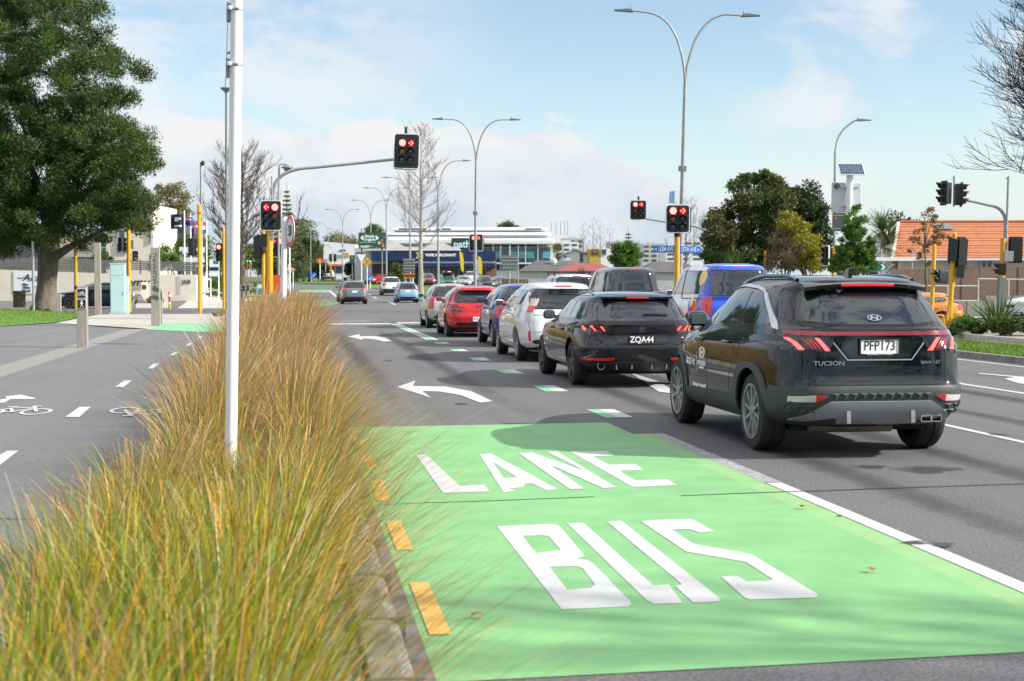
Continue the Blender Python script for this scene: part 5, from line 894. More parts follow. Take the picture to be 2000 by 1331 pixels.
# distant signals
for u, d, z, l in ((646, 235, 3.9, 'distant yellow backed signal left of its twin'), (654.5, 236, 3.9, 'distant yellow backed signal right of its twin')):
    t = sig(u, d, l, z, .08); X = lambda u_, v_: rel(u_, v_, d, t); head(t, X(u, 504)+Vector((0, -.1, 0)), .5, 1.2, 1, {}, R(180), True, False); mb = MB(); mb.box(X(u, 504)+Vector((0, -.16, 0)), (.45, .05, 1.0)); mb.build('back_plate', M_yp, t)
t = sig(636, 238, 'distant grey mast arm signal over the white ute', 3.0, .09, M_galv); X = lambda u, v: rel(u, v, 238, t); arm(t, [X(636, 512), X(650, 495)]+[X(648, 485), X(640, 479), X(624, 477)], .07, .05); head(t, X(622, 475), .4, 1.0, 1, {}, R(90), True, False)
for u, v, l in ((483, 506, 'distant green signal left of the bare tree'), (489.5, 507, 'distant green signal right of the bare tree'), (574, 503, 'distant small signal by the olive conifer')): t = sig(u, 225, l, 4.2, .07); head(t, rel(u, v, 225, t)+Vector((0, -.1, 0)), .45, 1.0, 1, {(0, 2): 'green'}, 0, True, False)
# street lamps
LG = 'double arm street lamps along the median'
def lamp_head(t, p, sx, ln=.75):
    mb = MB(); mb.prism([(p.x, p.z-.04), (p.x+sx*.1, p.z+.06), (p.x+sx*ln*.4, p.z+.07), (p.x+sx*ln, p.z+.02), (p.x+sx*ln, p.z-.015), (p.x+sx*.1, p.z-.05)][::int(sx)], -.13, .13, 'Y'); o = mb.build('lamp_head', M_led, t, True, .01); c = MB(); c.cyl((p.x+sx*.12, 0, p.z+.05), (p.x+sx*.12, 0, p.z+.16), .035, n=8); c.build('sensor', M_galv, o)
def lamp2(u, d, label, H=11.6, sp=2.0, lean=0., dz=0., r=.085):
    t = thing('street_lamp', label, 'street lamp', base(u, d), -YAW, LG, (0, lean)); hs = H-2.5; mb = MB(); mb.tube([(0, 0, -.2), (0, 0, 1.2), (0, 0, 5), (0, 0, hs)], [r*1.45, r*1.3, r*1.05, r*.8], 12); mb.build('pole', M_galv, t)
    for sx in (-1, 1):
        mb = MB(); pts = [Vector((0, 0, hs-.1))]+[Vector(q) for q in bez((0, 0, hs), (sx*.25, 0, H-.15+sx*dz*0), (sx*sp*.72, 0, H))][1:]+[Vector((sx*sp, 0, H+.02-sx*dz))]; mb.tube(pts, [.055-.002*i for i in range(len(pts))], 8); mb.build('lamp_arm', M_galv, t); lamp_head(t, pts[-1], sx)
    mb = MB(); mb.box((-.02, 0, H*.5), (.3, .16, .2)); mb.build('junction_box', M_slat, t, True, .01); return t
t = lamp2(1326, 58, 'nearest and tallest double arm street lamp right of centre', 11.85, 2.05, R(1.3), .04); mb = MB(); q = rel(1319, 380, 56, t); mb.prism([(q.x-.16, q.z-.22), (q.x+.06, q.z-.26), (q.x+.06, q.z+.24), (q.x-.13, q.z+.2)], -.02, .02, 'Y'); mb.build('route_sign', mat('pale_blue_sign', (.18, .32, .52), .5), t)
lamp2(927.5, 95, 'second double arm street lamp above the far centre signal', 11.75, 2.05, R(.5)); lamp2(856, 125, 'third double arm street lamp right of the bare street tree', 11.4, 2.0)
lamp2(801, 151, 'fourth double arm street lamp behind the grey sign frame', 11.5, 2.1); lamp2(755, 178, 'fifth double arm street lamp beside the yellow diamond sign', 11.8, 2.05); lamp2(724.5, 217, 'sixth double arm street lamp in front of the green billboard', 12, 2.1); lamp2(669.5, 255, 'farthest double arm street lamp in front of the white shop', 12, 2.3)
def lamp1(u, d, H, out, label, sx=1, m=None, r=.07, arm_m=None):
    t = thing('street_lamp', label, 'street lamp', base(u, d), -YAW, 'single arm street lamps'); mb = MB(); mb.tube([(0, 0, -.2), (0, 0, H*.5), (0, 0, H-1.6)], [r*1.4, r*1.1, r*.85], 10); mb.build('pole', m or M_galv, t); mb = MB(); pts = bez((0, 0, H-1.6), (sx*.05, 0, H-.5), (sx*out, 0, H)); mb.tube(pts, .045, 8); mb.build('lamp_arm', m or M_galv, t); lamp_head(t, pts[-1], sx, .8); return t
lamp1(1629, 78, 9.9, 1.05, 'single arm street lamp behind the solar powered sign'); lamp1(607, 232, 9.4, 1.2, 'small single arm street lamp left of the white shop', -1); lamp1(641, 300, 11.0, 1.5, 'thin far single arm street lamp against the sky', -1); lamp1(656, 330, 10.6, 1.3, 'very thin distant street lamp right of the white shop edge', -1)
t = thing('street_lamp', 'dark thin post with a disc luminaire behind the white pole', 'street lamp', base(441.5, 61), -YAW, None, (0, R(.4))); H_ = rel(0, 176, 61, t).z; pole(t, H_, .045, M_slat); mb = MB(); mb.lathe([(.05, -.16), (.1, -.1), (.2, -.02), (.24, .03), (.22, .05), (.02, .06)], (0, 0, H_), 16); mb.build('lamp_head', M_led, t)
# camera poles
t = thing('camera_pole', 'thin grey pole with a box camera on top beside the flag poles', 'camera pole', base(394, 82), -YAW); H_ = rel(0, 318, 82, t).z; pole(t, H_, .05, M_galv); mb = MB(); mb.box((.12, 0, H_-.05), (.12, .3, .26)); mb.build('camera', M_bb, t, True, .02)
t = thing('camera_pole', 'crooked grey pole with a dome camera behind the mast arm', 'camera pole', base(544, 68), -YAW); X = lambda u, v: rel(u, v, 68, t); arm(t, [(0, 0, -.1), X(544, 400), X(545, 324), X(548, 321), X(559, 321)], .05, .035, name='pole'); mb = MB(); q = X(561, 327); mb.lathe([(.0, -.22), (.12, -.17), (.17, -.06), (.28, -.03), (.26, .02), (.1, .08), (.03, .12)], q, 18); mb.build('camera', M_led, t)
# the white pole in the planter
b = At(446, 549, 9.7); t = thing('banner_pole', 'tall smooth white pole standing in the tussock grass', 'pole', (b.x, b.y, .05), -YAW, None, (0, R(1.15))); dd = 9.7; X = lambda u, v: rel(u, v, dd, t); mb = MB(); mb.tube([(0, 0, -.1), (0, 0, 1.2), (0, 0, 5.0)], [.037, .039, .039], 28); mb.build('pole', M_wpole, t)
for z in (3.18, 3.52-.0): pass
zb = [zat(130, dd)-.05, zat(23, dd)-.05]
for z in zb:
    mb = MB(); mb.lathe([(.0402, -.010), (.0416, -.008), (.0416, .008), (.0402, .010)], (0, 0, z), 24); mb.build('strap', M_galv, t); mb = MB(); mb.box((-.051, -.01, z-.02), (.018, .04, .125)); o = mb.build('bracket', mat('bracket_grey', (.22, .22, .21), .5, .4), t, True, .004); mb = MB(); mb.lathe([(.01, -.012), (.014, -.01), (.014, .01), (.01, .012)], (-.034, -.041, z+.004), 10, 'Y'); mb.build('bolt', M_wb, o); mb = MB(); mb.box((.010, -.0425, z+.002), (.026, .006, .007)); mb.build('buckle', M_slat, o); mb = MB(); mb.cyl((-.045, 0, z+.07), (-.045, 0, z+.085), .010, n=10); mb.build('cap', M_slat, o)
mb = MB(); mb.tube([(-.060, 0, zb[1]+.05), (-.056, .0, zb[0]+.35), (-.061, 0, zb[0]-.04), (-.068, 0, zb[0]-.14)], .0025, 5); mb.build('cord', M_slat, t)
# speed sign
t = thing('speed_sign', 'round red bordered speed limit sign on a white post in the grass', 'road sign', tuple(base(551, 37)), -YAW, None, (0, R(1.2))); X = lambda u, v: rel(u, v, 37, t); pole(t, X(0, 424).z, .075, M_wpole); c_ = X(562, 451); o = bpy.data.objects.new('sign_face', None); me = MB(); me.cyl((0, .012, 0), (0, -.004, 0), .385, n=40); so = me.build('sign_face', M_wb, t); so.location = c_; so.rotation_euler = (0, 0, R(-66))
mb = MB(); mb.ring(circ(.384, 40), circ(.295, 40), -.010, -.004, 'Y'); mb.build('red_ring', mat('sign_red', (.62, .02, .03), .4), so); text('lettering', '50', .38, M_ink, so, (0, -.008, -.01), (R(90), 0, 0), .002, xs=.85, bold=.008)
t = thing('sign_post', 'thin white post with a small white plate beyond the speed sign', 'road sign', base(566, 118), -YAW); pole(t, 4.1, .06, M_wb); mb = MB(); mb.box((0, -.08, 2.6), (.22, .02, .5)); mb.build('plate', M_wb, t)
# timber posts
def post(u, d, h, w_, label, name='timber_post', group=None): t = thing(name, label, 'post', base(u, d), 0, group); mb = MB(); mb.box((0, 0, h/2-.05), (w_, w_, h+.1)); mb.build('post', M_wood, t, True, .012); return t
t = post(160.5, 36, 1.46, .235, 'short weathered timber post with cycle and pedestrian symbols')
for z, k in ((1.30, 0), (1.045, 1)):
    mb = MB(); mb.prism(rrect(.215, .235, .02), -.135, -.118, 'Y'); o = mb.build('symbol_plate', M_wb, t); o.location = (0, 0, z); mb = MB(); mb.prism(rrect(.195, .215, .018), -.139, -.1345, 'Y'); mb.build('plate_face', M_bb, o); q = MB()
    if k == 0:
        for x in (-.05, .05): q.ring(circ(.037, 16, x, -.02), circ(.029, 16, x, -.02), -.143, -.1385, 'Y')
        for a, b in (((-.05, -.02), (-.02, .035)), ((-.02, .035), (.035, .03)), ((.05, -.02), (.03, .05)), ((0, -.02), (-.02, .035)), ((0, -.02), (.035, .03)), ((.02, .05), (.045, .052))): q.tube([(a[0], -.141, a[1]), (b[0], -.141, b[1])], .004, 4)
    else:
        q.cyl((0, -.143, .075), (0, -.1385, .075), .016, n=12); q.prism(rpoly([(-.016, .055), (.018, .05), (.016, -.01), (-.016, -.01)], .006), -.143, -.1385, 'Y')
        for a, b in (((0, -.005), (.03, -.05)), ((.03, -.05), (.038, -.085)), ((0, -.005), (-.015, -.05)), ((-.015, -.05), (-.035, -.085)), ((.01, .04), (.038, .01)), ((-.01, .04), (-.035, .0))): q.tube([(a[0], -.141, a[1]), (b[0], -.141, b[1])], .007, 4)
    q.build('symbol', M_wh, o)
t = post(304, 53, 2.78, .30, 'tall weathered timber post carved with a vertical word'); M_carve = mat('carved_dark', (.07, .065, .06), .9); text('carving', 'HAUMARU', .19, M_carve, t, (0, -.154, 1.98), (R(90), R(-90), 0), .004, xs=1.3)
q = MB()
for cx, cz, s in ((-.03, 1.32, 1), (.06, 1.26, -1), (-.05, 1.02, 1), (.05, .98, -1)):
    for r0 in (.05, .085): q.tube([(cx+s*r0*(1-k/26)*math.cos(k*.5), -.155, cz+r0*(1-k/26)*math.sin(k*.5)*1.3) for k in range(20)], .006, 4)
q.build('spiral_carving', M_carve, t)
t = post(313, 55, 1.30, .13, 'thin timber post with a black box just behind the carved post'); mb = MB(); mb.box((.0, -.08, 1.05), (.12, .06, .3)); mb.build('black_box', M_bb, t, True, .01)
post(191, 71, 3.4, .29, 'tall plain timber post left of the aqua cabinet'); t = post(113, 70, .86, .27, 'stumpy timber bollard on the lawn edge', 'timber_bollard'); t.location.z = .12
for u, d, l in ((467, 100, 'small timber post with two black plates nearest the white pole'), (476, 104, 'middle small timber post on the far footpath'), (484.5, 110, 'right small timber post on the far footpath'), (498, 128, 'farther small timber post by the green path'), (501, 136, 'farthest small timber post by the green path')):
    t = post(u, d, 1.35, .2, l, 'timber_post', 'small timber posts on the far footpath')
    for z in (1.2, .98): mb = MB(); mb.box((0, -.11, z), (.17, .02, .18)); mb.build('symbol_plate', M_bb, t)
t = thing('slim_post', 'thin grey steel post in front of the tree trunk', 'post', tuple(base(65, 74)+Vector((0, 0, .25)))); pole(t, 3.3, .06, M_galv)
t = thing('litter_bin', 'dark slatted timber litter bin on the left lawn', 'bin', tuple(base(37.5, 76)+Vector((0, 0, .25)))); mb = MB()
for k in range(22): a = k*2*math.pi/22; mb.box((.29*math.cos(a), .29*math.sin(a), .42), (.03, .072, .84), a)
mb.build('slats', mat('dark_timber', (.06, .05, .035), .9, 0, (.10, .085, .06), 8), t, False); mb = MB(); mb.lathe([(.26, .03), (.27, .8), (.2, .82), (.05, .83)], (0, 0, 0), 20); mb.build('liner', M_bb, t)
# aqua cabinet
t = thing('utility_cabinet', 'tall pale aqua utility cabinet beside the side street', 'cabinet', base(232, 71.5), -YAW+R(8)); M_aq = mat('aqua_paint', (.36, .53, .53), .45, 0, (.41, .57, .565), 1.5, .05, 20); mb = MB(); mb.box((-.05, .2, 1.2), (.70, .5, 2.4)); mb.build('body', M_aq, t, True, .015); mb = MB(); mb.box((.36, .25, .9), (.14, .42, 1.8)); mb.build('side_box', M_aq, t, True, .01); mb = MB(); mb.box((-.05, .2, 2.41), (.74, .54, .05)); mb.build('lid', M_aq, t, True, .01)
for z0, z1 in ((.12, 1.82), (1.86, 2.34)): mb = MB(); mb.box((-.05, -.055, (z0+z1)/2), (.64, .015, z1-z0)); mb.build('door', M_aq, t, True, .004)
mb = MB(); mb.box((.2, -.07, 1.0), (.03, .02, .14)); mb.build('handle', M_galv, t); mb = MB(); mb.box((-.05, .2, .02), (.8, .6, .1)); mb.build('plinth', M_conc, t)
# bollard, boulder, flags
t = thing('bollard', 'orange white and red banded flexible bollard by the driveway', 'bollard', base(331, 84), 0)
for z0, z1, m in ((0, .3, M_yp), (.3, .42, M_wb), (.42, .72, mat('red_band')), (.72, .84, M_wb), (.84, 1.0, M_yp)): mb = MB(); mb.cyl((0, 0, z0), (0, 0, z1), .065, n=12); mb.build('band', m, t)
t = thing('letterbox', 'cream letterbox pillar between boulders at the motel drive', 'letterbox', base(282, 106)); mb = MB(); mb.box((0, 0, .75), (.46, .4, 1.5)); mb.build('pillar', M_cream, t, True, .02); mb = MB(); mb.box((0, -.205, 1.15), (.28, .02, .3)); mb.build('plate', mat('brown_sign'), t)
for u, s, l in ((268, .5, 'dark grey boulder left of the letterbox'), (304, .5, 'brown boulder right of the letterbox')):
    mb = MB(); mb.lathe([(.0, -.1), (s*1.1, 0), (s*1.2, s*.5), (s*.8, s*1.1), (s*.2, s*1.3), (.01, s*1.3)], (0, 0, 0), 9); o = mb.build('boulder', mat('rock', (.08, .075, .07), .9, 0, (.17, .16, .15), 3, .8, 6), None, False); o.location = base(u, 106); tag(o, l, 'boulder', None)
def flag(u, vt, vb, d, lab, u0, u1, v0, v1, draw):
    t = thing('flag_pole', lab, 'flag', base(u, d), -YAW, 'flags outside the motel'); X = lambda a, b: rel(a, b, d, t); pole(t, X(0, vt).z, .05, M_wb); A, B = X(u0, v1), X(u1, v0)
    def fl(name, x0, x1, z0, z1, m, off=0):
        mb = MB(); n = 14
        for i in range(n+1):
            f_ = x0+(x1-x0)*i/n; x = A.x+(B.x-A.x)*f_; y = .14*math.sin(f_*7)+off; dz = -.16*(1-f_)*(A.z-B.z)*-1*.6 if u1 < u+3 else -.1*f_
            for z in (z0, z1): mb.v.append((x, y, A.z+(B.z-A.z)*z+dz*.4))
        mb.f = [(2*i, 2*i+1, 2*i+3, 2*i+2) for i in range(n)]; return mb.build(name, m, t)
    draw(fl)
FN = mat('flag_navy', (.012, .018, .045), .8); FB = mat('flag_blue', (.02, .04, .22), .8); FR = mat('flag_red', (.55, .03, .05), .8); FW = mat('flag_white', (.75, .75, .76), .8); FP = mat('flag_violet', (.10, .08, .3), .8)
flag(361, 412, 560, 118, 'dark navy flag with a white bird like emblem', 334, 360, 418, 447, lambda f: (f('flag_cloth', 0, 1, 0, 1, FN), f('emblem', .3, .62, .5, .78, FW, -.012), f('emblem', .5, .8, .62, .72, FW, -.014), f('motto', .25, .85, .14, .24, FW, -.012)))
flag(373, 418, 560, 119, 'blue flag with red and white crosses in the corner', 363, 377, 424, 441, lambda f: (f('flag_cloth', 0, 1, 0, 1, FB), f('cross', 0, .8, .5, .95, FR, -.01), f('cross', 0, .8, .66, .78, FW, -.014), f('cross', .3, .45, .5, .95, FW, -.016)))
flag(395, 432, 560, 120, 'red white and violet crossed flag on the third pole', 373, 391, 434, 461, lambda f: (f('flag_cloth', 0, 1, 0, 1, FP), f('cross', 0, 1, .45, 1, FR, -.01), f('cross', 0, 1, .62, .75, FW, -.014), f('cross', .42, .6, .1, 1, FW, -.016)))
flag(404, 432, 560, 121, 'red white and blue striped flag on the right hand pole', 386, 403, 434, 456, lambda f: (f('flag_cloth', 0, 1, .66, 1, FR), f('stripe', 0, 1, .33, .66, FW), f('stripe', 0, 1, 0, .33, FB)))
# signs
def sboard(name, label, u0, v0, u1, v1, d, m, legs=(.2, .8), cat='sign', group=None, th=.06, legm=None, bev=0):
    t = bld(name, label, u0, u1, d, 0, cat); w_ = Wall(t, (u0+u1)/2, d); o = w_.box('board', u0, v0, u1, v1, m, 0, th, bev); mb = MB()
    for f_ in legs: x = w_.xz(u0+(u1-u0)*f_, 0)[0]; mb.cyl((x, .05, -.1), (x, .05, w_.xz(0, v0)[1]), .045, n=8)
    if legs: mb.build('posts', legm or M_wb, t)
    return t, w_, o
t, w_, o = sboard('motel_sign', 'white motel sign board with black script behind the flag poles', 351, 483, 400, 513, 122, M_wb); w_.text('Academy', 379, 497, 12, M_brush, -.08, 1.0, sh=.3, bold=.01, par=o); w_.box('vacancy_strip', 366, 516, 400, 524, M_dkc, 0, .06); w_.text('VACANCY', 383, 520, 4.4, M_wh, -.08, 1.15, bold=.012)
t, w_, o = sboard('notice_sign', 'tall white notice board with blue blocks beside the hedge', 409.5, 507, 428.5, 540, 112, M_wb, (.08, .92)); w_.box('blue_block', 418, 509, 427, 515.5, M_navy, -.06, .02); w_.box('blue_block', 410, 522, 427.5, 529, M_navy, -.06, .02); w_.text('Be.', 422.5, 512, 2.6, M_wh, -.09)
def disc(u, v, d, r, label, m, legs=1):
    t = thing('keep_left_sign', label, 'road sign', base(u, d), -YAW, 'blue keep left signs'); q = rel(u, v, d, t); mb = MB(); mb.cyl((0, -.05, q.z), (0, -.02, q.z), r, n=24); o = mb.build('sign_face', m, t); a = MB(); a.prism([(-.28*r, -.55*r+q.z), (-.5*r, -.2*r+q.z), (-.05*r, -.05*r+q.z), (.45*r, .55*r+q.z), (.62*r, .4*r+q.z), (.1*r, -.2*r+q.z), (.25*r, -.5*r+q.z)], -.07, -.052, 'Y'); a.build('arrow', M_wb, o); mb = MB(); [mb.cyl((x, 0, -.1), (x, 0, q.z), .05, n=8) for x in ((-.25, .25) if legs == 2 else (0,))]; mb.build('posts', M_wb, t)
disc(613, 538, 212, .40, 'blue keep left disc on two short posts by the far median', M_bl, 2); disc(723, 543.5, 172, .36, 'blue keep left disc on the near median nose', M_bl)
t = thing('give_way_sign', 'white backed triangular sign pointing down beside the yellow diamond', 'road sign', base(706, 160), -YAW); q = rel(706, 505, 160, t); pole(t, q.z+.3, .045, M_wb); mb = MB(); mb.prism(rpoly([(-.5, q.z+.42), (.5, q.z+.42), (0, q.z-.46)], .06), -.06, -.03, 'Y'); mb.build('sign_face', M_wb, t)
t = thing('warning_sign', 'yellow diamond warning sign with a black lane symbol', 'road sign', base(717, 158), -YAW); q = rel(717.5, 512, 158, t); pole(t, q.z+.2, .045, M_wb); mb = MB(); mb.prism(rpoly([(-.48, q.z), (0, q.z+.48), (.48, q.z), (0, q.z-.48)], .06), -.06, -.03, 'Y'); o = mb.build('sign_face', mat('sign_yellow', (.72, .42, .01), .5), t); mb = MB(); [mb.box((x, -.065, q.z), (.06, .01, .4)) for x in (-.1, .1)]; mb.build('symbol', M_ink, o)
t, w_, o = sboard('direction_sign', 'grey back of a large road sign with four ribs left of the bare tree trunk', 788, 505, 810.5, 532, 132, M_slat, (.15, .85), 'road sign', None, .05, M_galv); [w_.box('rib', 787.5, v, 811, v+1, M_alu, -.06, .04) for v in (508, 513.5, 519, 524.5)]
t, w_, o = sboard('works_sign', 'orange roadworks sign with black letters below the grey sign back', 787.5, 534.5, 811, 543.5, 130, M_orange, (.2, .8), 'road sign', 'orange roadworks signs'); w_.text('WORKS END', 799, 539, 4, M_ink, -.07, .95, bold=.01, par=o)
t, w_, o = sboard('works_sign', 'orange roadworks sign half hidden behind the grass and speed sign', 557, 523, 574, 531.5, 168, M_orange, (.3, .9), 'road sign', 'orange roadworks signs'); w_.text('WORKS END', 565.5, 527, 3.2, M_wh, -.07, .9, par=o)
t, w_, o = sboard('works_sign', 'orange sign panel under the dark electronic board near the far street trees', 618, 505.5, 633, 514, 236, M_orange, (.5,), 'road sign', 'orange roadworks signs'); t, w_, o = sboard('electronic_board', 'dark electronic message board above an orange panel', 617.5, 491, 632, 504, 235, mat('message_board', (.03, .03, .02), .5, 0, (.10, .08, .03), 6), (.5,), 'road sign')
t, w_, o = sboard('direction_sign', 'grey back of a big road sign on two tall posts right of the shops', 980, 499, 1011, 528, 128, M_slat, (), 'road sign', None, .06); mb = MB(); [mb.cyl((w_.xz(u, 0)[0], .06, -.1), (w_.xz(u, 0)[0], .06, w_.xz(0, 480)[1]), .05, n=8) for u in (977.5, 995, 1012)]; mb.build('posts', M_galv, t); [w_.box('rib', 980, v, 1011, v+.8, M_alu, -.07, .03) for v in (503, 510, 517, 524)]
M_fy = mat('flag_yellow', (.72, .56, .02), .7)
for u, v0, v1, d, l in ((900, 491, 532, 175, 'taller yellow feather banner in front of the shop'), (936, 500, 538, 178, 'yellow and white feather banner right of the far signal')):
    t = thing('feather_banner', l, 'banner', base(u, d), -YAW, 'yellow feather banners'); X = lambda a, b: rel(a, b, d, t); mb = MB(); mb.prism(rpoly([(X(u-3, 0).x, X(0, v0).z), (X(u+4, 0).x, X(0, v0+4).z), (X(u+6, 0).x, X(0, v0+20).z), (X(u+5.5, 0).x, X(0, v1).z), (X(u+.5, 0).x, X(0, v1-3).z)], .15), -.02, .02, 'Y'); mb.build('banner_cloth', M_fy, t); arm(t, [(X(u+5, 0).x, 0, 0), X(u+5.5, v1), X(u-2, v0)], .03, .02, M_slat, 'pole')
    if u > 930: mb = MB(); q0, q1 = X(u-4, v1-2), X(u+.2, v0+8); mb.box(((q0.x+q1.x)/2, .05, (q0.z+q1.z)/2), (q1.x-q0.x, .03, q1.z-q0.z)); mb.build('white_panel', M_wb, t)
# solar powered sign seen from behind
t = thing('solar_sign', 'back of a large roadside sign with a tilted solar panel on top', 'road sign', base(1655, 60), -YAW, None, (0, R(.6))); X = lambda u, v: rel(u, v, 60, t); pole(t, X(0, 342).z, .13, M_wpole); a, b = X(1622.5, 415), X(1680, 357); mb = MB(); mb.box(((a.x+b.x)/2, .22, (a.z+b.z)/2), (b.x-a.x, .12, b.z-a.z)); mb.build('sign_back', mat('pale_sign_back', (.52, .54, .55), .5, 0, (.58, .6, .61), 1.5), t, True, .02)
for v in (366, 403): q = X(0, v).z; mb = MB(); mb.box(((a.x+b.x)/2+.12, .13, q), ((b.x-a.x)*.6, .06, .05)); mb.build('bracket', M_alu, t)
mb = MB(); q = X(1631, 364); mb.cyl((q.x, .15, q.z), (q.x, .0, q.z), .1, n=18); o = mb.build('loudspeaker', M_bb, t); mb = MB(); mb.cyl((q.x, -.004, q.z), (q.x, .0, q.z), .06, n=18); mb.build('cone', M_slat, o)
a, b = X(1625, 452), X(1648.5, 416); mb = MB(); mb.box(((a.x+b.x)/2, .2, (a.z+b.z)/2), (b.x-a.x, .2, b.z-a.z)); o = mb.build('battery_box', M_slat, t, True, .01); mb = MB(); q = X(1630, 427); mb.cyl((q.x, .08, q.z), (q.x, .1, q.z), .06, n=14); mb.build('sticker', M_orange, o); mb = MB(); [mb.box(((a.x+b.x)/2, .09, X(0, v).z), (b.x-a.x+.04, .02, .04)) for v in (421, 447)]; mb.build('strap', M_alu, o)
q = X(1658, 333); sp = MB(); sp.box((0, 0, 0), (1.0, .74, .035)); so = sp.build('solar_frame', M_wb, t, True, .006); so.location = (q.x, 0, q.z+.02); so.rotation_euler = (R(40), 0, 0); sp = MB(); sp.box((0, 0, .02), (.95, .69, .008)); c_ = sp.build('solar_cells', M_solar, so); sp = MB()
for i in range(1, 10): sp.box((-.465+.093*i, 0, .0255), (.006, .69, .002))
for j in (-.125, 0, .125): sp.box((0, j, .0262), (.93, .006, .002))
sp.build('grid_lines', M_alu, so); mb = MB(); mb.box((q.x, 0, q.z-.08), (.3, .2, .1)); mb.build('mount', M_slat, t)
t = thing('direction_sign', 'green arrow shaped direction sign with a white chevron by the brush fence', 'road sign', base(1716, 66), -YAW); X = lambda u, v: rel(u, v, 66, t); mb = MB(); pl = [(1690, 514.5), (1724, 514.5), (1733, 522), (1724, 530), (1690, 530)]; mb.prism([(X(u, 0).x, X(0, v).z) for u, v in pl], -.03, 0, 'Y'); o = mb.build('sign_face', mat('sign_green', (.01, .16, .075), .5), t); mb = MB(); mb.prism([(X(u, 0).x, X(0, v).z) for u, v in ((1719, 516.5), (1723, 516.5), (1729, 522), (1723, 528), (1719, 528), (1724, 522))], -.04, -.031, 'Y'); mb.build('chevron', M_wb, o); pole(t, X(0, 531).z, .05, M_galv)
# ---------------------------------------------------------------- vehicles
def pchip(t, T, V):
    T, V = np.asarray(T, float), np.asarray(V, float); h = np.diff(T); d = np.diff(V)/h; m = np.zeros(len(T))
    for i in range(1, len(T)-1):
        if d[i-1]*d[i] > 0: w1, w2 = 2*h[i]+h[i-1], h[i]+2*h[i-1]; m[i] = (w1+w2)/(w1/d[i-1]+w2/d[i])
    m[0], m[-1] = d[0], d[-1]; i = np.clip(np.searchsorted(T, t, 'right')-1, 0, len(h)-1); s = (t-T[i])/h[i]
    return (1+2*s)*(1-s)**2*V[i]+s*(1-s)**2*h[i]*m[i]+s*s*(3-2*s)*V[i+1]+s*s*(s-1)*h[i]*m[i+1]
def quarter(n, w, l, k):        # superellipse quarter from (w,0) to (0,l), evenly spread by length and turning
    a = np.linspace(0, math.pi/2, 300); x = w*np.cos(a)**(2/n); y = l*np.sin(a)**(2/n); x[-1] = 0
    d = np.hypot(np.diff(x), np.diff(y)); th = np.unwrap(np.arctan2(np.diff(y), np.diff(x))); tu = np.abs(np.diff(th, prepend=th[0]))
    s = np.concatenate([[0], np.cumsum(d/d.sum()+1.1*tu/max(tu.sum(), 1e-6))]); q = np.linspace(0, s[-1], k+1)
    return np.interp(q, s, x), np.interp(q, s, y)
def loft(rows, nv=46, k=20):
    """rows: (z, y_rear, y_front, half_width, n_rear, n_front); returns verts, quads of a closed shell"""
    T = np.arange(len(rows)); t = np.linspace(0, len(rows)-1, nv); c = [pchip(t, T, [r[i] for r in rows]) for i in range(6)]
    V = []
    for z, yr, yf, w_, nr, nf in zip(*c):
        ym = (yr+yf)/2; l = (yf-yr)/2; xr, lr = quarter(nr, w_, l, k); xf, lf = quarter(nf, w_, l, k)
        P = [(x, ym+y) for x, y in zip(xf, lf)] + [(-x, ym+y) for x, y in zip(xf[::-1][1:], lf[::-1][1:])] + [(-x, ym-y) for x, y in zip(xr[1:], lr[1:])] + [(x, ym-y) for x, y in zip(xr[::-1][1:-1], lr[::-1][1:-1])]
        V.append([(x, y, z) for x, y in P])
    m = len(V[0]); verts = [p for r in V for p in r]; fs = [(i*m+j, i*m+(j+1) % m, (i+1)*m+(j+1) % m, (i+1)*m+j) for i in range(nv-1) for j in range(m)]
    b = len(verts); verts += [(0, float(np.mean([p[1] for p in V[0]])), V[0][0][2]), (0, float(np.mean([p[1] for p in V[-1]])), V[-1][0][2])]
    fs += [(b, (j+1) % m, j) for j in range(m)] + [(b+1, (nv-1)*m+j, (nv-1)*m+(j+1) % m) for j in range(m)]
    return verts, fs
def clip_y(poly, lo, hi):
    for sgn, lim in ((1, lo), (-1, -hi)):
        r = []
        for i in range(len(poly)):
            a, b = poly[i-1], poly[i]; fa, fb = sgn*a[0]-lim, sgn*b[0]-lim
            if (fa >= 0) != (fb >= 0): t = fa/(fa-fb); r.append((a[0]+(b[0]-a[0])*t, a[1]+(b[1]-a[1])*t))
            if fb >= 0: r.append(b)
        poly = r
    return poly
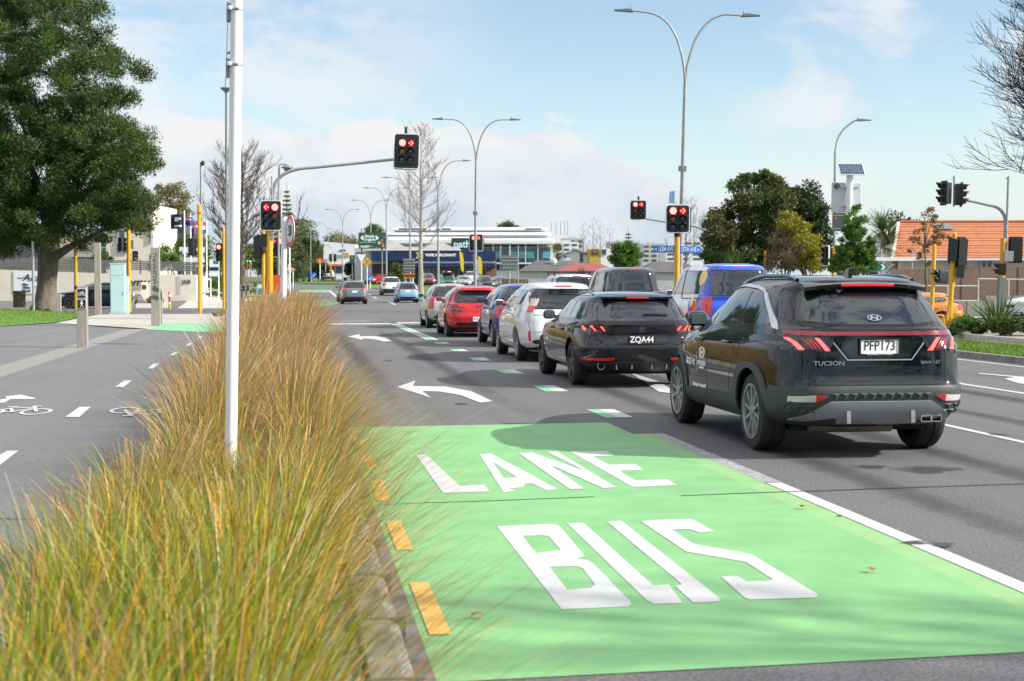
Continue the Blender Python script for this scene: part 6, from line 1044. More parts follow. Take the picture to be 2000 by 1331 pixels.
class Car:
    def __init__(s, name, label, paint, rows, L, W, H, wb, rax, tr=.33, tw=.22, loc=(0, 0), rz=0, group=None, cat='car', rim=None, spokes=10, arch=.055, res=(46, 20), wheels=True):
        s.L, s.W, s.H, s.paint = L, W, H, paint; s.root = thing(name, label, cat, (loc[0], loc[1], terr(loc[1])), rz, group)
        v, f = loft(rows, *res); s.bvh = BVHTree.FromPolygons(v, f); s.rows = rows
        mb = MB(); mb.v = v; mb.f = f; me = bpy.data.meshes.new('body'); me.from_pydata(v, [], f); bm = bmesh.new(); bm.from_mesh(me); bmesh.ops.recalc_face_normals(bm, faces=bm.faces); bm.to_mesh(me); bm.free()
        s.body = link('body', me, [paint, M_blk], s.root, True, 0, None, 50); s.ax = (rax, rax+wb); s.tr, s.tw = tr, tw
        s.gc = rows[0][0]
        if wheels:
            cm = MB()
            for y in s.ax:
                for sx in (-1, 1): cm.cyl((sx*(W/2-.36), y, tr), (sx*(W/2+.3), y, tr), tr+arch, n=36)
            cut = cm.build('cut', [M_blk, M_blk], s.root, True); cut.data.polygons.foreach_set('material_index', [1]*len(cut.data.polygons))
            md = s.body.modifiers.new('b', 'BOOLEAN'); md.operation = 'DIFFERENCE'; md.object = cut; md.solver = 'EXACT'
            bpy.context.view_layer.update(); me2 = bpy.data.meshes.new_from_object(s.body.evaluated_get(bpy.context.evaluated_depsgraph_get())); s.body.modifiers.clear(); s.body.data = me2
            me2.materials.clear(); me2.materials.append(paint); me2.materials.append(M_blk); bpy.data.objects.remove(cut); me2.shade_smooth(); me2.set_sharp_from_angle(angle=R(50))
            for y in s.ax:
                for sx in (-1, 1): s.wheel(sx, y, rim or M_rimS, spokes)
        u = MB(); u.box((0, 0, s.gc+.05), (W-.6, L-1.1, .2)); u.build('underbody', M_under, s.root)
    def wheel(s, sx, y, rim, ns):
        r, wd = s.tr, s.tw; x0 = sx*(s.W/2-.035); ri = r*.70
        t = MB(); pr = [(ri, 0), (r*.93, .004), (r*.985, .03), (r, .06), (r, wd*.5-.012), (r-.012, wd*.5-.006), (r-.012, wd*.5+.006), (r, wd*.5+.012), (r, wd-.06), (r*.985, wd-.03), (r*.93, wd), (ri, wd)]
        t.lathe([(a, -sx*h) for a, h in pr], (x0, y, r), 36, 'X', False); wo = t.build('wheel', M_rubber, s.root)
        m = MB(); m.lathe([(ri+.006, sx*.004), (ri-.014, sx*.004), (ri-.022, -sx*.03), (ri-.022, -sx*.1), (ri+.006, -sx*.1)], (x0, y, r), 30, 'X', False)
        for k in range(ns):
            a = 2*math.pi*k/ns+.2; ca, sa = math.cos(a), math.sin(a); w0, w1 = .5/ns*.62, .72/ns*.5
            p = lambda rr, off, h: (x0-sx*h, y+rr*ca-off*sa, r+rr*sa+off*ca)
            vs = [p(.05, -w0*.55, .012), p(.05, w0*.55, .012), p(ri-.012, w1*.5, .006), p(ri-.012, -w1*.5+.01, .006), p(.05, -w0*.7, .06), p(.05, w0*.7, .06), p(ri-.012, w1*.65, .06), p(ri-.012, -w1*.65, .06)]
            m.add(vs, [(0, 1, 2, 3), (0, 4, 5, 1), (1, 5, 6, 2), (2, 6, 7, 3), (3, 7, 4, 0)])
        m.lathe([(.06, -sx*.02), (.055, -sx*.004), (.0, -sx*0)], (x0, y, r), 16, 'X'); m.build('rim', rim, wo)
        d = MB(); d.lathe([(ri, -sx*.08), (ri, -sx*.12)], (x0, y, r), 24, 'X'); d.build('shade_backing', M_blk, wo)  # black backing behind the spokes; the recess shade is put into its colour
    def cast(s, view, a, b):
        if view in ('BL', 'BR'):      # looking at a rear corner along the diagonal; a > 0 runs onto the tail, a < 0 onto the flank
            q = .70711; sx = -1 if view == 'BL' else 1; d = Vector((-sx*q, q, 0)); o = Vector((sx*s.W/2-sx*q*a, -s.L/2-q*a, b)); h = s.bvh.ray_cast(o-d*3, d)
            if h[0] is None: h = s.bvh.find_nearest(o)
            return h[0], (h[1] if h[1].dot(d) < 0 else -h[1])
        o, d = {'L': ((-4, a, b), (1, 0, 0)), 'R': ((4, a, b), (-1, 0, 0)), 'B': ((a, -9, b), (0, 1, 0)), 'F': ((a, 9, b), (0, -1, 0)), 'T': ((a, b, 5), (0, 0, -1))}[view]
        h = s.bvh.ray_cast(Vector(o), Vector(d))
        if h[0] is None:
            q = Vector(o); ax = {'L': 0, 'R': 0, 'B': 1, 'F': 1, 'T': 2}[view]; q[ax] = {'L': -s.W/2, 'R': s.W/2, 'B': -s.L/2, 'F': s.L/2, 'T': s.H}[view]; h = s.bvh.find_nearest(q)
        n = h[1]
        if view in 'BF' and abs(n.y) < .22 and abs(n.z) < .6:      # grazing the flank: stay on the corner
            sg = -1 if view == 'B' else 1; h = s.bvh.find_nearest(Vector((a, sg*(s.L/2-.10), b))); n = h[1]; return h[0], (n if n.dot(Vector((a, sg, 0))) > 0 else -n)
        if n.dot(Vector(d)) > 0: n = -n
        return h[0], n
    def decal(s, name, poly, view, m, off=.004, sp=.09, parent=None, skirt=True):
        q = []
        for i in range(len(poly)):
            a, b = Vector(poly[i]).to_2d(), Vector(poly[(i+1) % len(poly)]).to_2d(); k = max(1, int((b-a).length/sp)); q += [a+(b-a)*j/k for j in range(k)]
        nb = len(q); ed = [(i, (i+1) % nb) for i in range(nb)]; xs = [p.x for p in q]; ys = [p.y for p in q]; ins = inpoly([tuple(p) for p in q]); pts = list(q)
        for x in np.arange(min(xs)+sp*.5, max(xs), sp):
            for y in np.arange(min(ys)+sp*.5, max(ys), sp):
                if ins(x, y) and min((Vector((x, y))-p).length for p in q) > sp*.35: pts.append(Vector((x, y)))
        vs, _, fs, ov, _, _ = delaunay_2d_cdt(pts, ed, [], 1, 1e-6)
        mb = MB(); low = []
        for p in vs:
            c, n = s.cast(view, p.x, p.y); mb.v.append(tuple(c+n*off)); low.append(tuple(c-n*.01))
        mb.f = [tuple(f) for f in fs]
        if skirt:
            cnt = {}
            for f in mb.f:
                for i in range(len(f)): e = (f[i], f[(i+1) % len(f)]); cnt.setdefault(frozenset(e), []).append(e)
            o = len(mb.v); mb.v += low
            mb.f += [(e[0][1], e[0][0], e[0][0]+o, e[0][1]+o) for e in cnt.values() if len(e) == 1]
        return mb.build(name, m, parent or s.root, True, 0, None, 40)
    def both(s, name, poly, m, off=.004, **k): return [s.decal(name, poly, v, m, off, **k) for v in 'LR']
    def bboth(s, name, poly, m, off=.004, view='B', **k): return [s.decal(name, [(sg*x, z) for x, z in poly], view, m, off, **k) for sg in (1, -1)]
    def corner(s, name, poly, m, off=.012, **k): return [s.decal(name, poly, v, m, off, sp=.045, **k) for v in ('BL', 'BR')]
    def line(s, name, pts, view, m, w=.007, off=.0025):
        mb = MB(); q = []
        for i in range(len(pts)-1):
            a, b = Vector(pts[i]), Vector(pts[i+1]); k = max(1, int((b-a).length/.06)); q += [a+(b-a)*j/k for j in range(k)]
        q.append(Vector(pts[-1])); o = []
        for i, p in enumerate(q):
            d = (q[min(i+1, len(q)-1)]-q[max(i-1, 0)]).normalized(); n = Vector((-d.y, d.x))*w/2
            for x in (p-n, p+n): c, nn = s.cast(view, x.x, x.y); o.append(c+nn*off)
        mb.add(o, [(2*i, 2*i+1, 2*i+3, 2*i+2) for i in range(len(q)-1)]); return mb.build(name, m, s.root, True)
    def mirrors(s, y, z, m, sz=(.2, .1, .14)):
        for sx in (-1, 1):
            c, n = s.cast('L' if sx < 0 else 'R', y, z-.04); x = abs(c.x); mb = MB(); mb.box((sx*(x+.03+sz[0]/2), y, z+.02), sz); o = mb.build('mirror', m, s.root, True, .048)
            g = MB(); g.box((sx*(x+.03+sz[0]/2), y-sz[1]/2-.002, z+.02), (sz[0]*.78, .01, sz[2]*.74)); g.build('mirror_glass', M_glassc, o, True, .004)
            k = MB(); k.box((sx*(x+.015), y, z-.02), (.09, .06, .04)); k.build('stalk', M_blk, o)
    def plate(s, z, txt, dark=False, w=.37, h=.13, x=0, size=.105):
        c, n = s.cast('B', x, z); c2, _ = s.cast('B', x, z+h*.5); c3, _ = s.cast('B', x, z-h*.5); y = min(c.y, c2.y, c3.y)-.012
        mb = MB(); mb.prism(rrect(w, h, .012, x, z), y, y+.03, 'Y'); p = mb.build('number_plate', M_pb if dark else M_pw, s.root, True)
        if txt: text('characters', txt, size, M_wh if dark else M_ink, p, (x, y-.002, z), (R(90), 0, 0), .001, xs=.93)
        return p, y
    def handle(s, y, z, m, ln=.2):
        for v, sx in (('L', -1), ('R', 1)):
            c, n = s.cast(v, y, z); mb = MB(); mb.box((c.x+sx*.02, y, z), (.03, ln, .028)); mb.build('handle', m, s.root, True, .01)
def mkrows(L, W, H, gc=.2, hood=.92, belt=1.0, cowl=1.0, wtop=1.9, rtop=.4, rbelt=.15, roofw=.27, bump=.55, nr=6.2, nose=.1, spo=0.):
    r, f, w2 = -L/2, L/2, W/2
    return [(gc, r+.28, f-.3, w2-.13, 4.2, 4), (gc+.08, r+.12, f-.14, w2-.05, 4.6, 3.6), (gc+.2, r+.03, f-.04, w2-.015, nr, 3.4), (bump, r, f, w2, nr, 3.2), (hood-.2, r+.03, f-nose*.5, w2, nr, 3.2),
            (hood-.06, r+.06, f-nose-.12, w2-.012, nr, 3), (hood, r+.09, f-cowl*.55, w2-.03, nr, 3.2), (hood+.05, r+.11, f-cowl+.12, w2-.05, nr, 3.5), (belt, r+rbelt, f-cowl-.02, w2-.065, 5.6, 3.6),
            (belt+(H-belt)*.45, r+rbelt+(rtop-rbelt)*.5, f-cowl-(wtop-cowl)*.48, w2-.065-roofw*.34, 5.2, 3.4), (H-.13, r+rtop-.03-spo, f-wtop+.1, w2-roofw, 4.2, 3.2), (H-.065, r+rtop+.02-spo, f-wtop-.14, w2-roofw-.05, 4, 3), (H-.03, r+rtop+.1, f-wtop-.38, w2-roofw-.14, 3.6, 3),
            (H-.008, r+rtop+.35, f-wtop-.7, w2-roofw-.3, 3, 3), (H, r+rtop+.7, f-wtop-1., w2-roofw-.5, 2.5, 2.5)]
def dlo(L, H, belt, cowl, wtop, rtop, rbelt, qr=.45, rise=.05, dz=.155):
    f, r = L/2, -L/2
    return rpoly([(f-cowl-.16, belt+.025), (f-wtop-.12, H-dz), (0, H-dz+.03), (r+rtop+.22, H-dz-.01), (r+rbelt+qr, belt+rise+.07), (r+rbelt+qr+.12, belt+rise+.02)], [.02, .25, .3, .12, .06, .04])
def generic(name, label, paint, loc, L, W, H, hood, belt, cowl, wtop, rtop, rbelt, gc=.2, wb=2.6, rax=None, tr=.32, rz=0, group=None, lights='side', plate='', rails=False, doors=2, rw=None, clad=False, res=(40, 16), qr=.45, cat='car', rim=None, lz=None, front=False, roofw=.27, rear_glass=True, lit=False, platez=None, wtrim=True, handles=True, spo=0., lw=.26, nr=6.2):
    rax = rax if rax is not None else -L/2+.78
    c = Car(name, label, paint, mkrows(L, W, H, gc, hood, belt, cowl, wtop, rtop, rbelt, roofw, spo=spo, nr=nr), L, W, H, wb, rax, tr, .21, loc, rz, group, cat, rim, 10, .05, res)
    D = dlo(L, H, belt, cowl, wtop, rtop, rbelt, qr); ys = [p[0] for p in D]
    c.both('window_frame', D, M_gblk, .004, sp=.07)
    a, b = min(ys), max(ys); y1 = c.ax[1]-1.45 if doors == 2 else a; cuts = [(y1+.04, b), (max(a, y1-.95), y1-.04)]
    if y1-.99 > a+.12: cuts.append((a, y1-.99))
    for lo, hi in cuts:
        P = clip_y([(p[0]*.985+.0, (p[1]-(H+belt)/2)*.9+(H+belt)/2) for p in D], lo, hi)
        if len(P) > 2: c.both('window', P, M_glassc, .0085, sp=.08)
    w2 = W/2
    if rear_glass:
        RW = rw or [(-(w2-.2), belt+.05), (w2-.2, belt+.05), (w2-.14-roofw*.75, H-.12), (-(w2-.14-roofw*.75), H-.12)]
        c.decal('rear_window_frame', rpoly([(x*1.05, z+(.015 if z > belt+.2 else -.02)) for x, z in RW], .09), 'B', M_gblk, .006, .05); c.decal('rear_window', rpoly(RW, .08), 'B', M_glass, .011, .05)
        c.decal('brake_light', rrect(.34, .022, .008, 0, H-.085), 'B', M_brk if lit else M_red, .012, .05)
    lm = M_redlit if lit else M_red; z1 = lz or belt-.02
    if lights == 'side':
        c.corner('tail_light', rpoly([(-.19, z1+.01), (lw*.72, z1-.005), (lw*.55, z1-.19), (-.09, z1-.18)], .03), M_red)
        if lit: c.bboth('lit_lens', rrect(lw*.5, .07, .02, w2-lw*.55, z1-.07), M_redlit, .012, sp=.04)
    elif lights == 'tall':
        c.corner('tail_light', rpoly([(-.11, z1+.2), (.09, z1+.2), (.12, z1-.2), (-.12, z1-.2)], .03), M_red)
    pz = platez or belt-.22
    if plate is not None: c.plate(pz, plate)
    if not front:
        c.decal('bumper', rpoly([(-(w2-.25), gc+.25), (w2-.25, gc+.25), (w2-.14, gc+.04), (-(w2-.14), gc+.04)], .05), 'B', M_blk, .006)
        tg = [(-(w2-.12), belt-.05), (-(w2-.2), bumpz), (w2-.2, bumpz), (w2-.12, belt-.05)] if (bumpz := gc+.4) else 0
        c.line('tailgate_gap', tg, 'B', M_gap)
    for yd in (y1, y1-1.02 if doors == 2 else y1, c.ax[1]-.42): c.line('door_gap', [(yd, belt), (yd, gc+.16)], 'L', M_gap)
    c.line('sill_gap', [(c.ax[1]-.42, gc+.16), (c.ax[0]+.5, gc+.16)], 'L', M_gap)
    if handles:
        for yd in ((y1+.18, y1-.86) if doors == 2 else (y1+.2,)): c.handle(yd, belt-.13, paint)
    c.mirrors(c.ax[1]-.62, belt+.05, paint)
    if clad:
        for y in c.ax:
            P = [(y+(tr+.11)*math.cos(a), tr+(tr+.11)*math.sin(a)) for a in np.linspace(-.15, math.pi+.15, 24)] + [(y+(tr+.045)*math.cos(a), tr+(tr+.045)*math.sin(a)) for a in np.linspace(math.pi+.15, -.15, 24)]
            c.both('arch_trim', P, M_clad, .012, sp=.06)
        c.both('sill_trim', [(c.ax[0]+tr+.03, gc+.04), (c.ax[1]-tr-.03, gc+.04), (c.ax[1]-tr-.03, gc+.2), (c.ax[0]+tr+.03, gc+.2)], M_clad, .01)
        c.decal('bumper_trim', rpoly([(-(w2-.05), gc+.36), (w2-.05, gc+.36), (w2-.1, gc+.05), (-(w2-.1), gc+.05)], .05), 'B', M_clad, .011)
    if rails:
        for sx in (-1, 1):
            y0, y1_ = -L/2+rtop+.25, L/2-wtop-.3; pts = []
            for t in np.linspace(0, 1, 12):
                y = y0+(y1_-y0)*t; q, n = c.cast('T', sx*(w2-roofw-.1), y); pts.append((sx*(w2-roofw-.1), y, q.z+.045*min(1, 8*min(t, 1-t))+.005))
            mb = MB(); mb.tube(pts, .018, 6); mb.build('roof_rail', M_blk, c.root)
    if front:
        c.decal('windscreen', rpoly([(-(w2-.16), belt+.03), (w2-.16, belt+.03), (w2-.14-roofw*.7, H-.12), (-(w2-.14-roofw*.7), H-.12)], .08), 'F', M_glass, .006)
        c.bboth('headlight', rpoly([(w2-.45, hood-.19), (w2-.1, hood-.1), (w2-.02, hood-.13), (w2-.05, hood-.27), (w2-.4, hood-.27)], .03), M_clear, .01, 'F', sp=.05)
        c.decal('grille', rrect(W*.5, .12, .03, 0, hood-.3), 'F', M_blk, .008); c.decal('bumper', rrect(W*.75, .16, .04, 0, gc+.15), 'F', M_blk, .008)
        for o in c.both('headlight', rpoly([(L/2-.55, hood-.12), (L/2-.2, hood-.14), (L/2-.12, hood-.27), (L/2-.4, hood-.25)], .03), M_clear, .008, sp=.06): pass
    return c
# --- the dark grey SUV in front
def suv():
    L, W, H = 4.63, 1.865, 1.655; r, f, w2 = -L/2, L/2, W/2
    rows = [(.27, r+.36, f-.36, w2-.14, 4.2, 4), (.33, r+.20, f-.2, w2-.055, 4.6, 3.6), (.44, r+.05, f-.06, w2-.02, 6.4, 3.4), (.62, r, f, w2-.006, 6.6, 3.2), (.70, r+.035, f-.01, w2, 6.6, 3.2), (.80, r+.06, f-.02, w2, 6.6, 3.2), (.92, r+.075, f-.08, w2-.005, 6.6, 3.1),
            (1.0, r+.085, f-.3, w2-.012, 6.6, 3), (1.06, r+.088, f-.7, w2-.025, 5.2, 3.2), (1.10, r+.09, f-1.1, w2-.04, 5, 3.5), (1.155, r+.10, f-1.28, w2-.066, 4.8, 3.6), (1.20, r+.165, f-1.38, w2-.085, 4.6, 3.6), (1.36, r+.30, f-1.72, w2-.155, 4.4, 3.5),
            (1.50, r+.43, f-1.99, w2-.225, 4.3, 3.3), (1.56, r+.40, f-2.15, w2-.27, 4.2, 3.2), (1.605, r+.44, f-2.35, w2-.33, 4, 3), (1.635, r+.62, f-2.6, w2-.43, 3.4, 3), (1.65, r+.95, f-2.9, w2-.58, 3, 2.8), (1.655, r+1.2, f-3.1, w2-.72, 2.5, 2.5)]
    P = paintm('charcoal', (.0040, .0048, .0058), 0., .3); p = Gp(1465, 880); xc = p.x+w2-.02
    c = Car('suv_car', 'dark charcoal grey SUV waiting nearest the camera with angular red tail lights', P, rows, L, W, H, 2.755, r+.985, .37, .24, (xc, p.y-(r+.985)+.03), 0, 'cars queued at the lights', 'car', M_rimS, 10, .06, (64, 30))
    ax = c.ax
    # glasshouse
    D = rpoly([(1.12, 1.125), (.28, 1.485), (-.45, 1.535), (-1.12, 1.495), (-1.70, 1.20), (-1.62, 1.185)], [.02, .3, .3, .2, .05, .03])
    c.both('window_frame', D, M_gblk, .004)
    ch = MB()
    for v in 'LR': c.line('chrome_strip', [(1.16, 1.12), (.95, 1.22), (.62, 1.36), (.28, 1.49), (-.1, 1.538), (-.45, 1.552), (-.9, 1.535), (-1.15, 1.505), (-1.3, 1.44)], v, M_brt, .026, .010)
    c.both('pillar_trim', rpoly([(-1.12, 1.52), (-1.28, 1.475), (-1.74, 1.235), (-1.86, 1.15), (-1.72, 1.17), (-1.5, 1.31), (-1.25, 1.44)], .02), M_brt, .014, sp=.05)
    for a, b in ((.15, 1.2), (-.78, .05), (-1.7, -.85)):
        q = clip_y([(y*.985, (z-1.33)*.90+1.33) for y, z in D], a, b); c.both('window', q, M_glassc if a > 0 else M_glass, .008)
    RW = rpoly([(-.66, 1.235), (-.3, 1.205), (.3, 1.205), (.66, 1.235), (.545, 1.52), (-.545, 1.52)], .08); c.decal('rear_window_frame', [(x*1.05, (z-1.36)*1.05+1.36) for x, z in RW], 'B', M_gblk, .004); c.decal('rear_window', RW, 'B', M_glass, .008, .06)
    # spoiler with the high brake light
    sp = MB(); s_ = []
    for x in np.linspace(-.575, .575, 23):
        k = 1-(abs(x)/.64)**4; ye = r+.365+.10*(1-k); z0 = 1.598-.045*(abs(x)/.60)**2.5
        s_.append([(x, r+.70, z0+.034), (x, r+.50, z0+.014), (x, ye, z0-.020), (x, ye+.004, z0-.052), (x, ye+.04, z0-.058), (x, r+.52, z0-.03)])
    n = 6
    for q in s_: sp.v += q
    for i in range(22): sp.f += [(i*n+j, i*n+(j+1) % n, (i+1)*n+(j+1) % n, (i+1)*n+j) for j in range(n)]
    sp.f += [tuple(range(n)), tuple(22*n+j for j in range(n))]; so = sp.build('spoiler', P, c.root, True, 0, None, 50)
    bl = MB(); bl.box((0, r+.366, 1.563), (.50, .02, .022)); bl.build('brake_light', M_brk, so, True, .006)
    fin = MB(); fin.prism(rpoly([(-.05, 0), (.13, 0), (-.01, .085), (-.06, .085)], .012), -.018, .018, 'X'); fo = fin.build('antenna', M_gblk, c.root, True, .006); fo.location = (0, r+.85, 1.635)
    # roof rails
    for sx in (-1, 1):
        pts = []
        for t in np.linspace(0, 1, 16):
            y = r+.68+t*1.85; q, _ = c.cast('T', sx*(w2-.375), y); pts.append((sx*(w2-.375), y, q.z+.004+.020*min(1, 7*min(t, 1-t))))
        mb = MB(); mb.tube(pts, .02, 8); mb.build('roof_rail', M_gblk, c.root)
    # tail lamps
    c.decal('light_bar', rpoly([(-.90, 1.145), (.90, 1.145), (.90, 1.112), (-.90, 1.112)], .01), 'B', M_redbar, .010, .05)
    c.both('light_bar', rpoly([(r+.02, 1.147), (r+.34, 1.155), (r+.34, 1.135), (r+.02, 1.112)], .008), M_redbar, .008, sp=.05)
    c.bboth('lamp_housing', rpoly([(.90, 1.10), (.40, 1.10), (.415, 1.06), (.47, .975), (.56, .965), (.63, 1.0), (.66, .99), (.76, .97), (.90, .99)], .015), M_gblk, .010, sp=.05)
    c.both('lamp_housing', rpoly([(r, 1.10), (r+.43, 1.13), (r+.36, 1.05), (r+.2, .97), (r, .97)], .02), M_gblk, .009, sp=.05)
    for sx in (-1, 1):
        for q in ([(.55, 1.09), (.585, 1.09), (.50, .975), (.455, .975)], [(.76, 1.09), (.795, 1.09), (.72, .985), (.675, .985)]): c.decal('tail_light', rpoly([(sx*x, z) for x, z in q], .008), 'B', M_redlit, .018, .04)
        for k in range(3): c.decal('tail_light', rpoly([(sx*x, z) for x, z in [(.61+.03*k, 1.085), (.625+.03*k, 1.085), (.55+.03*k, .99), (.54+.03*k, .99)]], .004), 'B', M_red, .014, .04)
    # tailgate pressing, plate, badges
    c.line('tailgate_gap', [(-.645, 1.20), (-.635, .95), (-.62, .70), (-.60, .668), (.60, .668), (.62, .70), (.635, .95), (.645, 1.20)], 'B', M_gap, .009)
    c.decal('tailgate_recess', rpoly([(-.42, 1.075), (.42, 1.075), (.29, .905), (-.29, .905)], .02), 'B', P, .006, .05); c.decal('number_plate_recess', rpoly([(-.395, 1.065), (.395, 1.065), (.275, .918), (-.275, .918)], .02), 'B', M_gblk, .0065, .05)
    c.line('tailgate_crease', [(-.62, .745), (.62, .745)], 'B', M_gblk, .008); c.decal('tailgate_lower', rpoly([(-.60, .738), (.60, .738), (.585, .672), (-.585, .672)], .01), 'B', M_gblk, .006, .05)
    for sg in (-1, 1): c.line('recess_edge', [(sg*.44, 1.07), (sg*.30, .895), (0, .895)], 'B', M_skid, .011, .010)
    fr = MB(); y = c.cast('B', 0, 1.0)[0].y-.02; fr.ring(rrect(.385, .155, .015, 0, 1.012), rrect(.355, .125, .008, 0, 1.012), y-.008, y+.03, 'Y'); fr.build('plate_surround', M_gblk, c.root)
    p_, yy = c.plate(1.012, '', False, .36, .13); text('characters', 'PFP173', .125, M_ink, p_, (0, yy-.002, 1.018), (R(90), 0, 0), .001, xs=.80)
    text('dealer_strip', 'AUCKLAND CITY HYUNDAI', .019, M_wh, c.root, (0, y-.009, .945), (R(90), 0, 0), .001)
    y = c.cast('B', -.47, .865)[0].y; text('badge', 'TUCSON', .056, M_chr, c.root, (-.47, y-.006, .865), (R(90), 0, R(-1.5)), .003, xs=1.25, bold=.001)
    y = c.cast('B', .49, .87)[0].y; text('badge', 'hybrid 1.6T', .042, M_chr, c.root, (.48, y-.006, .872), (R(90), 0, R(1.5)), .002, xs=.95, bold=.001)
    def emblem(mk, rx=.068, rz=.035):      # slanted letter inside an oval ring
        m = MB(); o = [(rx*math.cos(a), rz*math.sin(a)) for a in [2*math.pi*i/28 for i in range(28)]]; q = [(x*.86, z*.80) for x, z in o]; m.ring(o, q, 0, .006, 'Y')
        for pl in ([(-.045, -.024), (-.028, -.027), (-.012, .026), (-.03, .024)], [(.012, -.026), (.03, -.024), (.045, .024), (.028, .027)], [(-.026, -.002), (-.022, .010), (.026, .004), (.022, -.010)]): m.prism([(x*rx/.068, z*rz/.035) for x, z in pl], .0015, .0055, 'Y')
        return m
    q, nn = c.cast('B', 0, 1.255); e = emblem(0).build('emblem', M_chr, c.root); e.location = q+nn*.022; e.rotation_euler = (-math.atan2(nn.z, -nn.y), 0, 0)
    # bumper
    c.decal('bumper_trim', rpoly([(-.915, .66), (.915, .66), (.925, .60), (.86, .31), (-.86, .31), (-.925, .60)], .02), 'B', M_clad, .012, .05)
    c.both('bumper_trim', rpoly([(r+.02, .66), (r+.45, .655), (r+.56, .56), (ax[0]-.43, .40), (ax[0]-.40, .30), (r+.2, .30), (r+.03, .45)], .02), M_clad, .012, sp=.06)
    for sx in (-1, 1):
        c.decal('reflector_lens', rpoly([(sx*x, z) for x, z in [(.50, .578), (.60, .588), (.60, .532), (.585, .532)]], .006), 'B', M_red, .020, .04)
        c.decal('reversing_light', rpoly([(sx*x, z) for x, z in [(.60, .588), (.80, .576), (.80, .527), (.60, .532)]], .006), 'B', M_clear, .020, .04)
    dia = MB()
    def diamond(x0, x1, z0, z1):
        xm, zm = (x0+x1)/2, (z0+z1)/2; pc = []
        for x, z, o in ((x0, z1, .013), (x1, z1, .013), (xm, z0, .013), (xm, z1-.012, .03)): q, n_ = c.cast('B', x, z); pc.append(q+n_*o)
        dia.add(pc, [(0, 3, 2), (1, 2, 3), (0, 1, 3)])
    for k in range(11): diamond(-.47+k*.0855, -.47+(k+1)*.0855, .548, .605)
    for sx in (-1, 1):
        for k in range(4):
            for j in range(2): diamond(sx*(.56+k*.085+j*.04), sx*(.56+(k+1)*.085+j*.04), .40+.05*j, .455+.05*j)
    dia.build('bumper_pattern', M_clad, c.root, False)
    c.decal('skid_plate', rpoly([(-.47, .535), (.47, .535), (.76, .36), (.66, .36), (.40, .40), (.36, .335), (-.36, .335), (-.40, .40), (-.66, .36), (-.76, .36)], .02), 'B', M_skid, .026, .05)
    for x in (-.30, .30):
        q, n_ = c.cast('B', x, .42); mb = MB(); mb.prism(rpoly([(-.012, -.09), (.02, -.09), (.022, .05), (0, .05)], .006), -.018, .018, 'X'); fo = mb.build('diffuser_fin', M_skid, c.root, True, .004); fo.location = (x, q.y-.045, .42)
    for x in (.44, .545):
        mb = MB(); q = c.cast('B', x, .39)[0].y; mb.ring(rrect(.10, .062, .014, x, .365), rrect(.084, .046, .010, x, .365), q-.05, q+.12, 'Y'); mb.build('exhaust_pipe', M_chr, c.root); b2 = MB(); b2.box((x, q+.02, .365), (.088, .02, .05)); b2.build('exhaust_inside', M_gap, c.root)
    ub = MB(); ub.cyl((-.5, r+.55, .29), (.3, r+.55, .29), .09, n=14); ub.build('silencer', mat('silencer_steel', (.16, .14, .11), .55, .5, (.25, .22, .18), 9), c.root)
    # side: arches, sills, doors
    for y in ax:
        A = np.linspace(-.12, math.pi+.12, 26); P2 = [(y+.50*math.copysign(abs(math.cos(a))**.72, math.cos(a)), .365+.475*math.copysign(abs(math.sin(a))**.72, math.sin(a))) for a in A]+[(y+.418*math.cos(a), .365+.418*math.sin(a)) for a in A[::-1]]
        c.both('arch_trim', P2, M_clad, .014, sp=.055)
    c.both('sill_trim', rpoly([(ax[0]+.45, .29), (ax[1]-.45, .29), (ax[1]-.45, .42), (ax[1]-.6, .46), (ax[0]+.62, .50), (ax[0]+.48, .56)], .02), M_clad, .013)
    for pts in ([(.10, 1.14), (.10, .47)], [(-.82, 1.16), (-.86, .98), (-.80, .86), (-.68, .6), (-.66, .5)], [(1.02, 1.1), (1.02, .75), (.9, .45)], [(ax[0]+.42, .86), (-1.05, 1.0), (-1.5, 1.04)]): c.line('door_gap', pts, 'L', M_gap, .008)
    for v in 'LR': c.line('body_crease', [(1.0, .93), (.3, .955), (-.5, .985), (-.85, .99)], v, M_gblk, .012); c.line('lower_crease', [(.9, .56), (.2, .70), (-.1, .77)], v, M_gblk, .010)
    for y in (.3, -.62): c.handle(y, 1.0, M_gblk, .22)
    c.mirrors(.88, 1.17, M_gblk, (.21, .13, .16))
    # door lettering
    def side(s_, y, z, size, xs=1.): q = c.cast('L', y, z)[0]; return text('door_lettering', s_, size, M_wh, c.root, (q.x-.006, y, z), (R(90), 0, R(-90)), .0008, xs=xs, bold=.0028)
    side('GOLF', .80, .735, .098, 1.0); side('NZ', .585, .735, .08, .75); side('HYUNDAI', .27, .735, .070); side('NEW ZEALAND', .27, .69, .026); side('Enriching Lives Through Golf', .40, .50, .046, .95)
    q = c.cast('L', .27, .85)[0]; e = emblem(0, .11, .06).build('door_emblem', M_wh, c.root); e.location = (q.x-.006, .27, .85); e.rotation_euler = (0, 0, R(-90))
    q = c.cast('L', .48, .8)[0]; mb = MB(); mb.box((q.x-.004, .48, .74), (.002, .006, .22)); mb.build('lettering_rule', M_wh, c.root)
    return c
suv()
# --- the other vehicles
M_smk = mat('smoked_red', (.09, .006, .01), .12, coat=1.)
def from_tyre(u, v, W, L, rax): p = Gp(u, v); return (p.x+W/2-.02, p.y-rax)
QG = 'cars queued at the lights'
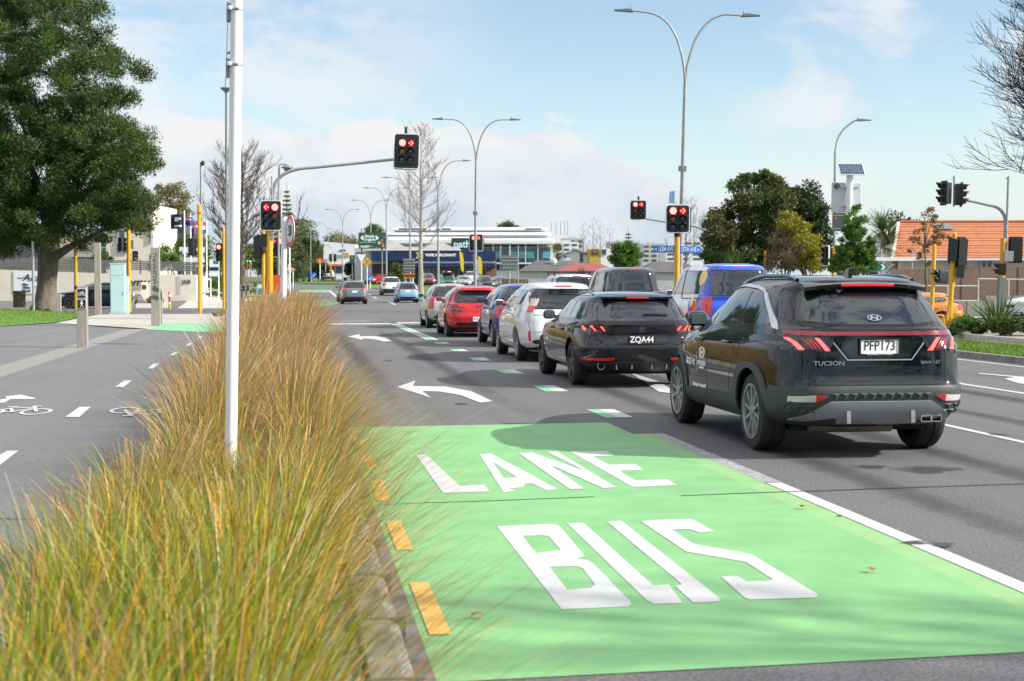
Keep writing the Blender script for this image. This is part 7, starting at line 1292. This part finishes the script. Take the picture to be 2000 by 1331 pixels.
# charcoal estate with three-claw lamps
def estate():
    L, W, H = 4.78, 1.86, 1.43; r, w2 = -L/2, .93; rax = r+1.02; P = paintm('dark_grey', (.012, .013, .015), .2, .25)
    rows = [(.24, r+.34, 2.0, w2-.13, 4.2, 4), (.32, r+.13, 2.2, w2-.05, 4.6, 3.6), (.46, r+.02, 2.34, w2-.015, 5, 3.4), (.60, r, 2.38, w2, 6.2, 3.2), (.66, r+.04, 2.37, w2, 6.2, 3.2), (.78, r+.11, 2.3, w2-.005, 6, 3.2), (.88, r+.09, 2.15, w2-.02, 5, 3.2), (.93, r+.08, 1.6, w2-.03, 5, 3.2), (.97, r+.10, 1.12, w2-.05, 4.8, 3.5),
            (1.02, r+.16, .98, w2-.085, 5, 3.6), (1.16, r+.29, .6, w2-.15, 4.8, 3.4), (1.30, r+.42, .18, w2-.225, 4.6, 3.2), (1.36, r+.42, -.05, w2-.28, 4.4, 3), (1.40, r+.55, -.3, w2-.40, 3.6, 3), (1.423, r+.95, -.6, w2-.55, 3, 3), (1.43, r+1.3, -.9, w2-.72, 2.5, 2.5)]
    c = Car('estate_car', 'dark grey estate car with black number plate behind the white hatchback', P, rows, L, W, H, 2.79, rax, .345, .225, from_tyre(1113, 752, W, L, rax), 0, QG, 'car', M_rimD, 5, .05, (56, 24))
    D = rpoly([(1.0, .975), (.25, 1.26), (-.5, 1.325), (-1.45, 1.285), (-1.86, 1.11), (-1.74, 1.03)], [.02, .3, .3, .15, .08, .04]); c.both('window_frame', D, M_gblk, .004)
    for a, b in ((.02, 1.0), (-.95, -.07), (-1.86, -1.02)): c.both('window', clip_y([(y*.985, (z-1.15)*.88+1.15) for y, z in D], a, b), M_glassc, .008)
    RW = rpoly([(-.755, 1.0), (.755, 1.0), (.585, 1.315), (-.585, 1.315)], .06); c.decal('rear_window_frame', [(x*1.05, (z-1.16)*1.06+1.16) for x, z in RW], 'B', M_gblk, .004); c.decal('rear_window', RW, 'B', M_glass, .008, .06)
    wp = MB(); q, n = c.cast('B', .05, 1.09); q2, _ = c.cast('B', .42, 1.075); wp.tube([q+n*.03, q2+n*.03], .011, 6); wp.build('wiper', M_blk, c.root)
    mb = MB(); mb.prism(rpoly([(-.55, -.05), (-.56, .10), (.56, .10), (.55, -.05)], .03), -.016, .012, 'Z'); o = mb.build('spoiler', P, c.root, True, .008); o.location = (0, r+.42, 1.356); o.rotation_euler = (R(8), 0, 0)
    b = MB(); b.box((0, -.056, -.002), (.34, .016, .016)); b.build('brake_light', M_brk, o)
    c.decal('lamp_band', rpoly([(-.90, .945), (.90, .945), (.91, .84), (.70, .825), (-.70, .825), (-.91, .84)], .02), 'B', M_gblk, .008, .05); c.both('lamp_band', rpoly([(r+.05, .95), (r+.42, .945), (r+.34, .845), (r+.05, .84)], .02), M_gblk, .008, sp=.05)
    for sx in (-1, 1):
        c.decal('tail_light', rpoly([(sx*x, z) for x, z in [(.50, .94), (.89, .945), (.90, .845), (.55, .84)]], .02), 'B', M_smk, .010, .05)
        for k in (.56, .68, .80): c.decal('tail_light', rpoly([(sx*x, z) for x, z in [(k+.028, .925), (k+.052, .925), (k+.005, .86), (k-.02, .86)]], .005), 'B', M_redlit, .016, .04)
    q = c.cast('B', 0, .885)[0]; mb = MB(); mb.prism([(-.05, -.05), (-.03, .05), (.0, .02), (.04, .055), (.05, .0), (.02, -.05)], q.y-.016, q.y-.012, 'Y'); e = mb.build('emblem', M_blk, c.root); e.location = (0, 0, .885)
    c.decal('tailgate_recess', rpoly([(-.43, .80), (.43, .80), (.34, .655), (-.34, .655)], .02), 'B', M_gblk, .005, .05)
    p_, y = c.plate(.725, '', True, .40, .125); text('characters', 'ZQA44', .125, M_wh, p_, (-.01, y-.003, .727), (R(90), 0, 0), .001, xs=.92, bold=.002)
    c.line('tailgate_gap', [(-.74, 1.0), (-.70, .80), (-.52, .615), (.52, .615), (.70, .80), (.74, 1.0)], 'B', M_gap, .009); c.line('bumper_crease', [(-.9, .585), (.9, .585)], 'B', M_gblk, .012)
    c.decal('bumper', rpoly([(-.86, .40), (.86, .40), (.80, .255), (-.80, .255)], .04), 'B', M_blk, .010, .06); c.bboth('reflector_lens', rpoly([(.42, .46), (.84, .455), (.84, .42), (.44, .425)], .01), M_red, .012, sp=.05)
    for sx in (-1, 1):
        q = c.cast('B', sx*.60, .335)[0]; mb = MB(); o_ = circ(.058, 20, sx*.6, .335); i_ = circ(.045, 20, sx*.6, .335); mb.ring(o_, i_, q.y-.045, q.y+.1, 'Y'); mb.build('exhaust_pipe', M_chr, c.root)
        for x in (.15, .38): fb = MB(); q = c.cast('B', sx*x, .33)[0]; fb.box((sx*x, q.y-.02, .33), (.014, .05, .09)); fb.build('diffuser_fin', M_skid, c.root, True, .004)
    for pts in ([(-.0, .99), (-.0, .36)], [(-.98, 1.0), (-1.02, .82), (-.9, .6)], [(.95, .98), (.95, .6), (.85, .36)]): c.line('door_gap', pts, 'L', M_gap, .008)
    c.line('body_crease', [(1.6, .82), (.5, .80), (-.8, .835), (-1.8, .86)], 'L', M_gblk, .010); c.both('sill_trim', rpoly([(rax+.42, .25), (c.ax[1]-.42, .25), (c.ax[1]-.42, .33), (rax+.42, .33)], .02), M_gblk, .010)
    for y in (.2, -.72): c.handle(y, .85, P)
    c.mirrors(.72, 1.02, M_gblk, (.2, .12, .15))
    for sx in (-1, 1):
        pts = []
        for t in np.linspace(0, 1, 12): y = r+.85+t*1.6; q, _ = c.cast('T', sx*.58, y); pts.append((sx*.58, y, q.z+.004+.03*min(1, 7*min(t, 1-t))))
        mb = MB(); mb.tube(pts, .015, 6); mb.build('roof_rail', M_gblk, c.root)
estate()
PW = paintm('pearl_white', (.74, .75, .75), .05, .3); PW2 = paintm('fleet_white', (.76, .76, .75), 0, .35)
def prius():
    L, W, H = 4.62, 1.78, 1.575; rax = -L/2+.9
    c = generic('hatchback', 'white tall hatchback with pale stacked tail lamps behind the blue car', PW, from_tyre(1007, 705, W, L, rax), L, W, H, .95, 1.06, .85, 1.95, .50, .17, .2, 2.78, rax, .325, group=QG, lights='none', rim=M_rimS, res=(50, 22), qr=.55, spo=.14,
                rw=[(-.66, 1.06), (.66, 1.06), (.60, 1.43), (-.60, 1.43)])
    r = -L/2
    for z0, z1, m in ((1.10, 1.25, M_orl), (.98, 1.10, M_red), (.80, .98, M_clear)): c.corner('tail_light', rpoly([(-.13+(1.25-z1)*.1, z1), (.05, z1), (.07, z0), (-.13+(1.25-z0)*.1, z0)], .012), m)
    c.corner('reflector_lens', rrect(.045, .2, .012, .05, .52), M_red)
    c.line('waist_line', [(-.68, .93), (.68, .93)], 'B', M_gap, .012)
    c.both('arch_trim', [(c.ax[0]-.5, .30), (c.ax[0]-.42, .42), (c.ax[0]-.3, .26)], M_blk, .004)
    an = MB(); q, _ = c.cast('T', 0, r+1.0); an.prism([(-.05, 0), (.06, 0), (-.02, .05)], -.012, .012, 'X'); o = an.build('antenna', M_gblk, c.root); o.location = (0, r+1.0, q.z-.003)
prius()
PB = paintm('cobalt_blue', (.012, .04, .26), .3, .25)
generic('hatchback', 'cobalt blue compact hatchback squeezed between the red and the white hatchbacks', PB, from_tyre(959, 677, 1.69, 4.0, -1.3), 4.0, 1.69, 1.53, .98, 1.06, .8, 1.6, .42, .16, .19, 2.55, -1.3, .31, group=QG, lights='tall', lz=.92, res=(46, 18))
PR = paintm('tornado_red', (.55, .010, .018), .1, .25)
def golf():
    L, W, H = 4.26, 1.8, 1.465; rax = -L/2+.79
    c = generic('hatchback', 'bright red hatchback with dark smoked tail lamps and a roof spoiler', PR, from_tyre(870, 658, W, L, rax), L, W, H, .9, .99, 1.05, 2.0, .42, .16, .18, 2.63, rax, .325, group=QG, lights='none', rim=M_rimD, res=(48, 20), spo=.2, plate=None, rw=[(-.66, .99), (.66, .99), (.56, 1.31), (-.56, 1.31)])
    c.bboth('tail_light', rpoly([(.40, .86), (.86, .90), (.90, .74), (.47, .735)], .03), M_smk, .010, sp=.05); c.both('tail_light', rpoly([(-L/2, .90), (-L/2+.36, .92), (-L/2+.26, .76), (-L/2, .74)], .03), M_smk, .010, sp=.05)
    c.bboth('lit_lens', rpoly([(.44, .80), (.86, .84), (.87, .80), (.46, .775)], .01), M_red, .015, sp=.05)
    q = c.cast('B', 0, .86)[0]; mb = MB(); mb.ring(circ(.068, 24), circ(.055, 24), 0, .012, 'Y'); mb.prism([(-.04, .045), (-.025, .045), (0, .0), (.025, .045), (.04, .045), (.01, -.01), (.03, -.045), (0, -.02), (-.03, -.045), (-.01, -.01)], .002, .01, 'Y'); o = mb.build('emblem', M_chr, c.root); o.location = (0, q.y-.016, .86)
    p_, y = c.plate(.52, '', False, .36, .125); text('characters', 'KDZ', .105, M_ink, p_, (-.165, y-.002, .522), (R(90), 0, 0), .001, 'LEFT', .9)
    for x in (-.55, .55): q = c.cast('B', x, .3)[0]; mb = MB(); mb.ring(circ(.05, 18, x, .29), circ(.038, 18, x, .29), q.y-.04, q.y+.08, 'Y'); mb.build('exhaust_pipe', M_chr, c.root)
golf()
PS = paintm('silver', (.50, .51, .52), .55, .3)
generic('hatchback', 'small silver hatchback with tall red tail lamps at the head of the queue', PS, from_tyre(832, 641, 1.69, 3.75, -1.2), 3.75, 1.69, 1.51, .95, 1.03, .8, 1.5, .36, .14, .18, 2.4, -1.2, .3, group=QG, lights='tall', lz=.86, res=(44, 16))
PG = paintm('gunmetal', (.07, .08, .088), .5, .28)
def at_d(u, d): b = base(u, d); return (b.x, b.y)
def canopy_ute(name, label, P, loc, H=2.0, group='utes and vans in the right lane'):
    L, W = 5.35, 1.86
    c = generic(name, label, P, loc, L, W, H, 1.12, 1.24, 1.45, 2.35, .26, .08, .32, 3.2, -L/2+1.15, .385, group=group, lights='tall', lz=1.05, rim=M_rimD, res=(50, 22), cat='ute', roofw=.2, rw=[(-.70, 1.28), (.70, 1.28), (.61, 1.88), (-.61, 1.88)], qr=.10, platez=.75, clad=True, handles=False, nr=7)
    c.line('canopy_gap', [(-.72, 1.22), (-.72, 1.9)], 'L', M_gap, .05, .012); c.line('canopy_gap', [(-2.6, 1.2), (-.72, 1.2)], 'L', M_gap, .02, .01)
    return c
yl2 = Gp(1430, 549+141)
canopy_ute('canopy_ute', 'dark grey ute with a matching canopy and black rear glass', PG, at_d(1203, 43+2.6))
def wrap():
    loc = at_d(1386, 33+2.6); c = canopy_ute('canopy_ute', 'white ute with blue tailgate and purple, yellow and orange side graphics', PW2, loc, 1.98)
    Bl = paintm('wrap_blue', (.012, .085, .55), 0, .25); Pu = paintm('wrap_purple', (.16, .10, .50), 0, .3); Ye = paintm('wrap_yellow', (.78, .50, .10), 0, .3); Or = paintm('wrap_orange', (.75, .16, .05), 0, .3); Na = paintm('wrap_navy', (.06, .03, .30), 0, .3)
    r = -5.35/2
    c.decal('wrap_panel', rpoly([(-.90, 1.26), (.90, 1.26), (.90, .55), (-.90, .55)], .04), 'B', Bl, .010, .05); c.decal('wrap_panel', rpoly([(-.76, 1.97), (.76, 1.97), (.80, 1.84), (-.80, 1.84)], .03), 'B', Bl, .014, .05)
    c.decal('wrap_panel', rpoly([(-.60, r+.36), (.60, r+.36), (.60, r+1.15), (-.60, r+1.15)], .05), 'T', Bl, .006)
    for sx in (-1, 1): c.decal('wrap_panel', [(sx*x, z) for x, z in [(.70, 1.25), (.90, 1.25), (.74, 1.92), (.62, 1.92)]], 'B', Bl, .013, .05)
    c.both('side_graphic', rpoly([(r+.36, 1.86), (r+.62, 1.8), (r+.62, 1.3), (r+.75, .6), (r+.2, .6), (r+.2, 1.2)], .05), Pu, .009); c.both('side_graphic', rpoly([(r+.7, 1.15), (r+1.2, 1.18), (r+1.1, .6), (r+.7, .6)], .1), Na, .0095)
    c.both('side_graphic', circ(.17, 24, r+.60, 1.66), Ye, .014, sp=.06); c.both('side_graphic', circ(.12, 20, r+.95, 1.14), Ye, .014, sp=.06); c.both('side_graphic', circ(.17, 24, r+.66, .98), Or, .0142, sp=.06)
    c.bboth('lamp', rpoly([(.77, 1.22), (.89, 1.22), (.89, .84), (.78, .84)], .02), M_red, .020, sp=.04); q = c.cast('B', -.6, 1.55)[0]; mb = MB(); mb.cyl((-.60, q.y-.008, 1.42), (-.60, q.y+.02, 1.42), .05, n=18); mb.build('sticker', mat('pink_sticker', (.8, .35, .3), .5), c.root)
wrap()
def rackvan():
    c = generic('van', 'white van with black roof racks ahead of the dark grey canopy ute', PW2, at_d(1106, 60), 4.9, 1.86, 1.86, 1.1, 1.22, .7, 1.5, .2, .08, .22, 3.0, -1.6, .33, group='utes and vans in the right lane', lights='tall', lz=1.2, cat='van', roofw=.18, nr=7, res=(40, 16))
    m = MB()
    for y in (-1.2, .2):
        m.box((0, y, 1.93), (1.5, .06, .04))
        for x in (-.7, .7): m.box((x, y, 1.88), (.05, .05, .18))
    m.build('roof_rack', M_blk, c.root)
rackvan()
PT = paintm('teal_grey', (.13, .20, .215), .4, .3)
def outback():
    L, W = 4.78, 1.85; loc = at_d(690, 104.5); c = generic('estate_car', 'grey green estate car crossing the intersection ahead of the queue', PT, loc, L, W, 1.6, .98, 1.08, 1.2, 2.2, .42, .2, .24, 2.75, -1.4, .335, lights='side', lz=1.06, group='cars crossing the intersection', res=(40, 16), lw=.42, platez=.86)
    c.bboth('reflector_lens', rpoly([(.66, .58), (.82, .60), (.82, .36), (.70, .36)], .03), M_red, .012); c.decal('bumper', rrect(1.6, .2, .05, 0, .36), 'B', M_blk, .008)
outback()
generic('hatchback', 'dark blue hatchback just in front of the grey green estate car', paintm('dusk_blue', (.05, .07, .11), .4, .3), at_d(680, 113), 4.3, 1.76, 1.52, .95, 1.04, 1, 1.9, .4, .15, group='cars crossing the intersection', res=(26, 8))
generic('hatchback', 'pale sky blue small hatchback crossing behind the white SUV', paintm('sky_blue', (.24, .42, .58), .2, .3), at_d(793, 111), 3.9, 1.69, 1.525, .95, 1.03, .7, 1.6, .38, .16, .18, 2.5, -1.25, .3, lights='side', lz=1.02, group='cars crossing the intersection', res=(40, 16), lw=.22, platez=.86, rw=[(-.58, 1.0), (.58, 1.0), (.5, 1.4), (-.5, 1.4)])
generic('suv_car', 'white SUV with black lower bumper ahead of the pale blue hatchback', PW, at_d(762, 136.5), 4.6, 1.855, 1.69, 1.02, 1.14, 1.2, 2.0, .42, .16, .24, 2.69, -1.3, .36, lights='side', lz=1.1, clad=True, group='cars crossing the intersection', res=(36, 14), lw=.4, platez=.98)
def far_ute():
    c = generic('pickup_ute', 'white double cab ute driving away up the hill', PW2, at_d(643, 252), 5.3, 1.86, 1.8, 1.1, 1.2, 1.4, 2.2, 1.95, 1.85, .34, 3.2, -1.55, .4, rz=R(-9), lights='none', group=None, cat='ute', res=(40, 14), clad=True, handles=False)
    b = MB(); b.box((0, -2.15, .9), (1.84, 1.0, .62)); b.build('tray', PW2, c.root, True, .04); t = MB()
    for sx in (-1, 1): t.box((sx*.84, -2.665, .95), (.14, .03, .34))
    t.build('tail_light', M_red, c.root); k = MB(); k.box((0, -2.66, .58), (1.7, .06, .14)); k.build('bumper', M_blk, c.root)
far_ute()
PK = 'cars parked outside the shops'
def parked(u, d, label, P, name='suv_car', L=4.6, W=1.84, H=1.7, rz=180, cat='car', **k): return generic(name, label, P, at_d(u, d), L, W, H, H*.61, H*.67, 1.15, 1.95, .4, .16, .24, 2.7, -1.35, .35, rz=R(rz), group=PK, cat=cat, res=(30, 10), front=True, **k)
parked(836, 186, 'maroon SUV parked nose out beside the bare street tree', paintm('maroon', (.16, .02, .03), .3, .3))
def rackcar():
    c = parked(874, 165, 'green four wheel drive with orange bonnet and loaded roof rack', paintm('racing_green', (.03, .16, .10), .1, .35), W=1.9, H=1.82)
    c.decal('windscreen', rrect(1.35, .42, .05, 0, 1.45), 'F', M_glassc, .012); m = MB(); m.box((0, -.2, 1.92), (1.5, 2.2, .08)); m.build('roof_rack', M_blk, c.root); m = MB(); m.box((0, .2, 1.86), (1.3, .9, .04)); m.build('roof_panel', paintm('orange', (.7, .22, .05), 0, .4), c.root)
    m = MB(); m.tube([(-.5, -1.2, 1.99), (-.2, 0, 2.01), (.1, .9, 1.99)], .05, 6); m.tube([(.4, -1.0, 2.0), (.45, .8, 2.0)], .07, 6); m.build('rack_load', mat('pale_canvas', (.5, .5, .48), .7), c.root)
rackcar()
parked(905, 178, 'silver sedan parked between the green four wheel drive and the dark SUV', PS, 'sedan', H=1.5)
parked(947, 152, 'black SUV parked facing the road left of the twin sign posts', paintm('black', (.012, .013, .015), .3, .25))
parked(977, 160, 'charcoal hatchback parked close to the right of the black SUV', PG, 'hatchback', H=1.55)
parked(734, 205, 'red hatchback parked below the shop under the green billboard', PR, 'hatchback', H=1.5, rz=150)
parked(920, 200, 'white van parked far back behind the silver sedan', PW2, 'van', H=1.9, cat='van')
parked(679, 268, 'pale grey sedan coming down the far road beside the white truck', PS, 'sedan', H=1.5)
c_ = generic('hatchback', 'white hatchback driving left along the cross street on the right edge', PW2, (lambda b: (b.x, b.y))(base(1959+109, 58)), 4.25, 1.7, 1.47, .93, 1.0, .95, 1.75, .4, .2, .18, 2.6, -1.25, .31, rz=R(90), front=True, res=(44, 18))
c_ = generic('sports_car', 'orange low car waiting on the cross street behind the yellow posts', paintm('burnt_orange', (.62, .22, .03), .3, .3), (lambda b: (b.x, b.y))(base(1868-112, 50.5)), 4.1, 1.75, 1.22, .76, .82, 1.2, 2.0, .5, .2, .14, 2.5, -1.2, .28, rz=R(84), rim=mat('yellow_rim', (.6, .25, .03), .4), res=(40, 16))
c_ = generic('sedan', 'dark navy sedan on the side street behind the big tree', paintm('navy', (.012, .018, .035), .4, .25), (lambda b: (b.x, b.y))(base(107+76, 87)), 4.55, 1.78, 1.52, .95, 1.02, 1.15, 2.0, .5, .5, .18, 2.65, -1.35, .33, rz=R(90), front=True, rim=M_rimD, res=(44, 18))
def truck(u, d, label, col, ln=6., h=3., rz=0):
    b = base(u, d); t = thing('box_truck', label, 'truck', b, R(rz)); m = MB(); m.box((0, 0, h/2+.6), (2.3, ln, h-.6)); m.build('box_body', col, t, True, .04); m = MB(); m.box((0, ln/2+.85, 1.35), (2.1, 1.5, 1.9)); m.build('cab', PW2, t, True, .12)
    m = MB(); m.box((0, ln/2+1.605, 1.7), (1.8, .02, .7)); m.build('windscreen', M_glass, t)
    for y in (-ln/2+1, ln/2+.8):
        for x in (-1, 1): m = MB(); m.cyl((x*.75, y, .45), (x*1.1, y, .45), .45, n=20); m.build('wheel', M_rubber, t)
truck(684, 262, 'white box truck standing behind the white ute', PW2, 6, 3.2, 175); truck(592, 235, 'navy blue truck on the far road left of the give way post', PB, 5, 2.6, 0)
